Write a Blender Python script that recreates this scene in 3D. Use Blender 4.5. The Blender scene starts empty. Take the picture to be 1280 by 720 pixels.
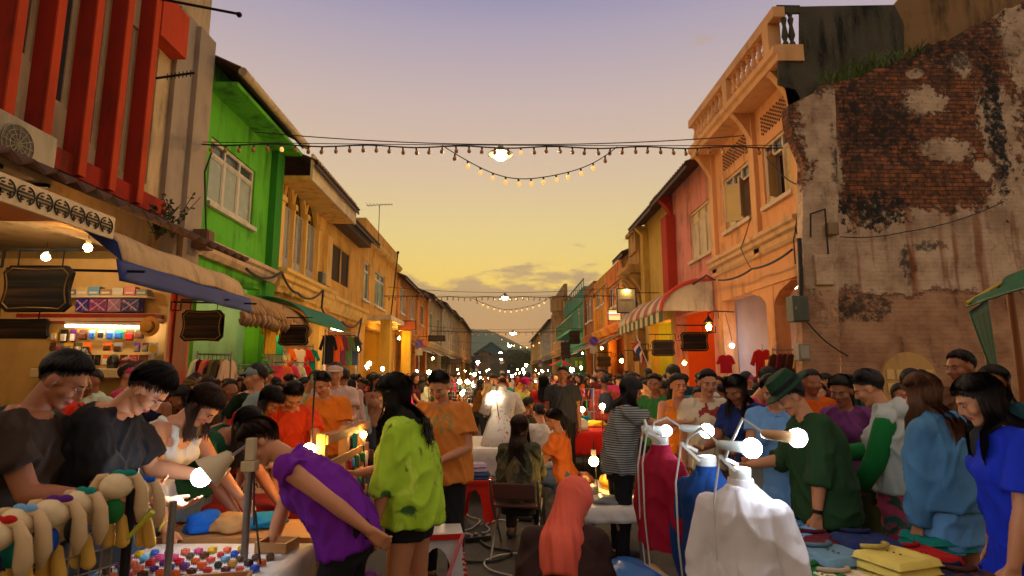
import bpy, bmesh, math, random
import numpy as np
from mathutils import Vector, Matrix, noise as mnoise
R = math.radians
PI = math.pi
scene = bpy.context.scene
COL = scene.collection
rng = random.Random(11)
# ------------------------------------------------------------------ camera model
EYE = Vector((0.0, 0.0, 1.6))
FPX = 720.0
PITCH = math.atan(108 / FPX)
YAW = math.atan(12 / FPX)
def ray(px, py):
	"""direction in the world of a point of the photograph (1280x720)"""
	v = Vector(((px - 640) / FPX, 1.0, (360 - py) / FPX))
	c, s = math.cos(PITCH), math.sin(PITCH)
	v = Vector((v.x, v.y * c - v.z * s, v.y * s + v.z * c))
	c, s = math.cos(-YAW), math.sin(-YAW)
	return Vector((v.x * c - v.y * s, v.x * s + v.y * c, v.z))
def on_x(px, py, X):
	d = ray(px, py)
	p = EYE + d * (X / d.x)
	return p.y, p.z
def on_y(px, py, Y):
	d = ray(px, py)
	p = EYE + d * (Y / d.y)
	return p.x, p.z
def on_z(px, py, Z):
	d = ray(px, py)
	p = EYE + d * ((Z - 1.6) / d.z)
	return p.x, p.y
# ------------------------------------------------------------------ mesh building
class MB:
	def __init__(self):
		self.v, self.f, self.mi = [], [], []
		self.m = 0
	def add(self, verts, faces):
		o = len(self.v)
		self.v.extend([tuple(p) for p in verts])
		self.f.extend([tuple(i + o for i in f) for f in faces])
		self.mi.extend([self.m] * len(faces))
		return self
	def box(self, x0, x1, y0, y1, z0, z1, mat=None):
		x0, x1 = min(x0, x1), max(x0, x1)
		y0, y1 = min(y0, y1), max(y0, y1)
		z0, z1 = min(z0, z1), max(z0, z1)
		vs = [Vector((x, y, z)) for z in (z0, z1) for y in (y0, y1) for x in (x0, x1)]
		if mat is not None:
			vs = [mat @ p for p in vs]
		return self.add(vs, [(0, 2, 3, 1), (4, 5, 7, 6), (0, 1, 5, 4), (2, 6, 7, 3), (0, 4, 6, 2), (1, 3, 7, 5)])
	def bar(self, p0, p1, w, h=None, up=(0, 0, 1)):
		p0, p1 = Vector(p0), Vector(p1)
		h = h or w
		d = (p1 - p0)
		L = d.length
		if L < 1e-6:
			return self
		y = d / L
		up = Vector(up)
		x = y.cross(up)
		if x.length < 1e-4:
			x = y.cross(Vector((1, 0, 0)))
		x.normalize()
		z = x.cross(y)
		m = Matrix((x, y, z)).transposed().to_4x4()
		m.translation = p0
		return self.box(-w / 2, w / 2, 0, L, -h / 2, h / 2, m)
	def tube(self, pts, r, n=8, caps=True):
		pts = [Vector(p) for p in pts]
		k = len(pts)
		rs = r if isinstance(r, (list, tuple)) else [r] * k
		vs = []
		last = None
		for i, p in enumerate(pts):
			d = pts[min(i + 1, k - 1)] - pts[max(i - 1, 0)]
			if d.length < 1e-9:
				d = Vector((0, 0, 1))
			d.normalize()
			if last is None:
				a = d.cross(Vector((0, 0, 1)))
				if a.length < .05:
					a = d.cross(Vector((1, 0, 0)))
			else:
				a = last - d * last.dot(d)
			a.normalize()
			last = a
			b = d.cross(a)
			for j in range(n):
				t = 2 * PI * j / n
				vs.append(p + (a * math.cos(t) + b * math.sin(t)) * rs[i])
		fs = []
		for i in range(k - 1):
			for j in range(n):
				j2 = (j + 1) % n
				fs.append((i * n + j, i * n + j2, (i + 1) * n + j2, (i + 1) * n + j))
		if caps:
			fs.append(tuple(range(n))[::-1])
			fs.append(tuple((k - 1) * n + j for j in range(n)))
		return self.add(vs, fs)
	def lathe(self, prof, c=(0, 0, 0), n=16, mat=None):
		"""prof: (r, z) pairs from bottom to top"""
		c = Vector(c)
		vs, fs = [], []
		for r, z in prof:
			for j in range(n):
				t = 2 * PI * j / n
				vs.append(Vector((r * math.cos(t), r * math.sin(t), z)))
		for i in range(len(prof) - 1):
			for j in range(n):
				j2 = (j + 1) % n
				fs.append((i * n + j, i * n + j2, (i + 1) * n + j2, (i + 1) * n + j))
		fs.append(tuple(range(n))[::-1])
		fs.append(tuple((len(prof) - 1) * n + j for j in range(n)))
		if mat is not None:
			vs = [mat @ p for p in vs]
		return self.add([p + c for p in vs], fs)
	def ell(self, c, r, n=14, m=10, rot=None):
		c = Vector(c)
		if not isinstance(r, (tuple, list, Vector)):
			r = (r, r, r)
		vs = [Vector((0, 0, -r[2]))]
		for i in range(1, m):
			ph = -PI / 2 + PI * i / m
			for j in range(n):
				t = 2 * PI * j / n
				vs.append(Vector((r[0] * math.cos(ph) * math.cos(t), r[1] * math.cos(ph) * math.sin(t), r[2] * math.sin(ph))))
		vs.append(Vector((0, 0, r[2])))
		fs = []
		for j in range(n):
			fs.append((0, 1 + (j + 1) % n, 1 + j))
		for i in range(m - 2):
			for j in range(n):
				a, b = 1 + i * n + j, 1 + i * n + (j + 1) % n
				fs.append((a, b, b + n, a + n))
		top = len(vs) - 1
		for j in range(n):
			a, b = 1 + (m - 2) * n + j, 1 + (m - 2) * n + (j + 1) % n
			fs.append((a, b, top))
		if rot is not None:
			vs = [rot @ p for p in vs]
		return self.add([p + c for p in vs], fs)
	def caps(self, p0, p1, r0, r1, n=14, flat0=False, flat1=False):
		"""tapered capsule, ends round or flat"""
		p0, p1 = Vector(p0), Vector(p1)
		d = p1 - p0
		L = d.length
		if L < 1e-6:
			return self.ell(p0, max(r0, r1))
		d /= L
		pts, rs = [], []
		if not flat0:
			for a in (85, 60, 30):
				pts.append(p0 - d * r0 * math.sin(R(a)))
				rs.append(r0 * math.cos(R(a)))
		pts.append(p0)
		rs.append(r0)
		pts.append(p1)
		rs.append(r1)
		if not flat1:
			for a in (30, 60, 85):
				pts.append(p1 + d * r1 * math.sin(R(a)))
				rs.append(r1 * math.cos(R(a)))
		return self.tube(pts, rs, n)
	def loft(self, rings, n=24):
		"""rings: (centre, xaxis, yaxis, rx, ry)"""
		vs, fs = [], []
		for c, ax, ay, rx, ry in rings:
			for j in range(n):
				t = 2 * PI * j / n
				vs.append(Vector(c) + ax * (rx * math.cos(t)) + ay * (ry * math.sin(t)))
		k = len(rings)
		for i in range(k - 1):
			for j in range(n):
				j2 = (j + 1) % n
				fs.append((i * n + j, i * n + j2, (i + 1) * n + j2, (i + 1) * n + j))
		fs.append(tuple(range(n))[::-1])
		fs.append(tuple((k - 1) * n + j for j in range(n)))
		return self.add(vs, fs)
	def prism(self, outline, thick, mat):
		"""outline in the local XY plane, extruded along local Z by thick; mat places it"""
		k = len(outline)
		vs = [mat @ Vector((x, y, 0)) for x, y in outline] + [mat @ Vector((x, y, thick)) for x, y in outline]
		fs = [tuple(range(k))[::-1], tuple(range(k, 2 * k))]
		for i in range(k):
			j = (i + 1) % k
			fs.append((i, j, k + j, k + i))
		return self.add(vs, fs)
	def sheet(self, fn, nu, nv, close=False):
		vs = [fn(i / nu, j / nv) for j in range(nv + 1) for i in range(nu + 1)]
		fs = [(j * (nu + 1) + i, j * (nu + 1) + i + 1, (j + 1) * (nu + 1) + i + 1, (j + 1) * (nu + 1) + i)
              for j in range(nv) for i in range(nu)]
		return self.add(vs, fs)
	def slab(self, fn, nu, nv, t):
		"""a sheet with thickness t: fn gives points, offset along z of the local normal"""
		P = [[Vector(fn(i / nu, j / nv)) for i in range(nu + 1)] for j in range(nv + 1)]
		top, bot = [], []
		for j in range(nv + 1):
			for i in range(nu + 1):
				du = P[j][min(i + 1, nu)] - P[j][max(i - 1, 0)]
				dv = P[min(j + 1, nv)][i] - P[max(j - 1, 0)][i]
				nn = du.cross(dv)
				if nn.length > 1e-9:
					nn.normalize()
				top.append(P[j][i] + nn * t / 2)
				bot.append(P[j][i] - nn * t / 2)
		k = len(top)
		W = nu + 1
		fs = []
		for j in range(nv):
			for i in range(nu):
				a = j * W + i
				fs.append((a, a + 1, a + W + 1, a + W))
				fs.append((k + a + W, k + a + W + 1, k + a + 1, k + a))
		for i in range(nu):
			fs.append((i + 1, i, k + i, k + i + 1))
			a = nv * W + i
			fs.append((a, a + 1, k + a + 1, k + a))
		for j in range(nv):
			a = j * W
			fs.append((a, a + W, k + a + W, k + a))
			a = j * W + nu
			fs.append((a + W, a, k + a, k + a + W))
		return self.add(top + bot, fs)
	def mesh(self, name):
		me = bpy.data.meshes.new(name)
		me.from_pydata(self.v, [], self.f)
		return me
	def build(self, name, mat, parent=None, smooth=False, bevel=0, origin=None):
		me = self.mesh(name)
		mats = mat if isinstance(mat, (list, tuple)) else [mat]
		for m in mats:
			me.materials.append(m)
		if len(mats) > 1:
			me.polygons.foreach_set('material_index', self.mi)
		bm = bmesh.new()
		bm.from_mesh(me)
		bmesh.ops.recalc_face_normals(bm, faces=bm.faces)
		bm.to_mesh(me)
		bm.free()
		if smooth:
			me.polygons.foreach_set('use_smooth', [True] * len(me.polygons))
			if smooth != 'all':
				me.set_sharp_from_angle(angle=R(40))
		o = bpy.data.objects.new(name, me)
		COL.objects.link(o)
		if origin is not None and parent is None:
			org = Vector(origin)
			me.transform(Matrix.Translation(-org))
			o.location = org
		if bevel:
			b = o.modifiers.new('bevel', 'BEVEL')
			b.width = bevel
			b.segments = 2
			b.limit_method = 'ANGLE'
		if parent is not None:
			o.parent = parent
		return o
def tag(o, label=None, cat=None, group=None, kind=None):
	if label:
		o['label'] = label
	if cat:
		o['category'] = cat
	if group:
		o['group'] = group
	if kind:
		o['kind'] = kind
	return o
def empty(name, loc=(0, 0, 0), rz=0.0, label=None, cat=None, group=None):
	o = bpy.data.objects.new(name, None)
	COL.objects.link(o)
	o.location = loc
	o.rotation_euler = (0, 0, rz)
	o.empty_display_size = .1
	return tag(o, label, cat, group)
KIDS = {}
def dup(root, loc=None, rz=None, label=None, group=None, color=None, scale=None):
	"""a copy of a thing with copies of its parts and sub-parts"""
	def rec(o, parent):
		c = o.copy()
		COL.objects.link(c)
		if parent is not None:
			c.parent = parent
		for ch in o.children:
			rec(ch, c)
		return c
	c = rec(root, None)
	if loc is not None:
		c.location = loc
	if rz is not None:
		c.rotation_euler = (0, 0, rz)
	if scale is not None:
		c.scale = scale if isinstance(scale, (tuple, list)) else (scale,) * 3
	if label:
		c['label'] = label
	if group:
		c['group'] = group
	if color is not None:
		c.color = color
	return c
# ------------------------------------------------------------------ materials
def lin(c, a=1.0):
	"""sRGB 0..255 to linear rgba"""
	out = []
	for x in c[:3]:
		x = x / 255
		out.append(x / 12.92 if x <= .04045 else ((x + .055) / 1.055) ** 2.4)
	return (*out, a)
class NT:
	def __init__(self, tree):
		self.t = tree
	def n(self, typ, props=None, **ins):
		nd = self.t.nodes.new(typ)
		for k, v in (props or {}).items():
			setattr(nd, k, v)
		for k, v in ins.items():
			key = int(k[1:]) if k[0] == 'i' and k[1:].isdigit() else k.replace('_', ' ')
			self.set(nd.inputs[key], v)
		return nd
	def set(self, sock, v):
		if isinstance(v, bpy.types.NodeSocket):
			self.t.links.new(v, sock)
		elif isinstance(v, bpy.types.Node):
			self.t.links.new(v.outputs[0], sock)
		else:
			sock.default_value = v
	def math(self, op, a, b=0.0, c=None, clamp=False):
		nd = self.t.nodes.new('ShaderNodeMath')
		nd.operation = op
		nd.use_clamp = clamp
		self.set(nd.inputs[0], a)
		self.set(nd.inputs[1], b)
		if c is not None:
			self.set(nd.inputs[2], c)
		return nd.outputs[0]
	def mix(self, f, a, b, mode='MIX'):
		nd = self.t.nodes.new('ShaderNodeMix')
		nd.data_type = 'RGBA'
		nd.blend_type = mode
		self.set(nd.inputs[0], f)
		self.set(nd.inputs[6], a)
		self.set(nd.inputs[7], b)
		return nd.outputs[2]
	def noise(self, vec, scale, detail=4.0, rough=.55, dist=0.0):
		nd = self.t.nodes.new('ShaderNodeTexNoise')
		if vec is not None:
			self.set(nd.inputs['Vector'], vec)
		nd.inputs['Scale'].default_value = scale
		nd.inputs['Detail'].default_value = detail
		nd.inputs['Roughness'].default_value = rough
		nd.inputs['Distortion'].default_value = dist
		return nd.outputs['Fac']
	def ramp(self, f, stops):
		nd = self.t.nodes.new('ShaderNodeValToRGB')
		self.set(nd.inputs[0], f)
		el = nd.color_ramp.elements
		while len(el) > 1:
			el.remove(el[-1])
		el[0].position, el[0].color = stops[0][0], stops[0][1]
		for p, c in stops[1:]:
			e = el.new(p)
			e.color = c
		return nd.outputs[0]
	def step(self, f, lo, hi):
		nd = self.t.nodes.new('ShaderNodeMapRange')
		nd.interpolation_type = 'SMOOTHSTEP'
		self.set(nd.inputs[0], f)
		nd.inputs[1].default_value = lo
		nd.inputs[2].default_value = hi
		return nd.outputs[0]
	def scaled(self, vec, s):
		nd = self.t.nodes.new('ShaderNodeMapping')
		self.set(nd.inputs[0], vec)
		nd.inputs['Scale'].default_value = s
		return nd.outputs[0]
def newmat(name):
	m = bpy.data.materials.new(name)
	m.use_nodes = True
	t = NT(m.node_tree)
	bsdf = m.node_tree.nodes['Principled BSDF']
	return m, t, bsdf
MATS = {}
def M(name, col=(128, 128, 128), rough=.6, metal=0.0, var=.18, scale=5.0, bump=0.0, bscale=60.0, grime=0.0,
      gcol=(45, 36, 28), world=False, objcol=False, stretch=None, trans=0.0, sss=0.0, spec=None, weave=0.0, coat=0.0, gscale=1.3):
	if name in MATS:
		return MATS[name]
	m, t, b = newmat(name)
	if world:
		vec = t.n('ShaderNodeNewGeometry').outputs['Position']
	else:
		vec = t.n('ShaderNodeTexCoord').outputs['Object']
	base = t.n('ShaderNodeObjectInfo').outputs['Color'] if objcol else lin(col)
	nz = t.noise(t.scaled(vec, stretch) if stretch else vec, scale, 5, .6)
	k = t.math('MULTIPLY_ADD', nz, 2 * var, 1 - var)
	kk = t.n('ShaderNodeCombineColor', i0=k, i1=k, i2=k).outputs[0]
	c = t.mix(1.0, base, kk, 'MULTIPLY')
	if grime:
		g1 = t.noise(t.scaled(vec, (1.0, 1.0, .16)), gscale * 3, 6, .65)
		g2 = t.noise(vec, gscale, 5, .6)
		g = t.math('MULTIPLY', t.step(g1, .40, .68), t.step(g2, .34, .62))
		g = t.math('MULTIPLY', g, grime, clamp=True)
		c = t.mix(g, c, lin(gcol))
	t.set(b.inputs['Base Color'], c)
	rr = t.math('MULTIPLY_ADD', nz, .16, rough - .08, clamp=True)
	t.set(b.inputs['Roughness'], rr)
	b.inputs['Metallic'].default_value = metal
	if trans:
		b.inputs['Transmission Weight'].default_value = trans
	if sss:
		b.inputs['Subsurface Weight'].default_value = sss
		b.inputs['Subsurface Radius'].default_value = (.012, .005, .003)
		b.inputs['Subsurface Scale'].default_value = 1.0
	if coat:
		b.inputs['Coat Weight'].default_value = coat
	if spec is not None:
		b.inputs['Specular IOR Level'].default_value = spec
	if bump or weave:
		h = t.noise(t.scaled(vec, stretch) if stretch else vec, bscale, 4, .6)
		bn = t.n('ShaderNodeBump', Strength=max(bump, weave), Distance=.02 if bump else .004, Height=h)
		if weave:
			h2 = t.math('ABSOLUTE', t.math('SUBTRACT', t.noise(t.scaled(vec, (1, 1, .5)), 4.5, 1.5, .5, .6), .5))
			b2 = t.n('ShaderNodeBump', Strength=.85, Distance=.045, Height=h2)
			t.set(bn.inputs['Normal'], b2.outputs[0])
		t.set(b.inputs['Normal'], bn.outputs[0])
	MATS[name] = m
	return m
def emat(name, col, strength, sample=True):
	if name in MATS:
		return MATS[name]
	m, t, b = newmat(name)
	b.inputs['Base Color'].default_value = (.8, .8, .8, 1)
	b.inputs['Emission Color'].default_value = lin(col)
	b.inputs['Emission Strength'].default_value = strength
	if not sample:
		m.cycles.emission_sampling = 'NONE'
	MATS[name] = m
	return m
def fabric(name, col, var=.12, rough=.85, **kw):
	return M(name, col, rough=rough, var=var, scale=9, weave=.35, bscale=260, spec=.2, **kw)
def pattern(name, base, cols, scale=18.0, thr=.55, rough=.85, stretch=None):
	"""printed cloth: blotches of several colours on a base"""
	if name in MATS:
		return MATS[name]
	m, t, b = newmat(name)
	vec = t.n('ShaderNodeTexCoord').outputs['Object']
	if stretch:
		vec = t.scaled(vec, stretch)
	c = lin(base)
	for i, cc in enumerate(cols):
		mp = t.n('ShaderNodeMapping', i0=vec)
		mp.inputs['Location'].default_value = (3.1 * i, 1.7 * i, 5.3 * i)
		f = t.step(t.noise(mp.outputs[0], scale, 3, .5, .6), thr - .02, thr + .07)
		c = t.mix(f, c, lin(cc))
	t.set(b.inputs['Base Color'], c)
	b.inputs['Roughness'].default_value = rough
	h = t.noise(t.n('ShaderNodeTexCoord').outputs['Object'], 250, 3, .6)
	t.set(b.inputs['Normal'], t.n('ShaderNodeBump', Strength=.3, Distance=.004, Height=h).outputs[0])
	MATS[name] = m
	return m
def striped(name, c1, c2, freq, axis=2, width=.5, rough=.8, grime=.3):
	if name in MATS:
		return MATS[name]
	m, t, b = newmat(name)
	vec = t.n('ShaderNodeTexCoord').outputs['Object']
	s = t.n('ShaderNodeSeparateXYZ', i0=vec).outputs[axis]
	fr = t.math('FRACT', t.math('MULTIPLY', s, freq))
	f = t.step(fr, width - .03, width + .03)
	c = t.mix(f, lin(c1), lin(c2))
	nz = t.noise(vec, 5, 6, .65)
	c = t.mix(t.math('MULTIPLY', t.step(nz, .45, .75), grime), c, lin((60, 48, 38)))
	t.set(b.inputs['Base Color'], c)
	b.inputs['Roughness'].default_value = rough
	MATS[name] = m
	return m
# ------------------------------------------------------------------ placing world-space parts
def wmat(o):
	m = o.matrix_basis.copy()
	p = o.parent
	while p is not None:
		m = p.matrix_basis @ m
		p = p.parent
	return m
def part(mb, name, mat, root, smooth=False, bevel=0, label=None):
	"""build a part whose mesh was written in world coordinates"""
	o = mb.build(name, mat, None, smooth, bevel)
	o.data.transform(wmat(root).inverted())
	o.parent = root
	if label:
		o['label'] = label
	return o
# ------------------------------------------------------------------ camera, world, sun
cam = bpy.data.cameras.new('camera')
cam.sensor_width = 36
cam.lens = 36 * FPX / 1280
cam.clip_start = .05
cam.dof.use_dof = True
cam.dof.focus_distance = 6.0
cam.dof.aperture_fstop = 3.4
cam.clip_end = 6000
camo = bpy.data.objects.new('camera', cam)
COL.objects.link(camo)
camo.location = EYE
camo.rotation_euler = (PI / 2 + PITCH, 0, -YAW)
scene.camera = camo
w = bpy.data.worlds.new('World')
scene.world = w
w.use_nodes = True
t = NT(w.node_tree)
for nd in list(w.node_tree.nodes):
	w.node_tree.nodes.remove(nd)
SUN_EL, SUN_ROT = R(3.0), R(-2.0)
sky = t.n('ShaderNodeTexSky', dict(sky_type='NISHITA', sun_disc=False, sun_elevation=SUN_EL, sun_rotation=SUN_ROT,
                                   altitude=20, air_density=1.4, dust_density=2.0, ozone_density=1.0))
bg1 = t.n('ShaderNodeBackground', Color=sky.outputs[0], Strength=.006)
gen = t.n('ShaderNodeTexCoord').outputs['Generated']
sp = t.n('ShaderNodeSeparateXYZ', i0=gen)
el = t.math('ARCSINE', sp.outputs[2])                 # elevation, radians
e01 = t.math('DIVIDE', el, PI / 2)
# afterglow: brighter and yellower towards the sunset (+Y), mauve higher up, stops overhead raised to light the street
glow = t.ramp(e01, [
	(0.00, lin((238, 172, 84))), (0.045, lin((248, 194, 82))), (0.09, lin((248, 212, 92))), (0.15, lin((232, 208, 136))),
	(0.22, lin((216, 190, 160))), (0.29, lin((200, 178, 172))), (0.36, lin((172, 160, 178))), (0.40, lin((146, 142, 176))),
	(0.46, lin((140, 132, 152))), (0.62, lin((196, 176, 156))), (1.0, lin((206, 186, 164)))])
# clouds hugging the horizon, streets-end side
mp = t.n('ShaderNodeMapping', i0=gen)
mp.inputs['Scale'].default_value = (1.0, 1.0, 3.2)
mp.inputs['Location'].default_value = (.36, 0, .1)
cn = t.noise(mp.outputs[0], 7.0, 8, .56)
low = t.math('SUBTRACT', 1.0, t.step(el, R(4.5), R(10.5)))
low2 = t.math('SUBTRACT', 1.0, t.step(el, R(9.0), R(13.0)))
thr = t.math('ADD', t.math('MULTIPLY', low, .47), t.math('MULTIPLY', low2, .16))
cl = t.step(t.math('ADD', cn, thr), .66, .76)
ccol = t.ramp(e01, [(0, lin((150, 122, 92))), (.08, lin((156, 132, 112))), (.16, lin((190, 160, 120)))])
skyc = t.mix(t.math('MULTIPLY', cl, .82), glow, ccol)
# extra sky brightness added overhead, out of view, to light the facades
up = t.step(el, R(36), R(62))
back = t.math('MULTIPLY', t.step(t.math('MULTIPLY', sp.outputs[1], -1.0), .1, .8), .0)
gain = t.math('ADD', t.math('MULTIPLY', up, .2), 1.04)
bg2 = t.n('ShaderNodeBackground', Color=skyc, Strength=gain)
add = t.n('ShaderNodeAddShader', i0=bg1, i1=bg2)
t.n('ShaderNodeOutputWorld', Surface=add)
sun = bpy.data.lights.new('sun', 'SUN')
sun.energy = .5
sun.angle = R(14)
sun.color = (1.0, .68, .38)
suno = bpy.data.objects.new('sun', sun)
COL.objects.link(suno)
suno.rotation_euler = (R(90 - 7), 0, R(180) + SUN_ROT)   # low, from the far end of the street
sd = Vector((math.sin(-SUN_ROT) * -1, math.cos(SUN_ROT), math.tan(R(7)))).normalized()
suno.rotation_euler = sd.to_track_quat('Z', 'Y').to_euler()
vs = scene.view_settings
vs.view_transform = 'Standard'
vs.look = 'None'
vs.exposure = 0
vs.gamma = 1
vs.use_curve_mapping = False
scene.render.engine = 'CYCLES'
cy = scene.cycles
cy.use_denoising = True
try:
	cy.denoiser = 'OPENIMAGEDENOISE'
except Exception:
	pass
cy.max_bounces = 6
cy.diffuse_bounces = 3
cy.glossy_bounces = 3
cy.transmission_bounces = 4
cy.sample_clamp_indirect = 4
cy.sample_clamp_direct = 0
cy.caustics_reflective = False
cy.caustics_refractive = False
cy.use_light_tree = True
# ------------------------------------------------------------------ ground, road, pavements, hill
asph = M('asphalt', (66, 62, 58), rough=.82, var=.3, scale=2.2, bump=.5, bscale=160, grime=.6, gcol=(28, 25, 23), world=True)
tiles, tt, tb = newmat('pavement tiles')
pv = tt.n('ShaderNodeNewGeometry').outputs['Position']
brk = tt.n('ShaderNodeTexBrick', i0=pv, Color1=lin((132, 108, 88)), Color2=lin((112, 92, 76)), Mortar=lin((60, 52, 46)), Scale=3.2)
nz = tt.noise(pv, 3, 5, .6)
tt.set(tb.inputs['Base Color'], tt.mix(tt.math('MULTIPLY', tt.step(nz, .4, .8), .5), brk.outputs[0], lin((50, 42, 36))))
tb.inputs['Roughness'].default_value = .7
mb = MB()
mb.add([(-3000, -400, -.02), (3000, -400, -.02), (3000, 3000, -.02), (-3000, 3000, -.02)], [(0, 1, 2, 3)])
tag(mb.build('ground', M('earth', (70, 66, 52), world=True)), kind='structure')
mb = MB()
mb.add([(-4.45, -30, -.004), (4.45, -30, -.004), (4.45, 260, -.004), (-4.45, 260, -.004)], [(0, 1, 2, 3)])
tag(mb.build('road', asph), kind='structure')
for s in (-1, 1):
	mb = MB()
	mb.box(s * 4.6, s * 12, -30, 200, -.1, .13)
	tag(mb.build('pavement', tiles), kind='structure')
	mb = MB()
	for k in range(115):
		mb.box(s * 4.45, s * 4.597, -30 + 2 * k, -30 + 2 * k + 1.985, -.1, .134)
	tag(mb.build('kerb', M('kerb stone', (128, 122, 112), grime=.7, world=True), bevel=0), kind='structure')
def hill(name, crest, Y, depth, mat):
	"""crest: (px, py) of the skyline seen from the street"""
	pts = [on_y(px, py, Y) for px, py in crest]
	mb = MB()
	nv = 24
	n = 220
	xs = [p[0] for p in pts]
	zs = [p[1] for p in pts]
	vs, fs = [], []
	for j in range(nv + 1):
		v = j / nv
		for i in range(n + 1):
			x = xs[0] + (xs[-1] - xs[0]) * i / n
			z = float(np.interp(x, xs, zs))
			f = math.sin(v * PI / 2) ** .8
			y = Y - depth * (1 - v)
			bumpz = (mnoise.noise((x * .006, y * .006, 3)) * 8 + mnoise.noise((x * .02, y * .02, 1)) * 6) * (.3 + .7 * f)
			tree = abs(mnoise.noise((x * .09, y * .07, 7))) * 5 + abs(mnoise.noise((x * .23, y * .2, 2))) * 3
			vs.append((x, y, max(z * f + bumpz * .7 + tree - 4, -3)))
	W = n + 1
	for j in range(nv):
		for i in range(n):
			a = j * W + i
			fs.append((a, a + 1, a + W + 1, a + W))
	mb.add(vs, fs)
	o = mb.build(name, mat, smooth='all')
	return tag(o, kind='structure')
hillm = M('hill forest', (74, 98, 72), rough=.95, var=.35, scale=.03, world=True)
hill('hills', [(-700, 440), (200, 426), (480, 412), (560, 408), (592, 415), (612, 418), (632, 424), (650, 436), (690, 444), (760, 448), (1000, 452), (1900, 456)],
     900, 500, hillm)
# evening air over the town
mb = MB()
mb.box(-980, 980, -80, 980, -1.1, 150)
hz_m = bpy.data.materials.new('evening air')
hz_m.use_nodes = True
ht_ = NT(hz_m.node_tree)
hz_m.node_tree.nodes.remove(hz_m.node_tree.nodes['Principled BSDF'])
pv_ = ht_.n('ShaderNodeVolumePrincipled', Color=(.95, .93, .92, 1), Density=.0003, Anisotropy=.2)
ht_.t.links.new(pv_.outputs[0], [n for n in ht_.t.nodes if n.type == 'OUTPUT_MATERIAL'][0].inputs['Volume'])
tag(mb.build('haze', hz_m), kind='stuff')
# ------------------------------------------------------------------ facade tools
def stucco(name, col, grime=.55, gcol=(58, 40, 26), **kw):
	return M('stucco ' + name, col, rough=.88, var=.14, scale=1.6, bump=.25, bscale=45, grime=grime, gcol=gcol, world=True, spec=.2, **kw)
WHITE = M('white paint', (205, 196, 178), rough=.55, grime=.4, world=True)
CREAM = M('cream paint', (214, 190, 150), rough=.6, grime=.5, world=True)
DARKWOOD = M('dark wood', (62, 42, 28), rough=.6, var=.35, scale=4, stretch=(8, 8, 1), bump=.3, world=True)
TILE = M('roof tile', (92, 58, 44), rough=.85, var=.4, scale=3, bump=.3, bscale=30, grime=.9, gcol=(34, 30, 26), world=True)
MOLD = M('mouldy render', (84, 78, 62), rough=.95, var=.6, scale=2.6, bump=.8, bscale=18, grime=1.3, gcol=(20, 20, 15), world=True)
IRON = M('black iron', (26, 24, 24), rough=.5, metal=.6)
STEEL = M('steel tube', (150, 148, 144), rough=.35, metal=.9)
CABLE = M('black cable', (20, 20, 20), rough=.6)
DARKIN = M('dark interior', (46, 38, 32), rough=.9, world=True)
GREENP = M('green paint', (38, 104, 60), rough=.5, grime=.4, world=True)
gm, gt, gb = newmat('window glass')
gb.inputs['Base Color'].default_value = lin((62, 70, 72))
gb.inputs['Roughness'].default_value = .12
gb.inputs['Specular IOR Level'].default_value = .8
gz = gt.noise(gt.n('ShaderNodeNewGeometry').outputs['Position'], 1.5, 3)
gt.set(gb.inputs['Normal'], gt.n('ShaderNodeBump', Strength=.06, Distance=.1, Height=gz).outputs[0])
GLASS = gm
FROST = M('frosted glass', (150, 160, 150), rough=.25, var=.2, world=True)
GREENGLASS = M('green glass', (44, 92, 66), rough=.15, var=.25, world=True)
def wall_grid(mb, xa, xb, y0, y1, z0, z1, holes):
	ys = sorted({y0, y1, *[min(max(v, y0), y1) for h in holes for v in h[:2]]})
	zs = sorted({z0, z1, *[min(max(v, z0), z1) for h in holes for v in h[2:4]]})
	nv = {}
	verts, faces = [], []
	def vid(x, y, z):
		k = (round(x, 4), round(y, 4), round(z, 4))
		if k not in nv:
			nv[k] = len(verts)
			verts.append((x, y, z))
		return nv[k]
	ny, nz_ = len(ys) - 1, len(zs) - 1
	solid = [[True] * nz_ for _ in range(ny)]
	for i in range(ny):
		for j in range(nz_):
			cy_, cz = (ys[i] + ys[i + 1]) / 2, (zs[j] + zs[j + 1]) / 2
			for h in holes:
				if h[0] < cy_ < h[1] and h[2] < cz < h[3]:
					solid[i][j] = False
	S = lambda i, j: 0 <= i < ny and 0 <= j < nz_ and solid[i][j]
	for i in range(ny):
		for j in range(nz_):
			if not solid[i][j]:
				continue
			a, b, c, d = ys[i], ys[i + 1], zs[j], zs[j + 1]
			for x in (xa, xb):
				faces.append((vid(x, a, c), vid(x, b, c), vid(x, b, d), vid(x, a, d)))
			if not S(i - 1, j):
				faces.append((vid(xa, a, c), vid(xb, a, c), vid(xb, a, d), vid(xa, a, d)))
			if not S(i + 1, j):
				faces.append((vid(xa, b, c), vid(xb, b, c), vid(xb, b, d), vid(xa, b, d)))
			if not S(i, j - 1):
				faces.append((vid(xa, a, c), vid(xb, a, c), vid(xb, b, c), vid(xa, b, c)))
			if not S(i, j + 1):
				faces.append((vid(xa, a, d), vid(xb, a, d), vid(xb, b, d), vid(xa, b, d)))
	mb.add(verts, faces)
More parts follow.
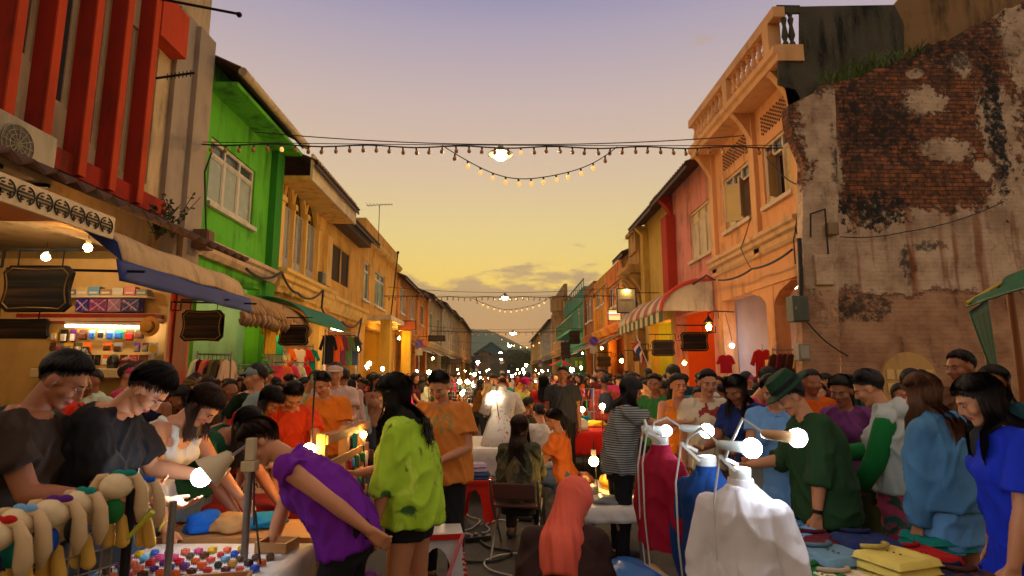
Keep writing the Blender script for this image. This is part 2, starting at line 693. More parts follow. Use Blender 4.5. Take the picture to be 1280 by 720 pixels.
class House:
	def __init__(self, name, label, s, y0, y1, zt, mat, floor=4.0, X=5.5):
		self.s, self.X, self.y0, self.y1, self.zt, self.mat, self.floor = s, s * X, y0, y1, zt, mat, floor
		self.root = empty(name, (self.X, (y0 + y1) / 2, 0), 0, label, 'house')
		self.holes = []
		self.wall = None
	def P(self, px, py, out=0.0):
		"""(y, z) on the facade, or on a plane OUT metres in front of it"""
		return on_x(px, py, self.X - self.s * out)
	def x(self, out):
		"""x of a plane OUT metres in front of the facade (negative: behind)"""
		return self.X - self.s * out
	def rect(self, a, b, out=0.0):
		y0, z1 = self.P(*a, out)
		y1, z0 = self.P(*b, out)
		return (min(y0, y1), max(y0, y1), min(z0, z1), max(z0, z1))
	def hole(self, y0, y1, z0, z1):
		self.holes.append((y0, y1, z0, z1))
	def body(self, depth=9.0, arcade=True, recess=2.6, inner=None, piers=(.35, .35), ah=None, ground=.13, nearside=True):
		mb = MB()
		s = self.s
		if arcade:
			ah = ah or self.floor - .45
			self.hole(self.y0 + piers[0], self.y1 - piers[1], ground, ah)
		wall_grid(mb, self.X, self.x(-.32), self.y0, self.y1, 0, self.zt, self.holes)
		# party walls and the back
		e = .003
		mb.box(self.x(-.323), self.x(-depth), self.y0, self.y0 + .2, 0, self.zt - e)
		mb.box(self.x(-.323), self.x(-depth), self.y1 - .2, self.y1, 0, self.zt - e)
		mb.box(self.x(-depth), self.x(-depth - .2), self.y0, self.y1, 0, self.zt - e)
		# floor slab, and an upper partition that keeps the rooms dark
		mb.box(self.x(-.326), self.x(-depth + .05), self.y0 + .203, self.y1 - .203, self.floor - .2, self.floor)
		self.wall = part(mb, 'wall', self.mat, self.root)
		if arcade:
			mb = MB()
			mb.box(self.x(-recess), self.x(-recess - .2), self.y0 + .205, self.y1 - .205, .13, self.floor - .205)
			mb.box(self.x(-.331), self.x(-recess + .003), self.y1 - .216, self.y1 - .2025, .131, self.floor - .206)
			self.inner = part(mb, 'arcade_wall', inner or self.mat, self.root)
	def box(self, name, mat, o0, o1, y0, y1, z0, z1, parent=None, bevel=0, label=None):
		mb = MB()
		mb.box(self.x(o0), self.x(o1), y0, y1, z0, z1)
		return part(mb, name, mat, parent or self.root, bevel=bevel, label=label)
	def mould(self, name, mat, y0, y1, prof, parent=None, label=None):
		"""a moulding along the street: prof is (out, z) closed outline"""
		mb = MB()
		k = len(prof)
		vs = [(self.x(o), y0, z) for o, z in prof] + [(self.x(o), y1, z) for o, z in prof]
		fs = [tuple(range(k)), tuple(range(2 * k - 1, k - 1, -1))]
		for i in range(k):
			j = (i + 1) % k
			fs.append((i, j, k + j, k + i))
		mb.add(vs, fs)
		return part(mb, name, mat, parent or self.root, label=label)
	def roof(self, over=.6, rise=2.4, run=5.0, mat=None, z=None, y0=None, y1=None, label=None):
		y0 = self.y0 if y0 is None else y0
		y1 = self.y1 if y1 is None else y1
		z = self.zt if z is None else z
		n = max(8, int((y1 - y0) / .22)) * 4
		mb = MB()
		def fn(u, v):
			ph = u * (n / 4) * 2 * PI
			row = (v * 14) % 1.0
			zz = z + .04 + (rise + rise / run * over) * v - rise / run * over + .035 * math.cos(ph) + .02 * row
			return Vector((self.x(over - (over + run) * v), y0 + (y1 - y0) * u, zz))
		mb.slab(fn, n, 14, .035)
		r = part(mb, 'roof', mat or TILE, self.root, label=label)
		mb = MB()
		mb.box(self.x(over - .02), self.x(over - .05), y0 + .01, y1 - .01, z - .30 - rise / run * over + .2, z - rise / run * over - .01)
		part(mb, 'fascia_board', DARKWOOD if mat is None else mat, r)
		# gable ends
		mb = MB()
		for y in (y0 + .02, y1 - .22):
			mm = Matrix(((self.s, 0, 0, self.X), (0, 0, 1, y), (0, 1, 0, 0), (0, 0, 0, 1)))
			mb.prism([(.0, z - .004), (run, z - .004), (run, z + rise - .1)], .2, mm)
		part(mb, 'gable', self.mat, self.root)
		return r
	# ---- windows
	def window(self, r, style='casement', n=3, frame=None, pane=None, transom=.28, depth=.12, label=None, sill=True, fw=.06, open_=()):
		y0, y1, z0, z1 = r
		frame = frame or WHITE
		pane = pane or GLASS
		self.hole(*r)
		mb = MB()
		a = -.01 if style == 'louver' else -.04
		b = a - depth
		X = self.x
		mb.box(X(a), X(b), y0, y0 + fw, z0, z1)
		mb.box(X(a), X(b), y1 - fw, y1, z0, z1)
		mb.box(X(a), X(b), y0 + fw, y1 - fw, z1 - fw, z1)
		mb.box(X(a), X(b), y0 + fw, y1 - fw, z0, z0 + fw)
		zt = z1 - (z1 - z0) * transom
		if transom:
			mb.box(X(a), X(b), y0 + fw, y1 - fw, zt, zt + fw)
		for i in range(1, n):
			y = y0 + (y1 - y0) * i / n
			mb.box(X(a - .004), X(b + .004), y - fw / 2, y + fw / 2, z0 + fw, z1 - fw)
		win = part(mb, 'window', frame, self.root, label=label)
		zm = zt if transom else z1
		if transom:
			mb = MB()
			mb.box(X(a - .05), X(a - .065), y0 + fw, y1 - fw, zt + fw, z1 - fw)
			part(mb, 'pane', GLASS if style != 'planks' else pane, win)
		for i in range(n):
			ya = y0 + (y1 - y0) * i / n + fw * .6
			yb = y0 + (y1 - y0) * (i + 1) / n - fw * .6
			za, zb = z0 + fw, zm - (0 if transom else fw)
			ang = dict(open_).get(i, 0)
			if style == 'louver':
				mb = MB()
				nl = max(6, int((zb - za) / .075))
				mb.box(X(a - .02), X(a - .055), ya, ya + .05, za, zb)
				mb.box(X(a - .02), X(a - .055), yb - .05, yb, za, zb)
				for k in range(nl):
					z = za + (zb - za) * (k + .5) / nl
					mm = Matrix.Translation((X(a - .04), 0, z)) @ Matrix.Rotation(self.s * R(38), 4, 'Y')
					mb.box(-.028, .028, ya + .05, yb - .05, -.007, .007, mm)
				mb.box(X(a - .058), X(a - .064), ya, yb, za, zb)
				part(mb, 'shutter', pane, win)
			elif style == 'planks':
				mb = MB()
				for k in range(2):
					w_ = (yb - ya) / 2
					mb.box(X(a - .02), X(a - .05), ya + k * w_ + .008, ya + (k + 1) * w_ - .008, za, zb)
				part(mb, 'shutter', frame, win)
			else:
				mb = MB()
				c = .035
				hy = ya if ang >= 0 else yb
				mm = Matrix.Translation((X(a - .01), hy, 0)) @ Matrix.Rotation(self.s * R(ang), 4, 'Z') @ Matrix.Translation((-X(a - .01), -hy, 0))
				mb.box(X(a - .01), X(a - .05), ya, ya + c, za, zb, mm)
				mb.box(X(a - .01), X(a - .05), yb - c, yb, za, zb, mm)
				mb.box(X(a - .01), X(a - .05), ya + c, yb - c, zb - c, zb, mm)
				mb.box(X(a - .01), X(a - .05), ya + c, yb - c, za, za + c, mm)
				sash = part(mb, 'sash', frame, win) if ang else part(mb, 'sash', frame, win)
				mb = MB()
				mb.box(X(a - .025), X(a - .035), ya + c, yb - c, za + c, zb - c, mm)
				part(mb, 'pane', pane, win)
		if sill:
			mb = MB()
			mb.box(X(.09), X(-.055), y0 - .06, y1 + .06, z0 - .09, z0 - .003)
			part(mb, 'sill', frame, win)
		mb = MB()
		mb.box(X(-.75), X(-.78), y0 - .25, y1 + .25, z0 - .2, z1 + .2)  # dark sheet added behind the panes for the unlit room
		part(mb, 'dark_room_sheet', DARKIN, win)
		return win
def bracket_outline(w, h):
	"""scrolled corbel: a swept S from the wall out to w"""
	pts = [(0, 0), (0, -h)]
	for k in range(9):
		u = k / 8
		x = w * (u ** 1.6)
		z = -h * (1 - u) ** 1.25 + .03 * math.sin(u * 2 * PI) * h
		pts.append((.03 + x * .97, min(z, -.01)))
	pts.append((w, 0))
	return pts
def corbel(h, y, wdt, w, hgt, ztop, mat, name='corbel', label=None):
	mb = MB()
	mm = Matrix(((-h.s, 0, 0, h.X), (0, 0, 1, y - wdt / 2), (0, 1, 0, ztop), (0, 0, 0, 1)))
	mb.prism(bracket_outline(w, hgt), wdt, mm)
	return part(mb, name, mat, h.root, label=label)
def cable_run(name, pts, r=.014, sag=.15, label=None, cat='cable', group=None, n=10):
	mb = MB()
	for a, b in zip(pts[:-1], pts[1:]):
		a, b = Vector(a), Vector(b)
		L = (b - a).length
		seq = []
		for k in range(n + 1):
			u = k / n
			p = a.lerp(b, u)
			p.z -= sag * 4 * u * (1 - u) * (L / 3 if L < 3 else 1)
			seq.append(p)
		mb.tube(seq, r, 6)
	o = mb.build(name, CABLE, smooth=True, origin=pts[0])
	return tag(o, label, cat, group)
# ================================================================== LEFT ROW
# --- red shop with tall fins
redm = stucco('red', (166, 46, 28), .7)
redl = stucco('red fin edge', (204, 72, 32), .25)
panelm = stucco('cream panel', (208, 182, 140), .5)
greyp = stucco('grey party wall', (170, 154, 136), .3)
yA = 4.2
h1 = House('red_house', 'tall red shophouse with vertical fins and cream window panels above a lit shop', -1, yA, 10.05, 10.5, panelm, 3.9)
# windows between the fins
ye_fins = []
for px in (30, 79, 127, 165, 199):
	ye_fins.append(on_x(px, 0, -5.28)[0])
for i, (a, b) in enumerate([(yA + .2, ye_fins[0] - .2)] + [(ye_fins[k] + .1, ye_fins[k + 1] - .02) for k in range(4)] + [(ye_fins[4] + .1, ye_fins[4] + .5)]):
	zb = [5.1, 5.2, 4.9, 4.6, 4.5, 4.5][i]
	if b - a > .25:
		h1.window((a + .03, b - .03, zb, zb + 2.25), n=2, transom=.0, frame=CREAM, pane=GLASS, fw=.04, sill=False)
h1.body(piers=(.1, .9), recess=3.0, inner=stucco('shop cream', (206, 176, 120), .3), ah=3.45)
for y in ye_fins:
	mb = MB()
	mb.box(h1.x(.003), h1.x(.22), y - .07, y + .03, 4.05, 10.4)
	f = part(mb, 'fin', redm, h1.root)
	mb = MB()
	mb.box(h1.x(.223), h1.x(.245), y - .08, y + .04, 4.05, 10.4)
	part(mb, 'fin_edge', redl, f)
mb = MB()
mb.box(h1.x(.002), h1.x(.26), ye_fins[-1] + .06, 8.95, 6.75, 7.5)
part(mb, 'parapet_end', redl, h1.root)
h1.box('spandrel_band', redm, .004, .16, yA, 8.95, 4.04, 4.3)
mb = MB()
mb.box(h1.x(.005), h1.x(.08), 9.0, 10.02, 3.4, 7.75)
part(mb, 'party_wall', greyp, h1.root)
mb = MB()
mb.box(h1.x(.006), h1.x(.16), 9.5, 10.02, 3.4, 7.7)
part(mb, 'pilaster', greyp, h1.root)
# red entrance pillar
yp0 = on_x(205, 420, -5.4)[0]
mb = MB()
mb.box(h1.x(.12), h1.x(-.4), yp0 + .02, 10.02, .13, 3.4)
part(mb, 'pillar', M('red lacquer', (196, 48, 16), rough=.4, grime=.35, world=True), h1.root)
mb = MB()
mb.box(h1.x(.125), h1.x(.15), yp0 + .2, 9.9, .3, 3.3)
part(mb, 'door_leaf', M('dull red wood', (150, 40, 22), rough=.5, var=.3, stretch=(6, 6, .7), world=True), h1.root)
# tiled lean-to roof over the pavement
mb = MB()
ny = 4 * 26
def leanto(u, v):
	y = yA - 1.5 + (9.55 - yA + 1.5) * u
	return Vector((-5.45 + 1.2 * v, y, 3.98 - .5 * v + .035 * math.cos(u * 26 * 2 * PI) + .015 * ((v * 6) % 1)))
mb.slab(leanto, ny, 6, .03)
lt = part(mb, 'lean_to_roof', TILE, h1.root)
# cream fascia with pierced roundels
fx = -4.22
fy0, fy1 = 2.6, on_x(143, 285, fx)[0]
fz1 = on_x(143, 272, fx)[1]
fz0 = on_x(141, 299, fx)[1]
mb = MB()
mb.box(fx, fx - .03, fy0, fy1, fz0, fz1)
fas = part(mb, 'fascia', M('fascia cream', (226, 200, 158), rough=.55, grime=.35, world=True), h1.root)
fh = fz1 - fz0
k = 0
y = fy1 - fh * .55
while y > fy0 + .2:
	mb = MB()
	cz = (fz0 + fz1) / 2
	rr = fh * .34
	for sg in (1, -1):                    # two bracket halves of a longevity roundel
		seq = [(fx + .006, y + sg * .012 + sg * rr * math.sin(R(a)), cz + rr * math.cos(R(a))) for a in range(8, 173, 15)]
		mb.tube(seq, .007, 5)
		mb.bar((fx + .006, y + sg * .02, cz + rr * .55), (fx + .006, y + sg * rr * .6, cz + rr * .55), .012)
		mb.bar((fx + .006, y + sg * .02, cz - rr * .55), (fx + .006, y + sg * rr * .6, cz - rr * .55), .012)
		mb.bar((fx + .006, y + sg * rr * .6, cz - rr * .3), (fx + .006, y + sg * rr * .6, cz - rr * .75), .012)
	for dz in (.016, -.016):
		mb.bar((fx + .006, y - rr * 1.0, cz + dz), (fx + .006, y + rr * 1.0, cz + dz), .014)
	part(mb, 'roundel', IRON, fas)
	y -= fh * .88
# rolled cloth awning with a blue valance
mb = MB()
ay0, ay1 = on_x(146, 300, fx)[0], on_x(303, 370, fx)[0]
def cloth(u, v):
	y = ay0 + (ay1 - ay0) * u
	top = on_x(150, 290, fx)[1] + (on_x(298, 348, fx)[1] - on_x(150, 290, fx)[1]) * u
	bot = on_x(140, 329, fx)[1] + .04 + .02 * u
	wv = .03 * math.sin(u * 9 + v * 3) * v + .012 * math.sin(u * 31)
	sag = .10 * math.sin(PI * v)
	return Vector((fx - .10 + .14 * v + sag * .35 + wv * .7, y, top + (bot - top) * v + .012 * math.sin(u * 17 + 2 * v)))
mb.slab(cloth, 44, 12, .02)
aw = part(mb, 'awning', M('awning canvas', (196, 164, 122), rough=.85, var=.22, scale=2.5, grime=.7, gcol=(110, 80, 40), world=True, weave=.3, bscale=200), h1.root, smooth='all')
bluem = M('blue valance', (18, 44, 118), rough=.7, grime=.3, world=True)
mb = MB()
def val(u, v):
	y = ay0 - .05 + (ay1 - ay0 + .25) * u
	zt = on_x(142, 331, fx)[1] + .06
	return Vector((fx + .05 + .06 * v + .012 * math.sin(u * 24) * v, y, zt - (.24) * v - .0 * u))
mb.slab(val, 40, 4, .012)
part(mb, 'valance', bluem, aw, smooth='all')
mb = MB()
mb.add([(fx + .04, ay0 - .04, 3.02), (fx + .12, ay0 - .04, 2.8), (fx - .6, ay0 - .04, 3.35), (fx - .5, ay0 - .04, 3.45)], [(0, 1, 2, 3)])
part(mb, 'valance_side', bluem, aw)
for yy in (ay0 + .1, ay1 - .1):
	mb = MB()
	mb.tube([(-5.45, yy, 2.75), (fx + .28, yy, 2.72)], .016, 6)
	part(mb, 'awning_arm', IRON, aw)
# orange ceiling under the lean-to and its bare lamp
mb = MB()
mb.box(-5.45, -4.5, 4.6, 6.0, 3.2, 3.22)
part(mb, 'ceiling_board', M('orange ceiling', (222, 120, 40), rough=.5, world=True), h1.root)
# --- green house
grn = stucco('green', (98, 186, 50), .75, (44, 84, 26))
y20, y21 = 10.08, on_x(345, 250, -5.5)[0]
eave_z = on_x(298, 85, -4.9)[1]
h2 = House('green_house', 'bright green shophouse with white casement window and curled beige awning', -1, y20, y21, eave_z + .26, grn, 4.05)
r = h2.rect((265, 170), (314.5, 284))
h2.window(r, n=3, transom=.26, pane=FROST, frame=WHITE, sill=True, fw=.07)
h2.body(recess=2.4, inner=stucco('pale turquoise', (168, 206, 178), .3), ah=3.5, piers=(.3, .5))
h2.roof(.62, 2.3, 5)
mb = MB()
mb.tube([(h2.x(.68), y20 - .05, eave_z - .06), (h2.x(.68), y21, eave_z - .06)], .08, 10)
part(mb, 'gutter', CREAM, h2.root, smooth=True)
h2.box('soffit', grn, .58, .0035, y20 + .01, y21 - .01, eave_z - .32, eave_z - .24)
h2.mould('string_course', M('pinkish stone', (196, 166, 132), grime=.6, world=True), y20 + .02, y21 - .02,
         [(0.003, 3.72), (.10, 3.72), (.16, 3.82), (.16, 3.9), (.22, 3.94), (.22, 4.02), (.003, 4.02)])
h2.box('pilaster', stucco('darker green', (52, 132, 40), .3), .003, .16, y21 - .42, y21 - .004, 4.03, eave_z - .35)
h2.box('pier_base', stucco('leaf green', (66, 150, 44), .3), .004, .1, y21 - .5, y21 - .004, .13, 3.7)
# --- yellow house with arched shutters
yel = stucco('amber yellow', (226, 178, 86), .5)
yelt = stucco('amber trim', (230, 186, 102), .4)
y30, y31 = y21 + .01, on_x(411, 300, -5.5)[0]
z3 = on_x(425, 262, -4.75)[1]
h3 = House('arched_house', 'amber yellow shophouse with three tall arched grey shutters under a deep eave', -1, y30, y31, z3, yel, 4.1)
archs = []
for (pa, pb, yt) in (((349, 345), (358.5, 345), 245), ((361, 345), (375, 345), 236), ((377.5, 345), (391, 345), 254)):
	ya = h3.P(*pa)[0]
	yb = h3.P(*pb)[0]
	archs.append((ya, yb, h3.P((pa[0] + pb[0]) / 2, yt)[1]))
za = h3.P(368, 358)[1]
shut = M('grey shutter', (168, 166, 158), rough=.6, grime=.4, world=True)
for ya, yb, zt_ in archs:
	rad = (yb - ya) / 2
	zs_ = archs[1][2] - .62
	zt_ = archs[1][2]
	h3.hole(ya, yb, za, zt_)
	mb = MB()
	mid = (ya + yb) / 2
	nl = 34
	for q in (0, 1):
		a, b = (ya + .02, mid - .01) if q == 0 else (mid + .01, yb - .02)
		mb.box(h3.x(-.0), h3.x(-.04), a, a + .06, za, zs_)
		mb.box(h3.x(-.0), h3.x(-.04), b - .06, b, za, zs_)
		mb.box(h3.x(-.005), h3.x(-.035), a + .06, b - .06, za + .02, za + .62)
		mb.box(h3.x(-.0), h3.x(-.04), a + .06, b - .06, zs_ - .05, zs_)
		zz = za + .68
		while zz < zs_ - .08:
			mm = Matrix.Translation((h3.x(-.02), 0, zz)) @ Matrix.Rotation(R(-35), 4, 'Y')
			mb.box(-.03, .03, a + .06, b - .06, -.006, .006, mm)
			zz += .07
	mb.box(h3.x(-.042), h3.x(-.048), ya, yb, za, zs_)
	win = part(mb, 'window', shut, h3.root)
	mb = MB()                              # iron fanlight in the arch
	for a in range(15, 180, 30):
		mb.bar((h3.x(-.09), mid, zs_ + .05), (h3.x(-.09), mid + rad * math.cos(R(a)), zs_ + .05 + .55 * math.sin(R(a))), .018)
	for q in (.5, .98):
		mb.tube([(h3.x(-.09), mid + rad * q * math.cos(R(a)), zs_ + .03 + .57 * q * math.sin(R(a))) for a in range(0, 181, 15)], .012, 5)
	part(mb, 'fanlight', IRON, win)
	mb = MB()
	mb.box(h3.x(-.15), h3.x(-.16), ya, yb, zs_, zt_)
	part(mb, 'pane', GLASS, win)
	mb = MB()                              # spandrels rounding the head of the opening
	for sg in (-1, 1):
		out = [(sg * rad, zt_), (sg * rad, zs_)] + [(sg * rad * math.cos(R(a)), zs_ + (zt_ - zs_ - .01) * math.sin(R(a))) for a in range(10, 91, 10)] + [(0, zt_)]
		mm = Matrix(((0, 0, 1, min(h3.x(-.003), h3.x(-.3))), (1, 0, 0, mid), (0, 1, 0, 0), (0, 0, 0, 1)))
		mb.prism([(p, q) for p, q in out], .297, mm)
	part(mb, 'arch_head', yel, win)
	mb = MB()
	mb.tube([(h3.x(.03), mid + (rad + .05) * math.cos(R(a)), zs_ + (zt_ - zs_ + .06) * math.sin(R(a))) for a in range(0, 181, 10)], .045, 6)
	part(mb, 'arch_moulding', yelt, win, smooth=True)
h3.body(recess=2.4, inner=stucco('warm ochre', (196, 140, 66), .3), ah=3.45, piers=(.5, .5))
for a, b in ((archs[0][0] - .42, archs[0][0] - .12), (archs[0][1] + .02, archs[1][0] - .02), (archs[1][1] + .02, archs[2][0] - .02), (archs[2][1] + .05, archs[2][1] + .22)):
	mb = MB()
	zc = archs[1][2] - .62
	mb.box(h3.x(.003), h3.x(.1), a, b, za - .1, zc)
	pl = part(mb, 'pilaster', yelt, h3.root)
	mb = MB()
	mb.box(h3.x(.002), h3.x(.14), a - .03, b + .03, zc + .002, zc + .14)
	part(mb, 'capital', yelt, pl)
	mb = MB()
	mb.box(h3.x(.002), h3.x(.15), a - .03, b + .03, za - .35, za - .103)
	part(mb, 'pedestal', yelt, pl)
h3.box('corner_pilaster', yelt, .003, .14, y31 - .5, y31 - .01, 4.3, z3 - .5)
# deep boxed eave with its cream fascia
ef = on_x(428, 225, -4.72)
h3.box('eave', yel, .0035, .78, y30 + .02, y31 - .02, z3 - .03, z3 + .06)
h3.box('eave_fascia', CREAM, .78, .84, y30 + .02, y31 - .02, z3 - .05, z3 + .62)
h3.roof(.95, 2.0, 5, z=z3 + .75)
h3.mould('string_course', yelt, y30 + .02, y31 - .02,
         [(0.003, 3.6), (.12, 3.6), (.2, 3.72), (.2, 3.85), (.28, 3.9), (.28, 4.0), (.36, 4.06), (.36, 4.14), (.003, 4.14)])
# --- amber house with brown slatted windows
y40, y41 = y31 + .01, on_x(455, 340, -5.5)[0]
z4 = on_x(462, 292, -4.95)[1] + .12
amb = stucco('amber', (220, 166, 76), .5)
h4 = House('slatted_house', 'amber shophouse with three brown slatted windows and a sagging tiled eave', -1, y40, y41, z4, amb, 4.05)
for a, b in (((408, 295), (412, 352)), ((415, 300), (425, 356)), ((427.5, 308), (435.5, 362))):
	rr = h4.rect(a, b)
	rr = (rr[0], rr[1], h4.P(425, 356)[1], h4.P(415, 301)[1])
	h4.window(rr, 'louver', n=1, transom=0, frame=amb, pane=DARKWOOD, fw=.04, sill=False)
h4.body(recess=2.4, inner=stucco('ochre', (190, 130, 60), .4), ah=3.4)
h4.roof(.62, 2.0, 5)
h4.box('eave_box', DARKWOOD, .004, .45, y40 + .3, y41 - .9, z4 - .5, z4 - .24)
h4.mould('string_course', yelt, y40 + .02, y41 - .02, [(0.003, 3.55), (.1, 3.55), (.2, 3.75), (.2, 3.9), (.3, 3.95), (.3, 4.05), (.003, 4.05)])
# --- amber house with a parapet and lit porch
y50, y51 = y41 + .01, on_x(496, 350, -5.5)[0]
z5 = on_x(490, 327, -5.3)[1]
h5 = House('porch_house', 'amber shophouse with tall white and green windows above a lit yellow porch', -1, y50, y51, z5 + .9, amb, 4.2)
for a, b in (((453.5, 324), (460.5, 377)), ((469.5, 337), (480, 386))):
	rr = h5.rect(a, b)
	h5.window((rr[0], rr[1], h5.P(460, 377)[1], h5.P(470, 337)[1]), n=2, transom=.26, pane=GREENGLASS, frame=WHITE, fw=.07)
lampy = stucco('lemon yellow', (226, 178, 60), .3)
h5.body(recess=2.2, inner=lampy, ah=3.5, piers=(.5, .5))
h5.mould('cornice', yelt, y50, y51, [(0.003, z5 - .1), (.2, z5 - .05), (.28, z5 + .05), (.28, z5 + .14), (.003, z5 + .14)])
h5.box('porch_canopy', CREAM, .0035, 1.0, y50 + .6, y51, 3.78, 3.98)
for yy in (y50 + 1.0, y51 - 1.0):
	h5.box('porch_column', lampy, .55, .95, yy - .25, yy + .25, .14, 3.777)
# --- the smaller houses further down the left side
FAR = []
def simple_house(name, label, s, ya, yb, zt, col, wins=2, wz=(4.9, 6.3), style='casement', pane=None, frame=None, roof=True, parapet=0, over=.5,
                 canopy=None, ccol=None, grime=.5, balcony=False, floor=4.0, pil=True, inner=None):
	mat = stucco(name + label[:14], col, grime + .2)
	h = House(name, label, s, ya, yb, zt, mat, floor)
	W = yb - ya
	ww = min(1.3, W / (wins + .9))
	for i in range(wins):
		c = ya + W * (i + .5) / wins
		h.window((c - ww / 2, c + ww / 2, wz[0], wz[1]), style, n=2, transom=.25 if style == 'casement' else 0, pane=pane, frame=frame, fw=.07)
	h.body(recess=2.2, inner=inner, ah=3.35)
	if roof:
		h.roof(over, 2.0, 5)
	if parapet:
		h.box('parapet', mat, .06, -.25, ya + .02, yb - .02, zt + .003, zt + parapet)
	tr = stucco('trim ' + label[:14], tuple(min(255, int(c * 1.12)) for c in col), grime)
	h.mould('string_course', tr, ya + .02, yb - .02, [(0.003, 3.6), (.1, 3.6), (.2, 3.8), (.26, 3.9), (.26, 4.0), (.003, 4.0)])
	if pil:
		h.box('pilaster', tr, .004, .12, ya + .02, ya + .4, 4.003, zt - .3)
		h.box('pilaster', tr, .004, .12, yb - .4, yb - .02, 4.003, zt - .3)
	if canopy:
		mb = MB()
		def cf(u, v):
			return Vector((h.x(.05 + canopy * v), ya + .3 + (W - .6) * u, 3.4 - .55 * v ** 1.5 + .01 * math.sin(u * 60)))
		mb.slab(cf, 24, 6, .03)
		part(mb, 'awning', ccol or M('dull awning', (120, 92, 66), grime=.6, world=True), h.root, smooth='all')
	if balcony:
		h.box('balcony_slab', tr, .0045, .9, ya + .2, yb - .2, 4.5, 4.65)
		mb = MB()
		y = ya + .3
		while y < yb - .3:
			mb.box(h.x(.82), h.x(.86), y, y + .04, 4.653, 5.5)
			y += .22
		mb.box(h.x(.8), h.x(.88), ya + .2, yb - .2, 5.503, 5.58)
		part(mb, 'balcony_rail', GREENP, h.root)
	return h
def L(px, py=380):
	return on_x(px, py, -5.5)[0]
def ztop(px, py, s, out=.5):
	return on_x(px, py, s * (5.5 - out))[1]
LG = [
	('grille_house', 'narrow amber house with a tall window behind an iron grille', 496, 521, (518, 352), (196, 134, 70), dict(wins=2, style='louver', pane=shut, canopy=1.2)),
	('orange_house', 'plain orange shophouse with one brown window and an orange signboard', 521, 534, (530, 360), (204, 122, 52), dict(wins=1, style='louver', pane=DARKWOOD, canopy=1.3)),
	('pale_house', 'pale grey shophouse with tall dark green shutters down the left row', 534, 552, (548, 372), (176, 150, 118), dict(wins=2, style='louver', pane=GREENP, wz=(4.4, 6.3))),
	('white_house', 'off-white shophouse with ribbed grey panels down the left row', 552, 564, (560, 378), (190, 172, 142), dict(wins=2, style='louver', pane=shut, canopy=1.0)),
	('beige_house', 'beige shophouse with a broken tiled gable down the left row', 564, 574, (572, 390), (176, 146, 104), dict(wins=2)),
	('sandy_house', 'sandy coloured shophouse at the corner ending the left row', 574, 582, (580, 398), (184, 140, 82), dict(wins=2)),
	('low_house', 'low ochre building with a red tiled awning near the far left end', 582, 589, (588, 410), (170, 120, 66), dict(wins=2)),
]
prev = y51 + .01
for nm, lb, pa, pb, tp, col, kw in LG:
	ya, yb = prev, L(pb)
	FAR.append(simple_house(nm, lb, -1, ya, yb, ztop(tp[0], tp[1], -1), col, **kw))
	prev = yb + .01
LEFT_END = prev
# ================================================================== RIGHT ROW
ora = stucco('apricot', (230, 166, 112), .5)
orat = stucco('apricot trim', (234, 178, 122), .35)
orad = stucco('apricot soffit', (206, 112, 48), .2)
yB = 9.78
q0, q1 = yB, on_x(894, 340, 5.5)[0]
zb0 = 7.28           # underside of the cornice
zb1 = on_x(973, 52, 5.0)[1]
zp = 8.33
g1 = House('apricot_house', 'apricot shophouse with balustraded parapet, open casements and painted arcade wall', 1, q0, q1, zb0 + .05, ora, 4.05)
rw1 = g1.rect((953, 170), (988, 246))
rw1 = (on_x(990, 200, 5.5)[0], on_x(953, 200, 5.5)[0], on_x(957, 262, 5.5)[1], on_x(953, 181, 5.5)[1])
rw2 = (on_x(938, 240, 5.5)[0], on_x(905, 240, 5.5)[0], on_x(908, 290, 5.5)[1], on_x(905, 226, 5.5)[1])
rw1 = (rw1[0], rw1[1], rw2[2], rw2[3])
wfr = M('pale pink frame', (212, 184, 150), rough=.5, grime=.3, world=True)
yelglass = M('lit amber glass', (214, 186, 120), rough=.3, var=.1, world=True)  # plain amber base colour, no emission
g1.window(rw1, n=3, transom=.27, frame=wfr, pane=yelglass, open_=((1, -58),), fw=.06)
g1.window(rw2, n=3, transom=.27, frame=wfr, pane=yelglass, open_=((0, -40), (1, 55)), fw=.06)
pinkw = stucco('blush white', (236, 212, 198), .2)
g1.body(depth=9, recess=2.3, inner=pinkw, ah=3.42, piers=(.35, .35), nearside=False)
# cornice and balustrade
g1.mould('cornice', orat, q0 - .1, q1, [(0.003, zb0 - .02), (.5, zb0 - .02), (.5, zb0 + .1), (.56, zb0 + .14), (.56, zb0 + .26), (.48, zb0 + .3), (.003, zb0 + .3)])
zr0 = zb0 + .3
zr1 = zp - .2
g1.box('rail', orat, .30, .52, q0 - .1, q1, zr1, zp)
nb = 0
y = q0 + .25
balm = None
while y < q1 - .05:
	if nb in (0, 8):
		g1.box('post', orat, .29, .53, y - .12, y + .12, zr0 + .003, zr1 - .003)
	else:
		H_ = zr1 - zr0
		if balm is None:
			mb = MB()
			mb.lathe([(.06, 0), (.06, .06), (.035, .1), (.075, .3 * H_), (.04, .62 * H_), (.03, .7 * H_), (.06, .8 * H_), (.035, .88 * H_), (.06, H_ - .06), (.06, H_)], n=10)
			balm = mb.build('baluster', orat, g1.root, smooth=True)
			b = balm
		else:
			b = balm.copy()
			COL.objects.link(b)
		b.location = (g1.x(.41) - g1.root.location.x, y - g1.root.location.y, zr0)
	nb += 1
	y += .255
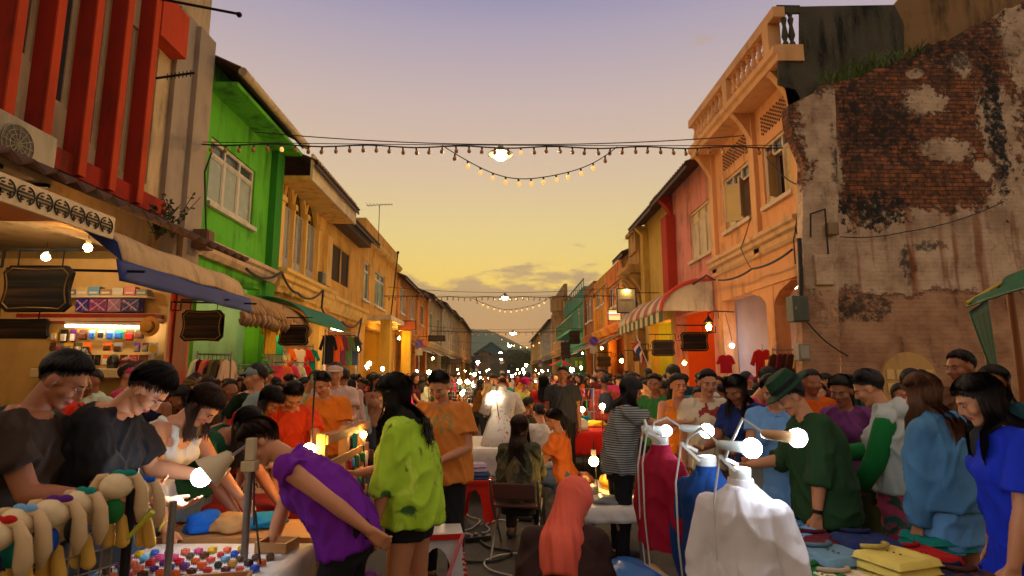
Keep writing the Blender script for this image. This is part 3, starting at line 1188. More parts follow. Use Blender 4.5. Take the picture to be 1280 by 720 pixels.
# pilasters with scrolled brackets, pierced friezes, string course, soffit
for yy in (q0 + .35, (rw1[1] + rw2[0]) / 2, q1 - .22):
	g1.box('pilaster', orat, .003, .1, yy - .13, yy + .13, 4.08, zb0 - .03)
	corbel(g1, yy, .16, .46, 1.0, zb0 - .021, orat)
for a, b in ((rw1[0], rw1[1]), (rw2[0], rw2[1])):
	mb = MB()
	y = a + .05
	i = 0
	while y < b - .05:
		for k in range(5):
			z = rw2[3] + .22 + .085 * k + (.04 if i % 2 else 0)
			mb.box(g1.x(.004), g1.x(.012), y, y + .045, z, z + .05)  # dark raised blocks stand in for the shade inside the holes
		y += .07
		i += 1
	mb.m = 1
	mb.box(g1.x(.001), g1.x(.0035), a, b, rw2[3] + .18, rw2[3] + .7)
	part(mb, 'pierced_frieze', [M('frieze hole shade', (84, 40, 20), rough=.9, world=True), ora], g1.root)
z_s = on_x(895, 345, 5.5)[1]
crm = stucco('pale string course', (222, 178, 128), .4)
g1.mould('string_course', crm, q0 + .3, q1 - .02, [(0.003, z_s - .05), (.06, z_s - .02), (.1, z_s + .04), (.1, z_s + .14), (.18, z_s + .18), (.18, z_s + .26), (.24, z_s + .3), (.24, z_s + .38), (.003, z_s + .42)])
# arcade column with pedestal and flared head
yc = on_x(956, 400, 5.4)[0]
mb = MB()
mb.box(g1.x(-.02), g1.x(-.34), yc - .17, yc + .17, 1.9, 3.42)
mb.box(g1.x(.05), g1.x(-.41), yc - .24, yc + .24, .14, 1.9)
part(mb, 'column', ora, g1.root, bevel=.015)
for sg in (-1, 1):
	mb = MB()
	mm = Matrix(((0, 0, 1, min(g1.x(-.04), g1.x(-.3))), (1, 0, 0, yc), (0, 1, 0, 0), (0, 0, 0, 1)))
	mb.prism([(sg * .17, 3.42), (sg * .17, 3.0), (sg * .24, 3.12), (sg * .42, 3.25), (sg * .95, 3.4), (sg * .95, 3.42)], .26, mm)
	part(mb, 'bracket', ora, g1.root)
# painted circle on the arcade wall
def disc(mb, c, r, a0, a1, thick, axis='x', n=40):
	pts = [(r * math.cos(R(a0 + (a1 - a0) * k / n)), r * math.sin(R(a0 + (a1 - a0) * k / n))) for k in range(n + 1)]
	if a1 - a0 < 359:
		pts = [(0, 0)] + pts
	mm = Matrix(((0, 0, 1, c[0]), (1, 0, 0, c[1]), (0, 1, 0, c[2]), (0, 0, 0, 1))) if axis == 'x' else Matrix(((1, 0, 0, c[0]), (0, 0, 1, c[1]), (0, 1, 0, c[2]), (0, 0, 0, 1)))
	mb.prism(pts, thick, mm)
xi = g1.x(-2.3)
mb = MB()
cy_, cz_ = on_x(950, 440, xi)
disc(mb, (xi - .012, cy_, 1.2), 1.05, 0, 180, .01)
part(mb, 'painted_circle', M('orange mural paint', (226, 84, 36), rough=.7, world=True), g1.root)
# mouldy gable of the apricot house and the tan loft wall behind it: the near end seen from the gap
def wall_poly(name, mat, pts_px, Y, thick, root=None, label=None, cat='wall'):
	mb = MB()
	pts = [on_y(px, py, Y) for px, py in pts_px]
	mm = Matrix(((1, 0, 0, 0), (0, 0, 1, Y), (0, 1, 0, 0), (0, 0, 0, 1)))
	mb.prism(pts, thick, mm)
	if root is not None:
		return part(mb, name, mat, root, label=label)
	o = mb.build(name, mat, origin=(pts[0][0], Y, 0))
	return tag(o, label, cat)
wall_poly('mouldy_gable', MOLD, [(1000, 56), (1000, 8), (1118, 6), (1130, 30), (1130, 200), (1000, 200)], 9.72, .05, g1.root, 'black mouldy side of the parapet')
wall_poly('mouldy_base', MOLD, [(973, 105), (973, 57), (1000, 57.5), (1000, 200), (1012, 200), (1008, 140), (995, 112)], 9.716, .045, g1.root)
wall_poly('rail_end', MOLD, [(971, 16), (971, 6), (1000, 6.5), (1000, 16)], 9.715, .05, g1.root)
for px in (982, 990.5):
	x_, z0_ = on_y(px, 57, 9.74)
	_, z1_ = on_y(px, 16, 9.74)
	H_ = z1_ - z0_
	mb = MB()
	mb.lathe([(.055, 0), (.055, .05), (.03, .1), (.062, .3 * H_), (.03, .62 * H_), (.055, .8 * H_), (.03, .88 * H_), (.055, H_)], c=(x_, 9.74, z0_ - .01), n=10)
	part(mb, 'side_baluster', MOLD, g1.root, smooth=True)
wall_poly('loft_wall', stucco('tan loft', (150, 116, 78), .9, (34, 28, 20)), [(1131, 200), (1119, 5), (1130, -8), (1420, -120), (1420, 200)], 9.78, .2, g1.root)
# ------------------------------------------------------------------ ruined brick wall
bm_, bt, bb = newmat('weathered brick')
pos = bt.n('ShaderNodeNewGeometry').outputs['Position']
sx = bt.n('ShaderNodeSeparateXYZ', i0=pos)
PX, PZ = sx.outputs[0], sx.outputs[2]
PW = bt.n('ShaderNodeCombineXYZ', i0=bt.math('ADD', PX, sx.outputs[1]), i1=PZ, i2=0.0).outputs[0]
bw = bt.n('ShaderNodeTexBrick', dict(offset=.5), i0=PW, Color1=lin((184, 108, 62)), Color2=lin((124, 74, 46)), Mortar=lin((70, 58, 46)), Scale=1.0)
bw.inputs['Mortar Size'].default_value = .008
bw.inputs['Brick Width'].default_value = .24
bw.inputs['Row Height'].default_value = .075
bw.inputs['Bias'].default_value = -.1
vn = bt.noise(pos, 2.0, 6, .65)
vn2 = bt.noise(pos, 9.0, 5, .65)
brickc = bt.mix(bt.step(vn2, .32, .7), bw.outputs[0], lin((62, 44, 32)))
plast = bt.mix(bt.step(vn, .35, .7), lin((218, 188, 156)), lin((176, 144, 116)))
plast = bt.mix(bt.math('MULTIPLY', bt.step(vn2, .5, .8), .5), plast, lin((90, 74, 62)))
def emask(px, py, rx, ry, wob=.5, soft=.12):
	cx, cz = on_y(px, py, 9.5)
	k = 9.5 / FPX
	dx = bt.math('DIVIDE', bt.math('SUBTRACT', PX, cx), rx * k)
	dz = bt.math('DIVIDE', bt.math('SUBTRACT', PZ, cz), ry * k)
	d = bt.math('SQRT', bt.math('ADD', bt.math('MULTIPLY', dx, dx), bt.math('MULTIPLY', dz, dz)))
	wv = bt.math('MULTIPLY_ADD', bt.noise(pos, 2.6, 8, .72, 1.2), wob * 4.4, -wob * 2.2)
	w2 = bt.math('MULTIPLY_ADD', bt.noise(pos, 8.5, 5, .7), wob * 3.2, -wob * 1.6)
	return bt.math('SUBTRACT', 1.0, bt.step(bt.math('ADD', bt.math('ADD', d, wv), w2), 1 - soft, 1 + soft))
def zofpy(py):
	return on_y(1140, py, 9.5)[1]
wob = bt.math('MULTIPLY_ADD', bt.noise(pos, 2.4, 6, .65), .9, -.45)
zz = bt.math('ADD', PZ, wob)
band = bt.math('MULTIPLY', bt.step(zz, zofpy(366) - .02, zofpy(366) + .06), bt.math('SUBTRACT', 1.0, bt.step(zz, zofpy(262) - .04, zofpy(262) + .04)))
pm = band
for a in ((1150, 130, 30, 22), (1178, 190, 36, 16), (1198, 85, 14, 18), (1245, 160, 30, 60), (1270, 60, 28, 60), (1225, 215, 14, 16), (1140, 96, 12, 8),
          (1010, 160, 16, 40), (1000, 150, 20, 30), (1038, 205, 12, 50), (1010, 250, 20, 40), (1012, 170, 34, 70), (1020, 300, 36, 110), (1024, 225, 26, 60), (1270, 280, 40, 90)):
	pm = bt.math('MAXIMUM', pm, emask(*a))
c = bt.mix(pm, brickc, plast)
# smooth orange render low down
lowm = bt.math('SUBTRACT', 1.0, bt.step(zz, zofpy(368) - .05, zofpy(368) + .05))
c = bt.mix(bt.math('MULTIPLY', lowm, .85), c, bt.mix(bt.step(vn, .3, .75), lin((204, 158, 122)), lin((158, 112, 80))))
# black mould, rust runs
mold = bt.math('MAXIMUM', emask(1085, 265, 42, 22, .9), emask(1238, 150, 13, 110, .6))
for a in ((1120, 60, 140, 34), (1060, 150, 16, 60), (1110, 160, 40, 40), (1005, 118, 30, 14), (1030, 215, 9, 36), (1068, 385, 30, 16), (1130, 330, 10, 20), (1160, 308, 16, 6)):
	mold = bt.math('MAXIMUM', mold, bt.math('MULTIPLY', emask(*a, wob=1.0, soft=.4), .85))
run = bt.noise(bt.scaled(pos, (1, 1, .08)), 5.5, 4, .6)
mold = bt.math('MAXIMUM', mold, bt.math('MULTIPLY', bt.math('MULTIPLY', bt.step(run, .52, .7), bt.step(vn, .45, .65)), .7))
c = bt.mix(bt.math('MULTIPLY', mold, bt.step(vn2, .28, .55)), c, lin((34, 31, 27)))
rust = bt.math('MULTIPLY', band, bt.step(bt.noise(bt.scaled(pos, (1, 1, .05)), 4.3, 3, .5), .56, .68))
c = bt.mix(bt.math('MULTIPLY', rust, .75), c, lin((138, 70, 26)))
bt.set(bb.inputs['Base Color'], c)
bb.inputs['Roughness'].default_value = .92
hgt = bt.math('ADD', bt.math('MULTIPLY', bw.outputs['Fac'], -.5), bt.math('ADD', bt.math('MULTIPLY', pm, .9), bt.math('MULTIPLY', vn2, .7)))
bt.set(bb.inputs['Normal'], bt.n('ShaderNodeBump', Strength=.7, Distance=.03, Height=hgt).outputs[0])
BRICK = bm_
# ruin: long party wall facing the camera, ragged top, with the broken front pier
ruin = empty('ruined_wall', (6.2, 9.5, 0), 0, 'ruined brick party wall with patches of fallen plaster and black mould', 'wall')
top = [(1022, 112), (1062, 100), (1080, 96), (1090, 88), (1110, 84), (1128, 74), (1150, 68), (1162, 57), (1190, 50), (1206, 38), (1232, 28), (1262, 12), (1300, -6), (1420, -50)]
Yw = 9.42
pts = [on_y(px, py, Yw) for px, py in top]
mb = MB()
nx, nz2 = 150, 90
def ruinw(u, v):
	x = pts[0][0] + (pts[-1][0] - pts[0][0]) * u
	zt_ = float(np.interp(x, [p[0] for p in pts], [p[1] for p in pts])) + mnoise.noise((x * 4, 1, 3)) * .06 + (.04 if math.sin(x * 21) > 0 else 0)
	z = zt_ * v
	dy = mnoise.noise((x * 1.7, z * 1.7, 4)) * .05 + mnoise.noise((x * 6, z * 6, 9)) * .018
	return Vector((x, Yw + .1 + dy, z))
mb.slab(ruinw, nx, nz2, .2)
part(mb, 'brick_face', BRICK, ruin, smooth=True)
# arched doorway with a panelled door in the foot of it
ax, az = on_y(1136, 462, Yw - .05)
mb = MB()
for a0 in range(0, 180, 12):
	pass
disc(mb, (ax, Yw - .06, 1.5), .46, 0, 180, .07, axis='y')
mb.box(ax - .46, ax + .46, Yw - .06, Yw + .01, .0, 1.5)
dr = part(mb, 'arched_door', M('buff door paint', (206, 160, 92), rough=.6, grime=.3, world=True), ruin)
for k in range(5):
	for j in range(2):
		mb = MB()
		xx = ax - .38 + .16 * k
		mb.box(xx, xx + .12, Yw - .075, Yw - .062, 1.3 + .22 * j, 1.46 + .22 * j)
		part(mb, 'door_panel', M('buff door panel', (230, 190, 120), rough=.5, world=True), dr)
# broken front pier: rough lump of plastered brick with a curved scroll at its head
prof = [(985, 132, 1046), (984, 142, 1046), (986, 152, 1046), (990, 168, 1046), (996, 182, 1046), (1001, 196, 1046), (1004, 210, 1046), (1004, 230, 1047), (1003, 260, 1047),
		(1003, 300, 1048), (1003, 340, 1048), (1003, 400, 1049), (1003, 470, 1050), (1003, 640, 1052)]
PY = 9.05
pl_ = [(on_y(a, b, PY)[0], on_y(cx_, b, PY)[0], on_y(a, b, PY)[1]) for a, b, cx_ in prof][::-1]
mb = MB()
Zs = [p[2] for p in pl_]
def pier(u, v):
	z = Zs[0] + (Zs[-1] - Zs[0]) * v
	xl = float(np.interp(z, Zs, [p[0] for p in pl_]))
	xr = float(np.interp(z, Zs, [p[1] for p in pl_]))
	k = 4 * u
	wdt = .2
	if k < 1:
		p = Vector((xl + (xr - xl) * k, PY, z))
	elif k < 2:
		p = Vector((xr, PY + wdt * (k - 1), z))
	elif k < 3:
		p = Vector((xr + (xl - xr) * (k - 2), PY + wdt, z))
	else:
		p = Vector((xl, PY + wdt * (4 - k), z))
	n1 = mnoise.noise((p.x * 3, p.y * 3, p.z * 2.2)) * .05 + mnoise.noise((p.x * 9, p.y * 9, p.z * 9)) * .022
	if z < 2.2:
		n1 *= .4
	c0 = Vector(((xl + xr) / 2, PY + wdt / 2, z))
	n1 *= .6
	d = (p - c0).normalized()
	top_slope = max(0, (z - Zs[-1] + .25)) * .0
	q = p + d * n1
	if v > .97:
		q.z += (q.x - xl) * .5 * (v - .97) / .03
	return q
mb.sheet(pier, 64, 120)
kk = 64
tv = [pier(i / 64, 1) for i in range(64)]
mb.add([*tv, sum(tv, Vector()) / 64], [(i, (i + 1) % 64, 64) for i in range(64)])
part(mb, 'broken_pier', BRICK, ruin, smooth=True)
# bricked-up rectangular recess and loose plaster flakes on the pier
mb = MB()
x0_, z1_ = on_y(1018, 318, PY - .06)
x1_, z0_ = on_y(1044, 356, PY - .06)
mb.box(x0_, x1_, PY - .07, PY + .1, z0_, z1_)
part(mb, 'brick_patch', BRICK, ruin, bevel=.01)
# weeds along the ragged top
weed = M('weed green', (86, 104, 46), rough=.8, var=.4)
mb = MB()
wr = random.Random(5)
for k in range(190):
	u = wr.random() ** 1.2 * .3
	x = pts[0][0] + .1 + 1.9 * wr.random() ** 1.1
	z = float(np.interp(x, [p[0] for p in pts], [p[1] for p in pts])) - .02
	hh = wr.uniform(.1, .42) * (1.3 - abs(x - pts[0][0] - .7) * .5)
	lean = Vector((wr.uniform(-.2, .2), wr.uniform(-.25, .1), 0))
	a = Vector((x, Yw + wr.uniform(.0, .2), z))
	b = a + Vector((lean.x * .4, lean.y * .4, hh * .6))
	c2 = a + Vector((lean.x, lean.y, hh))
	wd = wr.uniform(.008, .022)
	sd_ = Vector((wd, 0, 0))
	mb.add([a - sd_ * .5, a + sd_ * .5, b + sd_, b - sd_, c2], [(0, 1, 2, 3), (3, 2, 4)])
wo = mb.build('weeds', weed, origin=(pts[0][0], Yw, 7))
tag(wo, 'tuft of green weeds sprouting on the ragged top of the brick ruin', 'weeds', kind='stuff')
# ------------------------------------------------------------------ red house and yellow house under one tiled eave
red2 = stucco('coral red', (224, 144, 126), .55)
red2t = stucco('coral red trim', (180, 58, 40), .3)
r0, r1 = q1 + .01, on_x(838, 300, 5.5)[0]
z6 = on_x(872, 190, 5.0)[1]
g2 = House('coral_house', 'coral red shophouse with closed cream plank shutters above a striped awning', 1, r0, r1, z6 + .15, red2, 4.0)
wr_ = (on_x(890, 280, 5.5)[0], on_x(862, 280, 5.5)[0], on_x(862, 329, 5.5)[1], on_x(862, 268, 5.5)[1])
g2.window(wr_, 'planks', n=3, transom=.25, frame=CREAM, pane=yelglass)
g2.body(recess=2.2, inner=stucco('flame orange', (226, 90, 26), .15), ah=3.4, piers=(.3, .3))
g2.roof(.65, 2.0, 5)
g2.box('pilaster', red2t, .003, .3, r1 - .6, r1 - .003, 4.0, z6 - .6)
corbel(g2, r1 - .25, .3, .55, .9, z6 + .1, red2t)
g2.box('leaf_door', M('yellow green door', (150, 176, 48), rough=.5, grime=.3, world=True), -2.12, -2.19, r0 + .6, r0 + 1.9, .14, 2.5)
y6a, y6b = r1 + .01, on_x(806, 300, 5.5)[0]
ylw = stucco('mustard', (206, 168, 78), .35)
g3 = House('mustard_house', 'mustard yellow shophouse with green casement window under the tiled eave', 1, y6a, y6b, z6 + .1, ylw, 4.0)
wr_ = (on_x(848, 320, 5.5)[0], on_x(831, 320, 5.5)[0], on_x(831, 347, 5.5)[1], on_x(831, 302, 5.5)[1])
wr_ = (max(wr_[0], y6a + .5), wr_[1], wr_[2], wr_[3])
g3.window(wr_, n=3, transom=.3, frame=WHITE, pane=GREENGLASS)
g3.body(recess=2.2, inner=stucco('lime yellow', (206, 206, 74), .15), ah=3.4, piers=(.3, .3))
g3.roof(.65, 2.0, 5)
g3.box('pilaster', ylw, .003, .2, y6b - .5, y6b - .003, 4.0, z6 - .3)
corbel(g3, y6b - .25, .3, .5, .8, z6 - .05, ylw)
# quarter-barrel awning, red and white stripes, dark green valance
ya_, yb_ = q1 + .15, on_x(775, 410, 4.15)[0]
zt6 = on_x(889, 350, 5.45)[1]
zl6 = on_x(825, 390, 4.15)[1]
def barrel(u, v):
	a = v * PI / 2
	return Vector((5.46 - 1.35 * math.sin(a), ya_ + (yb_ - ya_) * u, zl6 + (zt6 - zl6) * math.cos(a)))
sm, st, sb = newmat('striped awning canvas')
sy = st.n('ShaderNodeSeparateXYZ', i0=st.n('ShaderNodeNewGeometry').outputs['Position']).outputs[1]
fr = st.math('FRACT', st.math('MULTIPLY', sy, 1.05))
far_ = st.step(sy, 19.2, 19.3)
cc = st.mix(st.step(fr, .5, .53), lin((160, 70, 48)), lin((196, 178, 146)))
cc = st.mix(far_, cc, lin((186, 172, 144)))
nzz = st.noise(st.n('ShaderNodeNewGeometry').outputs['Position'], 2.4, 6, .65)
cc = st.mix(st.math('MULTIPLY', st.step(nzz, .45, .75), .5), cc, lin((100, 74, 50)))
st.set(sb.inputs['Base Color'], cc)
sb.inputs['Roughness'].default_value = .75
mb = MB()
mb.slab(barrel, 30, 12, .02)
aw2 = part(mb, 'awning', sm, g2.root, smooth='all')
mb = MB()
out = [(0, 0)] + [(1.35 * math.sin(R(a)), (zt6 - zl6) * math.cos(R(a))) for a in range(0, 91, 6)]
mm = Matrix(((-1, 0, 0, 5.46), (0, 0, 1, ya_ - .012), (0, 1, 0, zl6), (0, 0, 0, 1)))
mb.prism(out, .012, mm)
part(mb, 'awning_side', M('awning white canvas', (206, 192, 166), rough=.8, grime=.6, world=True), aw2)
mb = MB()
mb.tube([(5.46 - 1.37 * math.sin(R(a)), ya_ - .02, zl6 + (zt6 - zl6 + .02) * math.cos(R(a))) for a in range(0, 91, 6)], .05, 8)
part(mb, 'awning_edging', M('red edging', (196, 64, 40), rough=.7), aw2, smooth=True)
mb = MB()
y = ya_
i = 0
while y < yb_:
	mb.m = i % 2
	mb.box(4.11, 4.125, y, y + .29, zl6 - .28 + .03 * (i % 2), zl6 - .005)
	y += .3
	i += 1
part(mb, 'valance', [M('dark green valance', (40, 66, 42), rough=.8), M('cream valance', (196, 176, 110), rough=.8)], aw2)
# ------------------------------------------------------------------ ornate house, then the rest of the row
y7a, y7b = y6b + .01, on_x(791, 300, 5.5)[0]
orn = stucco('aged ochre', (190, 146, 78), .7)
z7 = on_x(790, 332, 4.8)[1]
g4 = House('ornate_house', 'aged ochre house with pedimented parapet, arched loggia and scrolled brackets', 1, y7a, y7b, z7, orn, 4.0)
W_ = y7b - y7a
for k in range(2):
	c_ = y7a + W_ * (k + .5) / 2
	g4.window((c_ - .5, c_ + .5, 4.3, z7 - 1.0), 'louver', n=2, transom=0, pane=DARKWOOD)
g4.body(recess=2.2, ah=3.4)
g4.mould('cornice', orn, y7a, y7b, [(0.003, z7 - .15), (.5, z7 - .05), (.7, z7 + .06), (.7, z7 + .2), (.003, z7 + .2)])
for yy in (y7a + .3, y7a + W_ / 2, y7b - .3):
	corbel(g4, yy, .2, .6, 1.2, z7 - .16, orn)
g4.box('parapet', orn, .25, 0, y7a, y7b, z7 + .203, z7 + .75)
g4.box('pediment_block', orn, .35, -.2, y7a + .1, y7a + 1.3, z7 + .753, z7 + 1.5)
g4.box('pediment_cap', orn, .45, -.3, y7a, y7a + 1.4, z7 + 1.503, z7 + 1.65)
g4.box('loggia_band', DARKWOOD, .02, .5, y7a + .2, y7b - .2, 3.9, 4.15)
RG = [
	('tan_house', 'narrow tan house with a dark overhanging roof edge beside the ornate house', 791, 780, (787, 306), (186, 138, 82), dict(wins=1, style='louver', pane=DARKWOOD, canopy=1.2)),
	('tangerine_house', 'tangerine house with a plain stepped parapet along the right row', 780, 760, (768, 324), (216, 124, 46), dict(wins=2, roof=False, parapet=.9, canopy=1.3)),
	('ochre_house', 'golden ochre house with tall blank bays along the right row', 760, 744, (750, 342), (214, 146, 50), dict(wins=2, roof=False, parapet=.6, canopy=1.3, wz=(5.4, 6.6))),
	('brown_house', 'brown house with vertical bays next to the teal house', 744, 731, (736, 352), (158, 100, 58), dict(wins=3, roof=False, parapet=.4, canopy=1.0)),
	('teal_house', 'teal green house with a railed roof terrace on the right row', 731, 706, (712, 356), (72, 140, 116), dict(wins=2, roof=False, parapet=1.0, balcony=True, pane=GREENP)),
	('tower_house', 'tall beige house with a bracketed corner turret on the right row', 706, 690, (694, 366), (172, 134, 88), dict(wins=2, roof=False, parapet=1.2)),
	('grey_house', 'pale grey house stepping up behind the green hanging sign', 690, 676, (682, 404), (176, 168, 152), dict(wins=2)),
	('lemon_house', 'lemon coloured house at the far end of the right row', 676, 664, (668, 420), (200, 160, 78), dict(wins=2)),
]
prev = y7b + .01
for nm, lb, pa, pb, tp, col, kw in RG:
	ya2, yb2 = prev, on_x(pb, 380, 5.5)[0]
	h = simple_house(nm, lb, 1, ya2, yb2, on_x(tp[0], tp[1], 5.2)[1] - kw.get('parapet', 0) - (1.0 if nm == 'teal_house' else 0), col, **kw)
	FAR.append(h)
	if nm == 'teal_house':
		mb = MB()
		y = ya2 + .3
		while y < yb2 - .2:
			mb.box(h.x(.05), h.x(.0), y, y + .05, h.zt + 1.003, h.zt + 1.5)
			y += 1.1
		mb.box(h.x(.07), h.x(-.02), ya2 + .2, yb2 - .2, h.zt + 1.503, h.zt + 1.56)
		part(mb, 'terrace_rail', GREENP, h.root)
	if nm == 'tower_house':
		z = h.zt + .9
		mb = MB()
		mb.lathe([(.2, z - 3.4), (.5, z - 2.8), (.8, z - 2.1), (.95, z - 2.0), (.95, z - .9), (1.05, z - .85), (1.05, z - .7)], c=(5.3, ya2 + 1.6, 0), n=8)
		part(mb, 'turret', h.mat, h.root)
	prev = yb2 + .01
RIGHT_END = prev
# ------------------------------------------------------------------ what closes the street
def gabled(name, label, x0, x1, y0, y1, zt, rise, col, rc, axis='x'):
	root = empty(name, ((x0 + x1) / 2, (y0 + y1) / 2, 0), 0, label, 'building')
	mb = MB()
	mb.box(x0, x1, y0, y1, 0, zt)
	part(mb, 'wall', stucco(name, col, .5), root)
	mb = MB()
	xm = (x0 + x1) / 2
	for a, b in ((x0 - .5, xm), (x1 + .5, xm)):
		mb.add([(a, y0 - .4, zt - .25), (a, y1, zt - .25), (b, y1, zt + rise), (b, y0 - .4, zt + rise),
				(a, y0 - .4, zt - .05), (a, y1, zt - .05), (b, y1, zt + rise + .2), (b, y0 - .4, zt + rise + .2)],
               [(0, 1, 2, 3), (4, 7, 6, 5), (0, 3, 7, 4), (0, 4, 5, 1), (1, 5, 6, 2), (2, 6, 7, 3)])
	part(mb, 'roof', rc, root)
	mb = MB()
	mb.add([(x0, y0 + .02, zt), (x1, y0 + .02, zt), (xm, y0 + .02, zt + rise), (x0, y0 + .3, zt), (x1, y0 + .3, zt), (xm, y0 + .3, zt + rise)],
           [(0, 1, 2), (3, 5, 4), (0, 3, 4, 1), (1, 4, 5, 2), (2, 5, 3, 0)])
	part(mb, 'gable', stucco(name + ' gable', (70, 106, 116), .2), root)
	n = max(2, int((x1 - x0) / 2.2))
	for k in range(n):
		for fl in range(max(1, int(zt / 3.2))):
			xx = x0 + (x1 - x0) * (k + .5) / n
			mb = MB()
			mb.box(xx - .5, xx + .5, y0 - .03, y0 - .005, 1.2 + 3.1 * fl, 2.6 + 3.1 * fl)
			wn = part(mb, 'window', GLASS, root)
	return root
BLUER = M('blue sheet roof', (44, 104, 126), rough=.55, grime=.3, world=True)
GREYR = M('grey sheet roof', (92, 90, 88), rough=.6, grime=.5, world=True)
x0_, _ = on_y(594, 440, 150)
x1_, _ = on_y(634, 440, 150)
gabled('blue_roofed_building', 'dark building with a blue gable and roof closing the far end', x0_, x1_, 150, 170, on_y(614, 442, 150)[1], on_y(614, 428, 150)[1] - on_y(614, 442, 150)[1], (86, 84, 76), BLUER)
gabled('grey_block', 'small grey block with one dark window before the blue roofed building', on_y(598, 440, 128)[0], on_y(611, 440, 128)[0], 128, 140, on_y(604, 440, 128)[1], .3, (120, 100, 78), GREYR)
gabled('dusky_block', 'dusky flat block with lit windows among the far trees', on_y(630, 440, 165)[0], on_y(655, 440, 165)[0], 170, 180, 8.0, .6, (70, 66, 58), GREYR)
leafm = M('tree leaf', (58, 82, 42), rough=.85, var=.5, scale=1.2)
barkm = M('tree bark', (74, 58, 44), rough=.9, bump=.5)
def tree(label, x, y, h, r, seed):
	tr = random.Random(seed)
	root = empty('tree', (x, y, 0), 0, label, 'tree', 'trees at the far end of the street')
	mb = MB()
	mb.tube([(0, 0, 0), (.1, 0, h * .3), (.0, .1, h * .55), (.2, 0, h * .8)], [.3, .24, .18, .08], 8)
	for k in range(5):
		a = tr.uniform(0, 6.28)
		mb.tube([(0, 0, h * .45), (math.cos(a) * r * .4, math.sin(a) * r * .4, h * .65), (math.cos(a) * r * .75, math.sin(a) * r * .75, h * .75)], [.12, .08, .04], 6)
	mb.build('trunk', barkm, root, smooth=True)
	mb = MB()
	lobes = [(Vector((tr.gauss(0, .45) * r, tr.gauss(0, .45) * r, h * tr.uniform(.5, .95))), r * tr.uniform(.3, .55)) for _ in range(14)]
	for k in range(2600):
		c, lr = lobes[tr.randrange(len(lobes))]
		d = Vector((tr.gauss(0, 1), tr.gauss(0, 1), tr.gauss(0, .8))).normalized() * lr * tr.uniform(.55, 1.0)
		p = c + d
		a = Vector((tr.gauss(0, 1), tr.gauss(0, 1), tr.gauss(0, 1))).normalized() * .28
		b = Vector((tr.gauss(0, 1), tr.gauss(0, 1), tr.gauss(0, 1))).normalized() * .18
		mb.add([p - a, p + b, p + a, p - b], [(0, 1, 2, 3)])
	mb.build('crown', leafm, root)
	return root
k = 0
for px, Y, h_, r_ in ((640, 158, 8.0, 3.5), (648, 150, 7, 3.2), (655, 162, 8.5, 3.6), (634, 172, 7, 3), (592, 165, 6.5, 3)):
	lbl = ['dark round tree at the far end in the middle of the street', 'shorter dark tree right of the round tree at the far end', 'tallest far tree against the right-hand houses',
           'low dark tree behind the round tree at the far end', 'dark tree beside the far left end house'][k]
	tree(lbl, on_y(px, 440, Y)[0], Y, h_, r_, 40 + k)
	k += 1
# ================================================================== PEOPLE
JOBS = []
def job(o, voxel, smooth=3, post=None):
	JOBS.append((o, voxel, smooth, post))
def bake_jobs():
	"""turn the rough overlapping volumes into one continuous skin each"""
	for o, vx, sm_, post in JOBS:
		m = o.modifiers.new('remesh', 'REMESH')
		m.mode = 'VOXEL'
		m.voxel_size = vx
		m.use_smooth_shade = True
		s = o.modifiers.new('smooth', 'SMOOTH')
		s.factor = .5
		s.iterations = sm_
	dg = bpy.context.evaluated_depsgraph_get()
	dg.update()
	new = []
	for o, vx, sm_, post in JOBS:
		new.append(bpy.data.meshes.new_from_object(o.evaluated_get(dg)))
	for (o, vx, sm_, post), me in zip(JOBS, new):
		o.modifiers.clear()
		mats = list(o.data.materials)
		o.data = me
		me.materials.clear()
		for mt in mats:
			me.materials.append(mt)
		me.polygons.foreach_set('material_index', [0] * len(me.polygons))
		me.polygons.foreach_set('use_smooth', [True] * len(me.polygons))
		if post:
			post(o, me)
	JOBS.clear()
def wrinkle(amp=.007, fx=7.0, fz=3.5, seed=0.0, folds=0.0, nfold=11, zf=(0, 1)):
	def post(o, me):
		n = len(me.vertices)
		co = np.empty(n * 3, 'f')
		me.vertices.foreach_get('co', co)
		no = np.empty(n * 3, 'f')
		me.vertex_normals.foreach_get('vector', no)
		co = co.reshape(-1, 3)
		no = no.reshape(-1, 3)
		h = np.empty(n, 'f')
		nz = mnoise.noise
		for i in range(n):
			x, y, z = co[i]
			sg = 1 if x > 0 else -1
			a = nz((x * fx + sg * z * fz * 1.1 + seed, y * fx - z * 1.5, z * fz * .75))
			b = nz((x * fx * 2.3 - z * 3, y * fx * 2.3 + seed, z * fz * 2.4))
			v = max(0, 1 - abs(a) * 2.6) ** 1.7 * 1.15 - .35 + (1 - abs(b) * 2.2) * .28
			if folds:
				f = min(max((zf[1] - z) / (zf[1] - zf[0]), 0), 1)
				v += folds * f * math.sin(math.atan2(y, x) * nfold + 2.5 * a + seed)
			h[i] = v
		co += no * (h * amp)[:, None]
		me.vertices.foreach_set('co', co.ravel())
		me.update()
	return post
def skinm(name, col):
	return M('skin ' + name, col, rough=.48, var=.1, scale=14, sss=.12, bump=.04, bscale=180, spec=.45)
SK = [skinm('tan', (196, 132, 92)), skinm('brown', (160, 98, 64)), skinm('light', (216, 158, 120)), skinm('deep', (132, 78, 50))]
HAIRM = {}
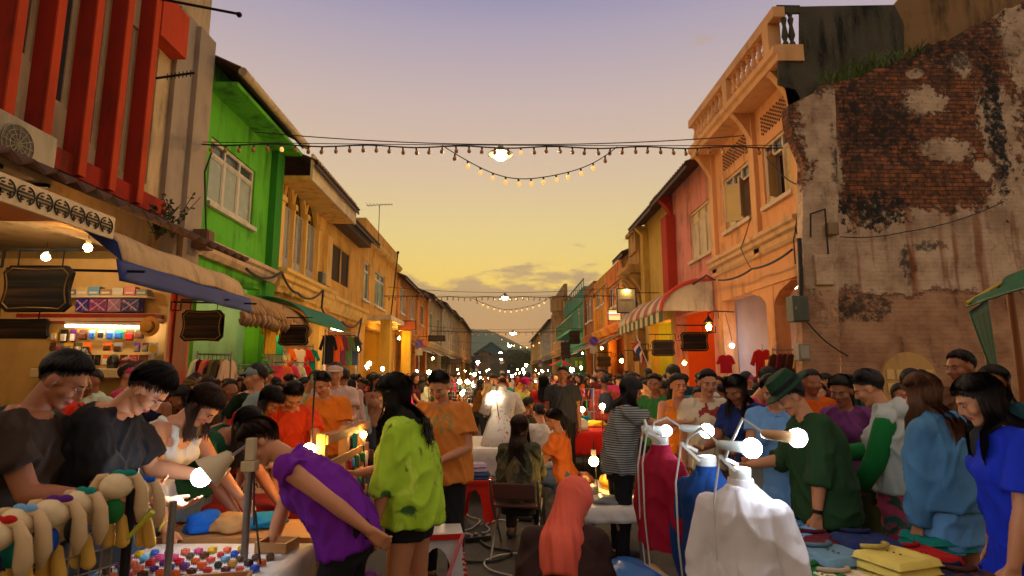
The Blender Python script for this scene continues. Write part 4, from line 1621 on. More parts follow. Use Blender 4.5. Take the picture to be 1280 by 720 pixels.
for nm, c1 in (('black', (26, 20, 18)), ('dark brown', (52, 34, 24)), ('brown', (88, 56, 34))):
	hm, ht, hb = newmat('hair ' + nm)
	hv = ht.n('ShaderNodeTexCoord').outputs['Object']
	hn = ht.noise(ht.scaled(hv, (1, 1, .12)), 130, 3, .6)
	ht.set(hb.inputs['Base Color'], ht.mix(hn, lin(tuple(x * .6 for x in c1)), lin(tuple(min(255, x * 1.5) for x in c1))))
	hb.inputs['Roughness'].default_value = .5
	hb.inputs['Specular IOR Level'].default_value = .3
	ht.set(hb.inputs['Normal'], ht.n('ShaderNodeBump', Strength=.8, Distance=.006, Height=hn).outputs[0])
	HAIRM[nm] = hm
EYEW = M('eye white', (168, 156, 146), rough=.25, var=.03)
EYED = M('eye dark', (26, 16, 12), rough=.15, var=.03)
LIP = M('lips', (158, 72, 62), rough=.4, var=.08)
SHOE = M('dark shoe', (44, 38, 36), rough=.6)
# ---- shared face details
mb = MB()
mb.ell((0, 0, 0), (.0135, .0075, .0052), 12, 8)
mb.m = 1
mb.ell((0, .004, 0), (.0062, .0052, .0052), 10, 8)
EYE_ME = mb.build('eye', [EYEW, EYED], smooth=True)
mb = MB()
mb.tube([(-.017, -.004, -.002), (-.008, .002, .003), (.004, .003, .003), (.018, -.005, -.003)], [.0018, .0034, .0034, .0014], 6)
BROW_ME = mb.build('eyebrow', HAIRM['black'], smooth=True)
EYE_DATA, BROW_DATA = EYE_ME.data, BROW_ME.data
for o in (EYE_ME, BROW_ME):
	bpy.data.objects.remove(o)
TORSO = {
	'm': [(-.02, .035, .035, 0), (.06, .088, .066, 0), (.16, .098, .072, -.004), (.27, .094, .068, 0), (.42, .086, .062, .004), (.58, .094, .066, .004),
          (.72, .103, .07, .004), (.84, .106, .066, 0), (.93, .084, .052, -.004), (1.0, .046, .042, -.004)],
	'f': [(-.02, .035, .035, 0), (.06, .092, .068, -.004), (.16, .104, .076, -.008), (.27, .094, .066, -.004), (.42, .073, .054, .002), (.58, .08, .06, .006),
          (.70, .087, .07, .012), (.84, .09, .058, .002), (.93, .074, .047, -.004), (1.0, .038, .036, -.004)],
}
def axisrot(lean, side, twist):
	return Matrix.Rotation(R(twist), 3, 'Z') @ Matrix.Rotation(R(side), 3, 'Y') @ Matrix.Rotation(R(-lean), 3, 'X')
class Fig:
	"""joint positions of one posed figure, in its own space: x right, y forward, z up, feet at z=0"""
	def __init__(s, H=1.65, sex='f', lean=0, side=0, twist=0, hyaw=0, hpitch=8, hroll=0, seat=None, armL=None, armR=None, legL=None, legR=None, pel=0, bulk=1.0):
		s.H, s.sex, s.bulk = H, sex, bulk
		legs = {-1: legL or ((.06, .02, -1), (.02, -.04, -1)), 1: legR or ((.06, -.03, -1), (.02, -.06, -1))}
		arms = {-1: armL or ((.16, .0, -1), (.06, .16, -1)), 1: armR or ((.16, .0, -1), (.06, .16, -1))}
		vec = lambda d, sg: Vector((d[0] * sg, d[1], d[2])).normalized()
		hipw = .052 * H
		Lt, Ls, ank = .235 * H, .235 * H, .045 * H
		pts = {}
		for sg, (a, b) in legs.items():
			hip = Vector((sg * hipw, 0, 0))
			knee = hip + vec(a, sg) * Lt
			an = knee + vec(b, sg) * Ls
			pts[sg] = (hip, knee, an)
		low = min(p[2].z for p in pts.values())
		zc = seat if seat is not None else -low + ank
		s.base = Vector((0, 0, zc))
		s.leg = {sg: [q + s.base for q in p] for sg, p in pts.items()}
		s.L = .365 * H
		s.lean, s.side, s.twist, s.pel = lean, side, twist, pel
		n = 40
		s.sp = []
		p = s.base - Vector((0, 0, .05 * H))
		for k in range(n + 1):
			u = k / n
			s.sp.append((p.copy(), s.rot(u)))
			p = p + s.rot(u) @ Vector((0, 0, s.L / n))
		s.Rc = s.rot(1.0)
		sw = (.107 if sex == 'm' else .095) * H
		s.sh = {sg: s.at(.9)[0] + s.Rc @ Vector((sg * sw, -.004 * H, .0)) for sg in (-1, 1)}
		s.arm = {}
		for sg, d in arms.items():
			a, b = d[0], d[1]
			el = s.sh[sg] + vec(a, sg) * .172 * H
			wr = el + vec(b, sg) * .148 * H
			s.arm[sg] = (s.sh[sg], el, wr, vec(d[2], sg) if len(d) > 2 else vec(b, sg))
		s.neck = s.at(.98)[0]
		s.Rh = s.Rc @ Matrix.Rotation(R(-hyaw), 3, 'Z') @ Matrix.Rotation(R(hroll), 3, 'Y') @ Matrix.Rotation(R(-hpitch), 3, 'X')
		nd = (s.Rc @ Vector((0, .16, 1)) * .55 + s.Rh @ Vector((0, .1, 1)) * .45).normalized()
		s.k = H / 1.65 * 1.0
		s.hc = s.neck + nd * .07 * H + s.Rh @ Vector((0, .012, .045)) * s.k
		s.MH = Matrix.Translation(s.hc) @ s.Rh.to_4x4() @ Matrix.Scale(s.k, 4)
	def rot(s, u):
		e = min(max((u - .05) / .7, 0), 1)
		e = s.pel + (1 - s.pel) * e * e * (3 - 2 * e)
		return axisrot(s.lean * e, s.side * e, s.twist * e)
	def at(s, u):
		if u < 0:
			p, r = s.sp[0]
			return p + Vector((0, 0, s.L * u)), r
		if u > 1:
			u = 1
		f = u * 40
		i = min(int(f), 39)
		return s.sp[i][0].lerp(s.sp[i + 1][0], f - i), s.rot(u)
	def hd(s, p):
		return s.MH @ Vector(p)
	def torso(s, mb, s0, s1, off=0.0, loose=0.0, over=False, flare=0.0):
		tab = TORSO[s.sex]
		us = sorted({s0, s1, *[r[0] for r in tab if s0 < r[0] < s1], *([s0 * k / 4 for k in range(5)] if s0 < 0 else [])})
		rings = []
		for u in us:
			hw = np.interp(u, [r[0] for r in tab], [r[1] for r in tab])
			hd = np.interp(u, [r[0] for r in tab], [r[2] for r in tab])
			fw = np.interp(u, [r[0] for r in tab], [r[3] for r in tab])
			if u < .12:
				hw, hd = max(hw, .096 if s.sex == 'm' else .1), max(hd, .07)
				if u < 0:
					hw += -u * flare
					hd += -u * flare
			if loose and u < .84:
				hw = max(hw, .102 * loose + .0)
				hd = max(hd, .074 * loose)
			c, r = s.at(u)
			o_ = off + (.013 * float(np.interp(u, [.1, .45], [1, 0])) if over else 0)
			rings.append((c + r @ Vector((0, fw * s.H, 0)), r @ Vector((1, 0, 0)), r @ Vector((0, 1, 0)), hw * s.H * s.bulk + o_, hd * s.H * s.bulk + o_))
		mb.loft(rings, 28)
		if s.sex == 'f' and s1 > .75 and s0 < .6:
			c, r = s.at(.69)
			for sg in (-1, 1):
				mb.ell(c + r @ Vector((sg * .042 * s.H, .052 * s.H, 0)), (.04 * s.H + off * .7, .036 * s.H + off * .7, .042 * s.H + off * .7), rot=r)
	def hand(s, mb, sg, curl=25, spread=1.0):
		sh, el, wr, d = s.arm[sg]
		h = s.H / 1.65
		side = d.cross(Vector((0, 0, 1)))
		if side.length < .2:
			side = d.cross(Vector((1, 0, 0)) * sg)
			if side.length < .2:
				side = d.cross(Vector((0, 1, 0)))
		# a hanging hand shows its back outwards: fingers lie in the plane of d and the body's front
		fwd = Vector((0, 1, 0)) if abs(d.z) > .6 else Vector((sg * -1.0, 0, 0)) if abs(d.y) > .6 else Vector((0, 1, 0))
		a = (fwd - d * fwd.dot(d)).normalized()       # towards the thumb
		nrm = d.cross(a) * sg                          # palm side
		if abs(d.z) > .6:
			nrm = Vector((-sg, 0, 0))
			nrm = (nrm - d * nrm.dot(d)).normalized()
		for k, (o, ln) in enumerate(((.030, .068), (.011, .077), (-.009, .072), (-.027, .056))):
			p0 = wr + d * .012 * h + a * o * .6 * h
			p1 = wr + d * .088 * h + a * o * h
			mb.caps(p0, p1, .0145 * h, .012 * h, 10)
			c1, c2 = R(curl + 5 * k), R(curl * 2.1 + 8 * k)
			d1 = (d * math.cos(c1) + nrm * math.sin(c1) + a * o * 2.2 * spread).normalized()
			d2 = (d * math.cos(c2) + nrm * math.sin(c2) + a * o * 1.5 * spread).normalized()
			p2 = p1 + d1 * ln * .52 * h
			p3 = p2 + d2 * ln * .48 * h
			mb.caps(p1, p2, .0098 * h, .0088 * h, 8)
			mb.caps(p2, p3, .0088 * h, .0072 * h, 8)
		t0 = wr + d * .022 * h + a * .018 * h + nrm * .006 * h
		t1 = t0 + (d * .75 + a * .6 + nrm * .35).normalized() * .042 * h
		t2 = t1 + (d * .93 + a * .2 + nrm * .3).normalized() * .034 * h
		mb.caps(t0, t1, .0145 * h, .0115 * h, 8)
		mb.caps(t1, t2, .0108 * h, .0085 * h, 8)
	def body(s, mb, hands=True, feet=True):
		H = s.H
		b = s.bulk ** .6
		s.torso(mb, -.02, 1.0)
		c0 = s.at(.95)[0]
		mb.caps(c0, s.hd((0, -.012, -.05)), .041 * H * .82, .036 * H * .82, 16)
		for sg in (-1, 1):
			sh, el, wr, d = s.arm[sg]
			mb.ell(sh, (.0295 * H * b, .0295 * H * b, .031 * H * b))
			mb.caps(s.at(.86)[0] + s.Rc @ Vector((sg * .05 * H, 0, .01 * H)), sh, .034 * H, .029 * H)
			mb.caps(sh, el, .031 * H * b, .0235 * H * b, 16)
			fm = el.lerp(wr, .3)
			mb.caps(el, fm, .0235 * H * b, .0245 * H * b, 16)
			mb.caps(fm, wr, .0245 * H * b, .0155 * H, 16)
			if hands:
				s.hand(mb, sg)
			else:
				mb.caps(wr, wr + d * .085 * H * .6, .018 * H, .016 * H)
			hip, knee, an = s.leg[sg]
			mb.caps(hip, knee, .056 * H * b, .034 * H * b, 18)
			cm = knee.lerp(an, .32)
			back = Vector((0, -.008 * H, 0))
			mb.caps(knee, cm + back, .034 * H * b, .035 * H * b, 16)
			mb.caps(cm + back, an, .035 * H * b, .021 * H, 16)
			toe = an + Vector((sg * .012 * H, .095 * H, -.026 * H))
			heel = an + Vector((0, -.02 * H, -.022 * H))
			mb.caps(an, heel, .024 * H, .022 * H)
			mb.caps(heel, toe, .022 * H, .017 * H)
		s.headmesh(mb)
	def headmesh(s, mb):
		Rr = s.Rh
		k = s.k
		def E(c, r, rot=None):
			mb.ell(s.hd(c), tuple(q * k for q in r), 18, 12, rot=Rr if rot is None else Rr @ rot)
		E((0, -.012, .03), (.075, .093, .083))
		E((0, .016, -.03), (.058, .066, .072))
		E((0, .03, -.062), (.043, .05, .04))
		E((0, .066, -.088), (.02, .018, .017))
		E((0, .068, .026), (.05, .02, .014))
		for sg in (-1, 1):
			E((sg * .036, .052, -.022), (.03, .03, .028))
			E((sg * .0775, -.006, -.008), (.008, .02, .03))
			mb.caps(s.hd((sg * .042, .004, -.05)), s.hd((sg * .02, .058, -.084)), .016 * k, .014 * k, 10)
		mb.caps(s.hd((0, .084, .014)), s.hd((0, .1, -.02)), .008 * k, .0115 * k, 10)
		for sg in (-1, 1):
			E((sg * .0095, .092, -.026), (.0085, .011, .007))
		E((0, .08, -.05), (.023, .0115, .006))
		E((0, .079, -.058), (.02, .0115, .0065))
def lipfix(fig):
	c = fig.hd((0, .089, -.054))
	k = fig.k
	Ri = fig.Rh.transposed()
	def post(o, me):
		me.materials.append(LIP)
		for p in me.polygons:
			d = Ri @ (p.center - c)
			if (d.x / .024 / k) ** 2 + (d.z / .0105 / k) ** 2 < 1 and abs(d.y) < .02 * k:
				p.material_index = 1
	return post
SKULL = (.075, .093, .083)
SKC = (0, -.012, .03)
def hairline(az, f, sd, b):
	"""polar angle of the hairline at an azimuth (0 is the front)"""
	a = abs(math.degrees(math.atan2(math.sin(az), math.cos(az))))
	return R(np.interp(a, [0, 30, 55, 75, 95, 130, 180], [f, f + 2, f + 14, sd - 6, sd + 2, b - 10, b]))
def hair(fig, mb, style='short', length=.3, seed=1, vol=1.0, nrib=260, part_az=None, f=60, ragged=.0, curl=.0):
	hr = random.Random(seed)
	k = fig.k
	sd, b = (84, 132) if style == 'short' else (98, 132)
	if style == 'short':
		f -= 8
	if style == 'bald':
		return
	hood = style in ('pony', 'bun')
	def surf(az, th, lift):
		d = Vector((math.sin(az) * math.sin(th), math.cos(az) * math.sin(th), math.cos(th)))
		r = 1 / math.sqrt((d.x / SKULL[0]) ** 2 + (d.y / SKULL[1]) ** 2 + (d.z / SKULL[2]) ** 2)
		return Vector(SKC) + d * (r + lift)
	na, nt = 56, 14
	vs = []
	for j in range(nt + 1):
		for i in range(na):
			az = 2 * PI * i / na
			tm = hairline(az, f, sd, b)
			th = tm * j / nt
			e = j / nt
			lift = ((.017 if style != 'short' else .02 - .010 * e) * vol * (1 - e ** 5) - .004 * e ** 5)
			lift += .0045 * mnoise.noise((math.sin(az) * 6 + seed, math.cos(az) * 6, th * 1.6)) + .003 * mnoise.noise((math.sin(az) * 19, math.cos(az) * 19 + seed, th * 2.5))
			vs.append(fig.hd(surf(az, th, lift)))
	fs = []
	for j in range(nt):
		for i in range(na):
			i2 = (i + 1) % na
			fs.append((j * na + i, j * na + i2, (j + 1) * na + i2, (j + 1) * na + i))
	mb.add(vs, fs)
	down = Vector((0, 0, -1))
	def fall(az, th0, L, n, off):
		"""a strand from the scalp over the hairline and down"""
		pts = []
		tm = hairline(az, f, sd, b)
		for q in range(n):
			u = q / (n - 1)
			th = th0 + (tm - th0) * u
			pts.append(fig.hd(surf(az, th, ((.015 if style != 'short' else .018 - .010 * th) + off) * vol * (1 - (.8 if style == 'short' and not ragged else .25) * u ** 3))))
		if L > 0:
			out = (fig.Rh @ Vector((math.sin(az), math.cos(az), 0)))
			out.z = 0
			p = pts[-1]
			m = max(3, int(L / .05))
			dirv = (pts[-1] - pts[-2]).normalized()
			ph = hr.uniform(0, 6)
			back = fig.Rc @ Vector((0, -1, 0))
			for q in range(m):
				dirv = (dirv * .55 + down * .55 + out * .03 + back * .03).normalized()
				p = p + dirv * (L / m)
				w_ = Vector((math.sin(ph + q * 1.3), math.cos(ph + q * 1.1), 0)) * (.006 * curl * q ** .5)
				# keep the strand outside the neck and shoulders
				c, rr = fig.at(min(1, max(.35, (p.z - fig.base.z + .05 * fig.H) / fig.L)))
				loc = rr.transposed() @ (p - c)
				lim = (.076 if loc.z < 0.02 else .05) * fig.H
				if abs(loc.x) < .1 * fig.H and abs(loc.y) < lim and p.z < fig.neck.z + .05:
					p = p + (rr @ Vector((0, (lim - abs(loc.y)) * (1 if loc.y > 0 else -1), 0))) * .8
				pts.append(p + w_)
		return pts
	# base sheet of long hair
	if style == 'long':
		cols = []
		for i in range(31):
			az = R(72 + (288 - 72) * i / 30)
			cols.append(fall(az, R(60), length * (1 - .12 * abs(i - 15) / 15), 4, -.006))
		m = min(len(c) for c in cols)
		vs = [c[int(round(q * (len(c) - 1) / (m - 1)))] for q in range(m) for c in cols]
		fs = [(q * 31 + i, q * 31 + i + 1, (q + 1) * 31 + i + 1, (q + 1) * 31 + i) for q in range(m - 1) for i in range(30)]
		mb.add(vs, fs)
	if hood:
		tie = fig.hd(surf(PI, R(98 if style == 'pony' else 70), .03))
		out = fig.Rh @ Vector((0, -1, .15))
		if style == 'bun':
			mb.ell(tie + out * .02, (.045 * k, .04 * k, .04 * k), 16, 12)
		else:
			pts = [tie]
			dv = out.normalized()
			p = tie.copy()
			for q in range(10):
				dv = (dv * .6 + down * .5).normalized()
				p = p + dv * length / 10
				pts.append(p.copy())
			rs = [.016, .026, .03, .031, .03, .028, .026, .022, .017, .011, .004]
			mb.tube(pts, [r_ * k for r_ in rs], 12)
			for i in range(60):
				o = Vector((hr.gauss(0, .02), hr.gauss(0, .02), 0))
				ln = hr.uniform(.7, 1.08)
				q = [pts[int(min(10, j * ln))] + o * min(1, j / 3) for j in range(11)]
				ribbon(mb, q, .005)
	for i in range(nrib):
		az = hr.uniform(0, 2 * PI)
		if style == 'long':
			L_ = length * hr.uniform(.75, 1.06) if 66 < math.degrees(az) < 294 else hr.uniform(0, .02)
		else:
			L_ = hr.uniform(.0, .022) * (1 + ragged) if not hood else 0
		ribbon(mb, fall(az, R(hr.uniform(2, 55)), L_, 6, hr.uniform(.0, .007) + (ragged * hr.uniform(0, .012))), hr.uniform(.0025, .006))
def ribbon(mb, pts, wd):
	k = len(pts)
	vs = []
	for i, p in enumerate(pts):
		d = (pts[min(i + 1, k - 1)] - pts[max(i - 1, 0)])
		s = d.cross(Vector((.3, .2, 1)))
		if s.length < 1e-6:
			s = Vector((1, 0, 0))
		s.normalize()
		w_ = wd * (.25 + .75 * math.sin(PI * min(1, (i + .6) / k)))
		vs += [p - s * w_ / 2, p + s * w_ / 2]
	fs = [(2 * i, 2 * i + 1, 2 * i + 3, 2 * i + 2) for i in range(k - 1)]
	mb.add(vs, fs)
def top(fig, mb, kind='tee', hem=.1, off=.012, loose=0.0, sleeve=.62, flare=0.0, neck=.965):
	H = fig.H
	b = fig.bulk ** .6
	if kind == 'tank':
		fig.torso(mb, hem, .80, off, loose, over=True, flare=flare)
		for sg in (-1, 1):
			pts = []
			for u, y in ((.76, .062), (.88, .056), (.955, .02), (.955, -.03), (.88, -.058), (.76, -.066)):
				c, r = fig.at(u)
				pts.append(c + r @ Vector((sg * .055 * H, y * H, 0)))
			mb.tube(pts, .019, 8)
		return
	fig.torso(mb, hem, neck, off, loose, over=True, flare=flare)
	for sg in (-1, 1):
		sh, el, wr, d = fig.arm[sg]
		r0 = .0305 * H * b + off * .8
		mb.ell(sh, (r0, r0, r0))
		mb.caps(fig.at(.88)[0] + fig.Rc @ Vector((sg * .045 * H, 0, .008 * H)), sh, .036 * H + off * .6, r0)
		if kind in ('tee', 'dress'):
			e = sh.lerp(el, sleeve)
			mb.caps(sh, e, r0, .034 * H * b + off * (1.2 + loose), 16, flat1=True)
		elif kind in ('long', 'jacket', 'hoodie') and sleeve:
			o2 = off * (1.0 if kind == 'long' else 1.3)
			mb.caps(sh, el, r0, .029 * H * b + o2, 16)
			mb.caps(el, wr.lerp(el, .06), .029 * H * b + o2, .021 * H + o2 * .9, 16, flat1=True)
		elif kind == 'half':
			mb.caps(sh, el, r0, .031 * H * b + off, 16)
			mb.caps(el, el.lerp(wr, .25), .031 * H * b + off, .03 * H * b + off, 16, flat1=True)
	if kind in ('jacket', 'hoodie'):
		c, r = fig.at(.965)
		mb.ell(c + r @ Vector((0, -.012 * H, .012 * H)), (.058 * H, .054 * H, .028 * H), rot=r)
		if kind == 'hoodie':
			mb.ell(c + r @ Vector((0, -.055 * H, -.005 * H)), (.075 * H, .04 * H, .05 * H), rot=r)
def bottom(fig, mb, kind='trousers', waist=.3, off=.008, wide=1.0, frac=.55, skirt=.45, flare=.12):
	H = fig.H
	b = fig.bulk ** .6
	if kind == 'skirt':
		fig.torso(mb, -skirt * 1.0, waist, off + .004, 0, flare=flare)
		return
	fig.torso(mb, -.1, waist, off, 0)
	for sg in (-1, 1):
		hip, knee, an = fig.leg[sg]
		c, r = fig.at(.1)
		mb.ell(hip + Vector((0, -.01 * H, .01 * H)), (.055 * H * b + off, .064 * H * b + off, .06 * H * b + off))
		if kind == 'shorts':
			mb.caps(hip, hip.lerp(knee, frac), .059 * H * b + off, (.056 - .02 * frac) * H * b + off * 1.5, 18, flat1=True)
		else:
			mb.caps(hip, knee, .058 * H * b + off, .036 * H * b * wide + off, 18)
			mb.caps(knee, an.lerp(knee, .03), .037 * H * b * wide + off, .03 * H * wide + off, 18, flat1=True)
NPERSON = [0]
def person(x, y, face, label, H=1.65, skin=0, hairs=None, hcol='black', tops=None, tmat=None, bots=None, bmat=None, detail=1, group=None, extra=None, z=0.0,
           cat='person', wr=(.017, 8.5, 4.0), dress=None, shoes=True, **pose):
	"""face: compass heading in degrees, 0 looks up the street, 90 to the right, 180 at the camera"""
	NPERSON[0] += 1
	sd = NPERSON[0] * 7.3
	root = empty('person', (x, y, z), -R(face), label, cat, group)
	fig = Fig(H=H, **pose)
	vx = (.0075, .010, .014, .02)[{1: 0, 2: 1, 3: 2, 4: 3}[detail]]
	vc = (.010, .0125, .016, .022)[detail - 1]
	mb = MB()
	fig.body(mb, hands=detail <= 2)
	bo = mb.build('body', SK[skin], root)
	job(bo, vx, 2, lipfix(fig) if detail <= 2 else None)
	if tops:
		mb = MB()
		top(fig, mb, **tops)
		o = mb.build({'tank': 'tank_top', 'tee': 'shirt', 'long': 'shirt', 'jacket': 'jacket', 'hoodie': 'hoodie', 'half': 'shirt', 'dress': 'dress'}[tops.get('kind', 'tee')], tmat, root)
		dz = fig.base.z
		fl = tops.get('flare', 0)
		job(o, vc, 2, wrinkle(wr[0], wr[1], wr[2], sd, folds=1.2 if fl else 0, zf=(dz - .45, dz)))
	if tops and detail == 1 and tops.get('kind') in ('tee', 'half', 'dress', 'long'):
		c, r_ = fig.at(.955)
		mb = MB()
		mb.tube([c + r_ @ Vector((.056 * H * math.sin(R(a)), -.004 * H + .052 * H * math.cos(R(a)), (-.012 if math.cos(R(a)) > 0 else .008) * math.cos(R(a)) ** 2 * H)) for a in range(0, 361, 20)], .0085, 8)
		mb.build('neckband', tmat, root, smooth='all')
	if bots is not None:
		mb = MB()
		bottom(fig, mb, **bots)
		kd = bots.get('kind', 'trousers')
		o = mb.build({'trousers': 'trousers', 'shorts': 'shorts', 'skirt': 'skirt'}[kd], bmat, root)
		job(o, vc, 2, wrinkle(.006, 9, 4, sd + 3, folds=1.4 if kd == 'skirt' else 0, zf=(fig.base.z - .5, fig.base.z)))
	if shoes and detail <= 3:
		for sg in (-1, 1):
			hip, knee, an = fig.leg[sg]
			mb = MB()
			mb.caps(an + Vector((0, -.035, -.03 * H)), an + Vector((sg * .015, .105 * H, -.034 * H)), .03 * H, .025 * H, 14)
			o = mb.build('shoe', SHOE, root, smooth=True)
	if hairs is not None:
		mb = MB()
		hs = dict(hairs)
		hs.setdefault('nrib', {1: 800, 2: 320, 3: 90, 4: 30}[detail])
		hair(fig, mb, seed=int(sd), **hs)
		mb.build('hair', HAIRM[hcol], root, smooth='all')
	if detail <= 2:
		for sg in (-1, 1):
			for nm, data, p, mt in (('eye', EYE_DATA, (sg * .031, .0755, .006), None), ('eyebrow', BROW_DATA, (sg * .032, .086, .027), None)):
				o = bpy.data.objects.new(nm, data)
				COL.objects.link(o)
				o.parent = root
				m = fig.MH @ Matrix.Translation(p) @ Matrix.Rotation(R(-sg * 14), 4, 'Z')
				if nm == 'eyebrow' and sg < 0:
					m = m @ Matrix.Rotation(0, 4, 'Z')
				o.matrix_local = m
	if extra:
		extra(fig, root)
	return root, fig
# ================================================================== LAMPS, CABLES, SIGNS
def gx(px, Y, py=468):
	return on_y(px, py, Y)[0]
def gz(py, Y, px=628):
	return on_y(px, py, Y)[1]
WARM = emat('lamp glow', (255, 206, 120), 420)
BULBY = emat('bulb amber glow', (255, 176, 70), 1.1, sample=False)
BULBD = M('bulb amber glass', (176, 120, 50), rough=.2, spec=.7)
SOCK = M('bulb socket', (24, 34, 30), rough=.5)
def bulb_mesh(glass):
	mb = MB()
	mb.lathe([(.010, .0), (.016, .0), (.016, -.045), (.014, -.05)][::-1], n=10)
	mb.m = 1
	mb.lathe([(.016, -.048), (.026, -.066), (.032, -.088), (.030, -.108), (.018, -.124), (.003, -.129)][::-1], n=12)
	o = mb.build('bulb', [SOCK, glass], smooth=True)
	me = o.data
	bpy.data.objects.remove(o)
	return me
BM_DIM, BM_LIT = bulb_mesh(BULBD), bulb_mesh(BULBY)
def string_lights(label, a, b, sag, step, swag=None, scale=1.0, lit=.25):
	a, b = Vector(a), Vector(b)
	root = empty('string_light', a, 0, label, 'string lights', 'strings of bulbs across the street')
	L = (b - a).length
	sr = random.Random(int(L * 100))
	def pt(u):
		p = a.lerp(b, u)
		p.z -= sag * 4 * u * (1 - u) + .02 * math.sin(u * 40)
		return p
	mb = MB()
	mb.tube([pt(k / 40) for k in range(41)], .013 * scale, 6)
	mb.tube([pt(k / 40) + Vector((0, .03, .05 + .02 * math.sin(k))) for k in range(41)], .008 * scale, 5)
	part(mb, 'cable', CABLE, root, smooth=True)
	def bulb(p, on):
		o = bpy.data.objects.new('bulb', BM_LIT if on else BM_DIM)
		COL.objects.link(o)
		o.parent = root
		o.location = p - a
		o.rotation_euler = (sr.uniform(-.15, .15), sr.uniform(-.15, .15), 0)
		o.scale = (scale * 1.1,) * 3
	n = int(L / step)
	for k in range(1, n):
		u = k / n
		bulb(pt(u), sr.random() < lit * .15)
	if swag:
		u0, u1, drop = swag
		def sw(v):
			p = pt(u0 + (u1 - u0) * v)
			p.z -= drop * 4 * v * (1 - v)
			p.y -= .05
			return p
		mb = MB()
		mb.tube([sw(k / 30) for k in range(31)], .009 * scale, 6)
		part(mb, 'swag_cable', CABLE, root, smooth=True)
		n2 = int((u1 - u0) * L / (step * .92))
		for k in range(1, n2):
			bulb(sw(k / n2), abs(k / n2 - .5) < .3 or sr.random() < lit)
	return root
def street_lamp(label, x, y, z, power=1.0, scale=1.0, span=5.4):
	root = empty('street_lamp', (x, y, z), 0, label, 'street lamp', 'street lamps hung over the road')
	mb = MB()
	mb.lathe([(.04, .26), (.07, .22), (.09, .16), (.26, .08), (.28, .05), (.26, .045)][::-1], n=20)
	mb.build('lamp_shade', M('grey enamel', (96, 98, 96), rough=.4, metal=.4), root, smooth=True)
	mb = MB()
	mb.ell((0, 0, .0), (.13 * scale, .13 * scale, .075), 14, 8)
	mb.build('lamp_globe', emat('street lamp glow %.1f' % power, (255, 206, 128), 1050 * power), root, smooth=True)
	mb = MB()
	seq = [Vector((-span - x + (2 * span) * k / 20, 0, .28 + .25 * ((k - 10) / 10) ** 2)) for k in range(21)]
	mb.tube(seq, .011, 6)
	mb.build('span_wire', CABLE, root, smooth=True)
	return root
yl, zl = on_x(255, 180, -5.3)
yr, zr = on_x(975, 184, 5.3)
ys_ = (yl + yr) / 2
string_lights('nearest string of amber bulbs over the street, from the green house to the apricot house', (-5.4, yl, zl), (5.35, yr, zr), .03, .235, swag=(.40, .70, .62), lit=.5)
street_lamp('nearest glowing lamp hung above the first string of bulbs', *[(gx(625, 12), 12.0, gz(196, 12))][0], power=.95)
z2 = gz(371, 26)
string_lights('second string of small bulbs over the street, farther off and level with the roofs', (-5.4, 26, z2), (5.4, 26, z2 + .05), .05, .26, swag=(.37, .7, .55), scale=1.1)
street_lamp('second lamp along the street, just under the second string of bulbs', gx(631, 27), 27, gz(373, 27), 1.0)
z3_ = gz(414, 44)
string_lights('faint third string of bulbs, hung before the wooded hill', (-5.4, 44, z3_), (5.4, 44, z3_), .1, .5, swag=(.45, .85, 1.0), scale=1.5)
for lb, px, py, Y in (('lamp glowing before the hill, third along the street', 641, 417, 42), ('fourth lamp along the street, lower against the hill', 637, 432.5, 60),
                      ('fifth lamp along the street, upper of the two beside the blue roof', 625.5, 441, 82), ('farthest lamp, lowest of those beside the blue roof', 626.5, 449, 110)):
	street_lamp(lb, gx(px, Y), Y, gz(py, Y), power=.9, scale=1.6)
# cables looped along the facades
W0 = on_x
cable_run('cable', [(-5.3, *on_x(268, 180, -5.3)), (-5.33, *on_x(256, 215, -5.33)), (-5.33, *on_x(258, 300, -5.33))], .016, .08, 'black cable dropping down the green wall beside its window')
cable_run('cable', [(-5.25, *on_x(308, 336, -5.25)), (-5.2, *on_x(352, 340, -5.2)), (-5.2, *on_x(372, 366, -5.2)), (-5.2, *on_x(404, 362, -5.2))], .03, .3, 'thick cable looping along the arched house under its shutters')
cable_run('cable', [(-5.2, *on_x(404, 362, -5.2)), (-5.2, *on_x(402, 385, -5.2)), (-5.2, *on_x(428, 402, -5.2)), (-5.2, *on_x(452, 398, -5.2)), (-5.2, *on_x(446, 425, -5.2))], .03, .3, 'thick cable drooping below the slatted house windows')
cable_run('cable', [(5.2, *on_x(898, 350, 5.2)), (5.2, *on_x(940, 336, 5.2)), (5.2, *on_x(990, 312, 5.2))], .022, .12, 'cable strung under the string course of the apricot house')
cable_run('cable', [(5.28, *on_x(958, 196, 5.28)), (5.28, *on_x(1000, 232, 5.28)), (5.1, *on_x(992, 300, 5.1)), (5.1, *on_x(994, 330, 5.1))], .011, .2, 'thin cable trailing down beside the open casement of the apricot house')
cable_run('cable', [(5.25, *on_x(938, 272, 5.25)), (5.25, *on_x(926, 310, 5.25)), (5.25, *on_x(938, 334, 5.25))], .010, .15, 'thin curling wire below the far casement of the apricot house')
cable_run('cable', [(x, 9.0, z) for x, z in [on_y(999, 298, 9.0), on_y(1001, 340, 9.0), on_y(1001, 385, 9.0)]], .035, .02, 'bundle of black cables running down the broken pier to the meter box')
cable_run('cable', [(x, 8.97, z) for x, z in [on_y(1012, 297, 9.0), on_y(1012, 268, 9.0), on_y(1030, 262, 9.0), on_y(1034, 318, 9.0)]], .014, .0, 'bent conduit on the face of the broken pier')
cable_run('cable', [(x, 9.33, z) for x, z in [on_y(1050, 296, 9.33), on_y(1130, 290, 9.33), on_y(1255, 252, 9.33)]], .009, .12, 'thin wire strung across the plaster of the brick ruin')
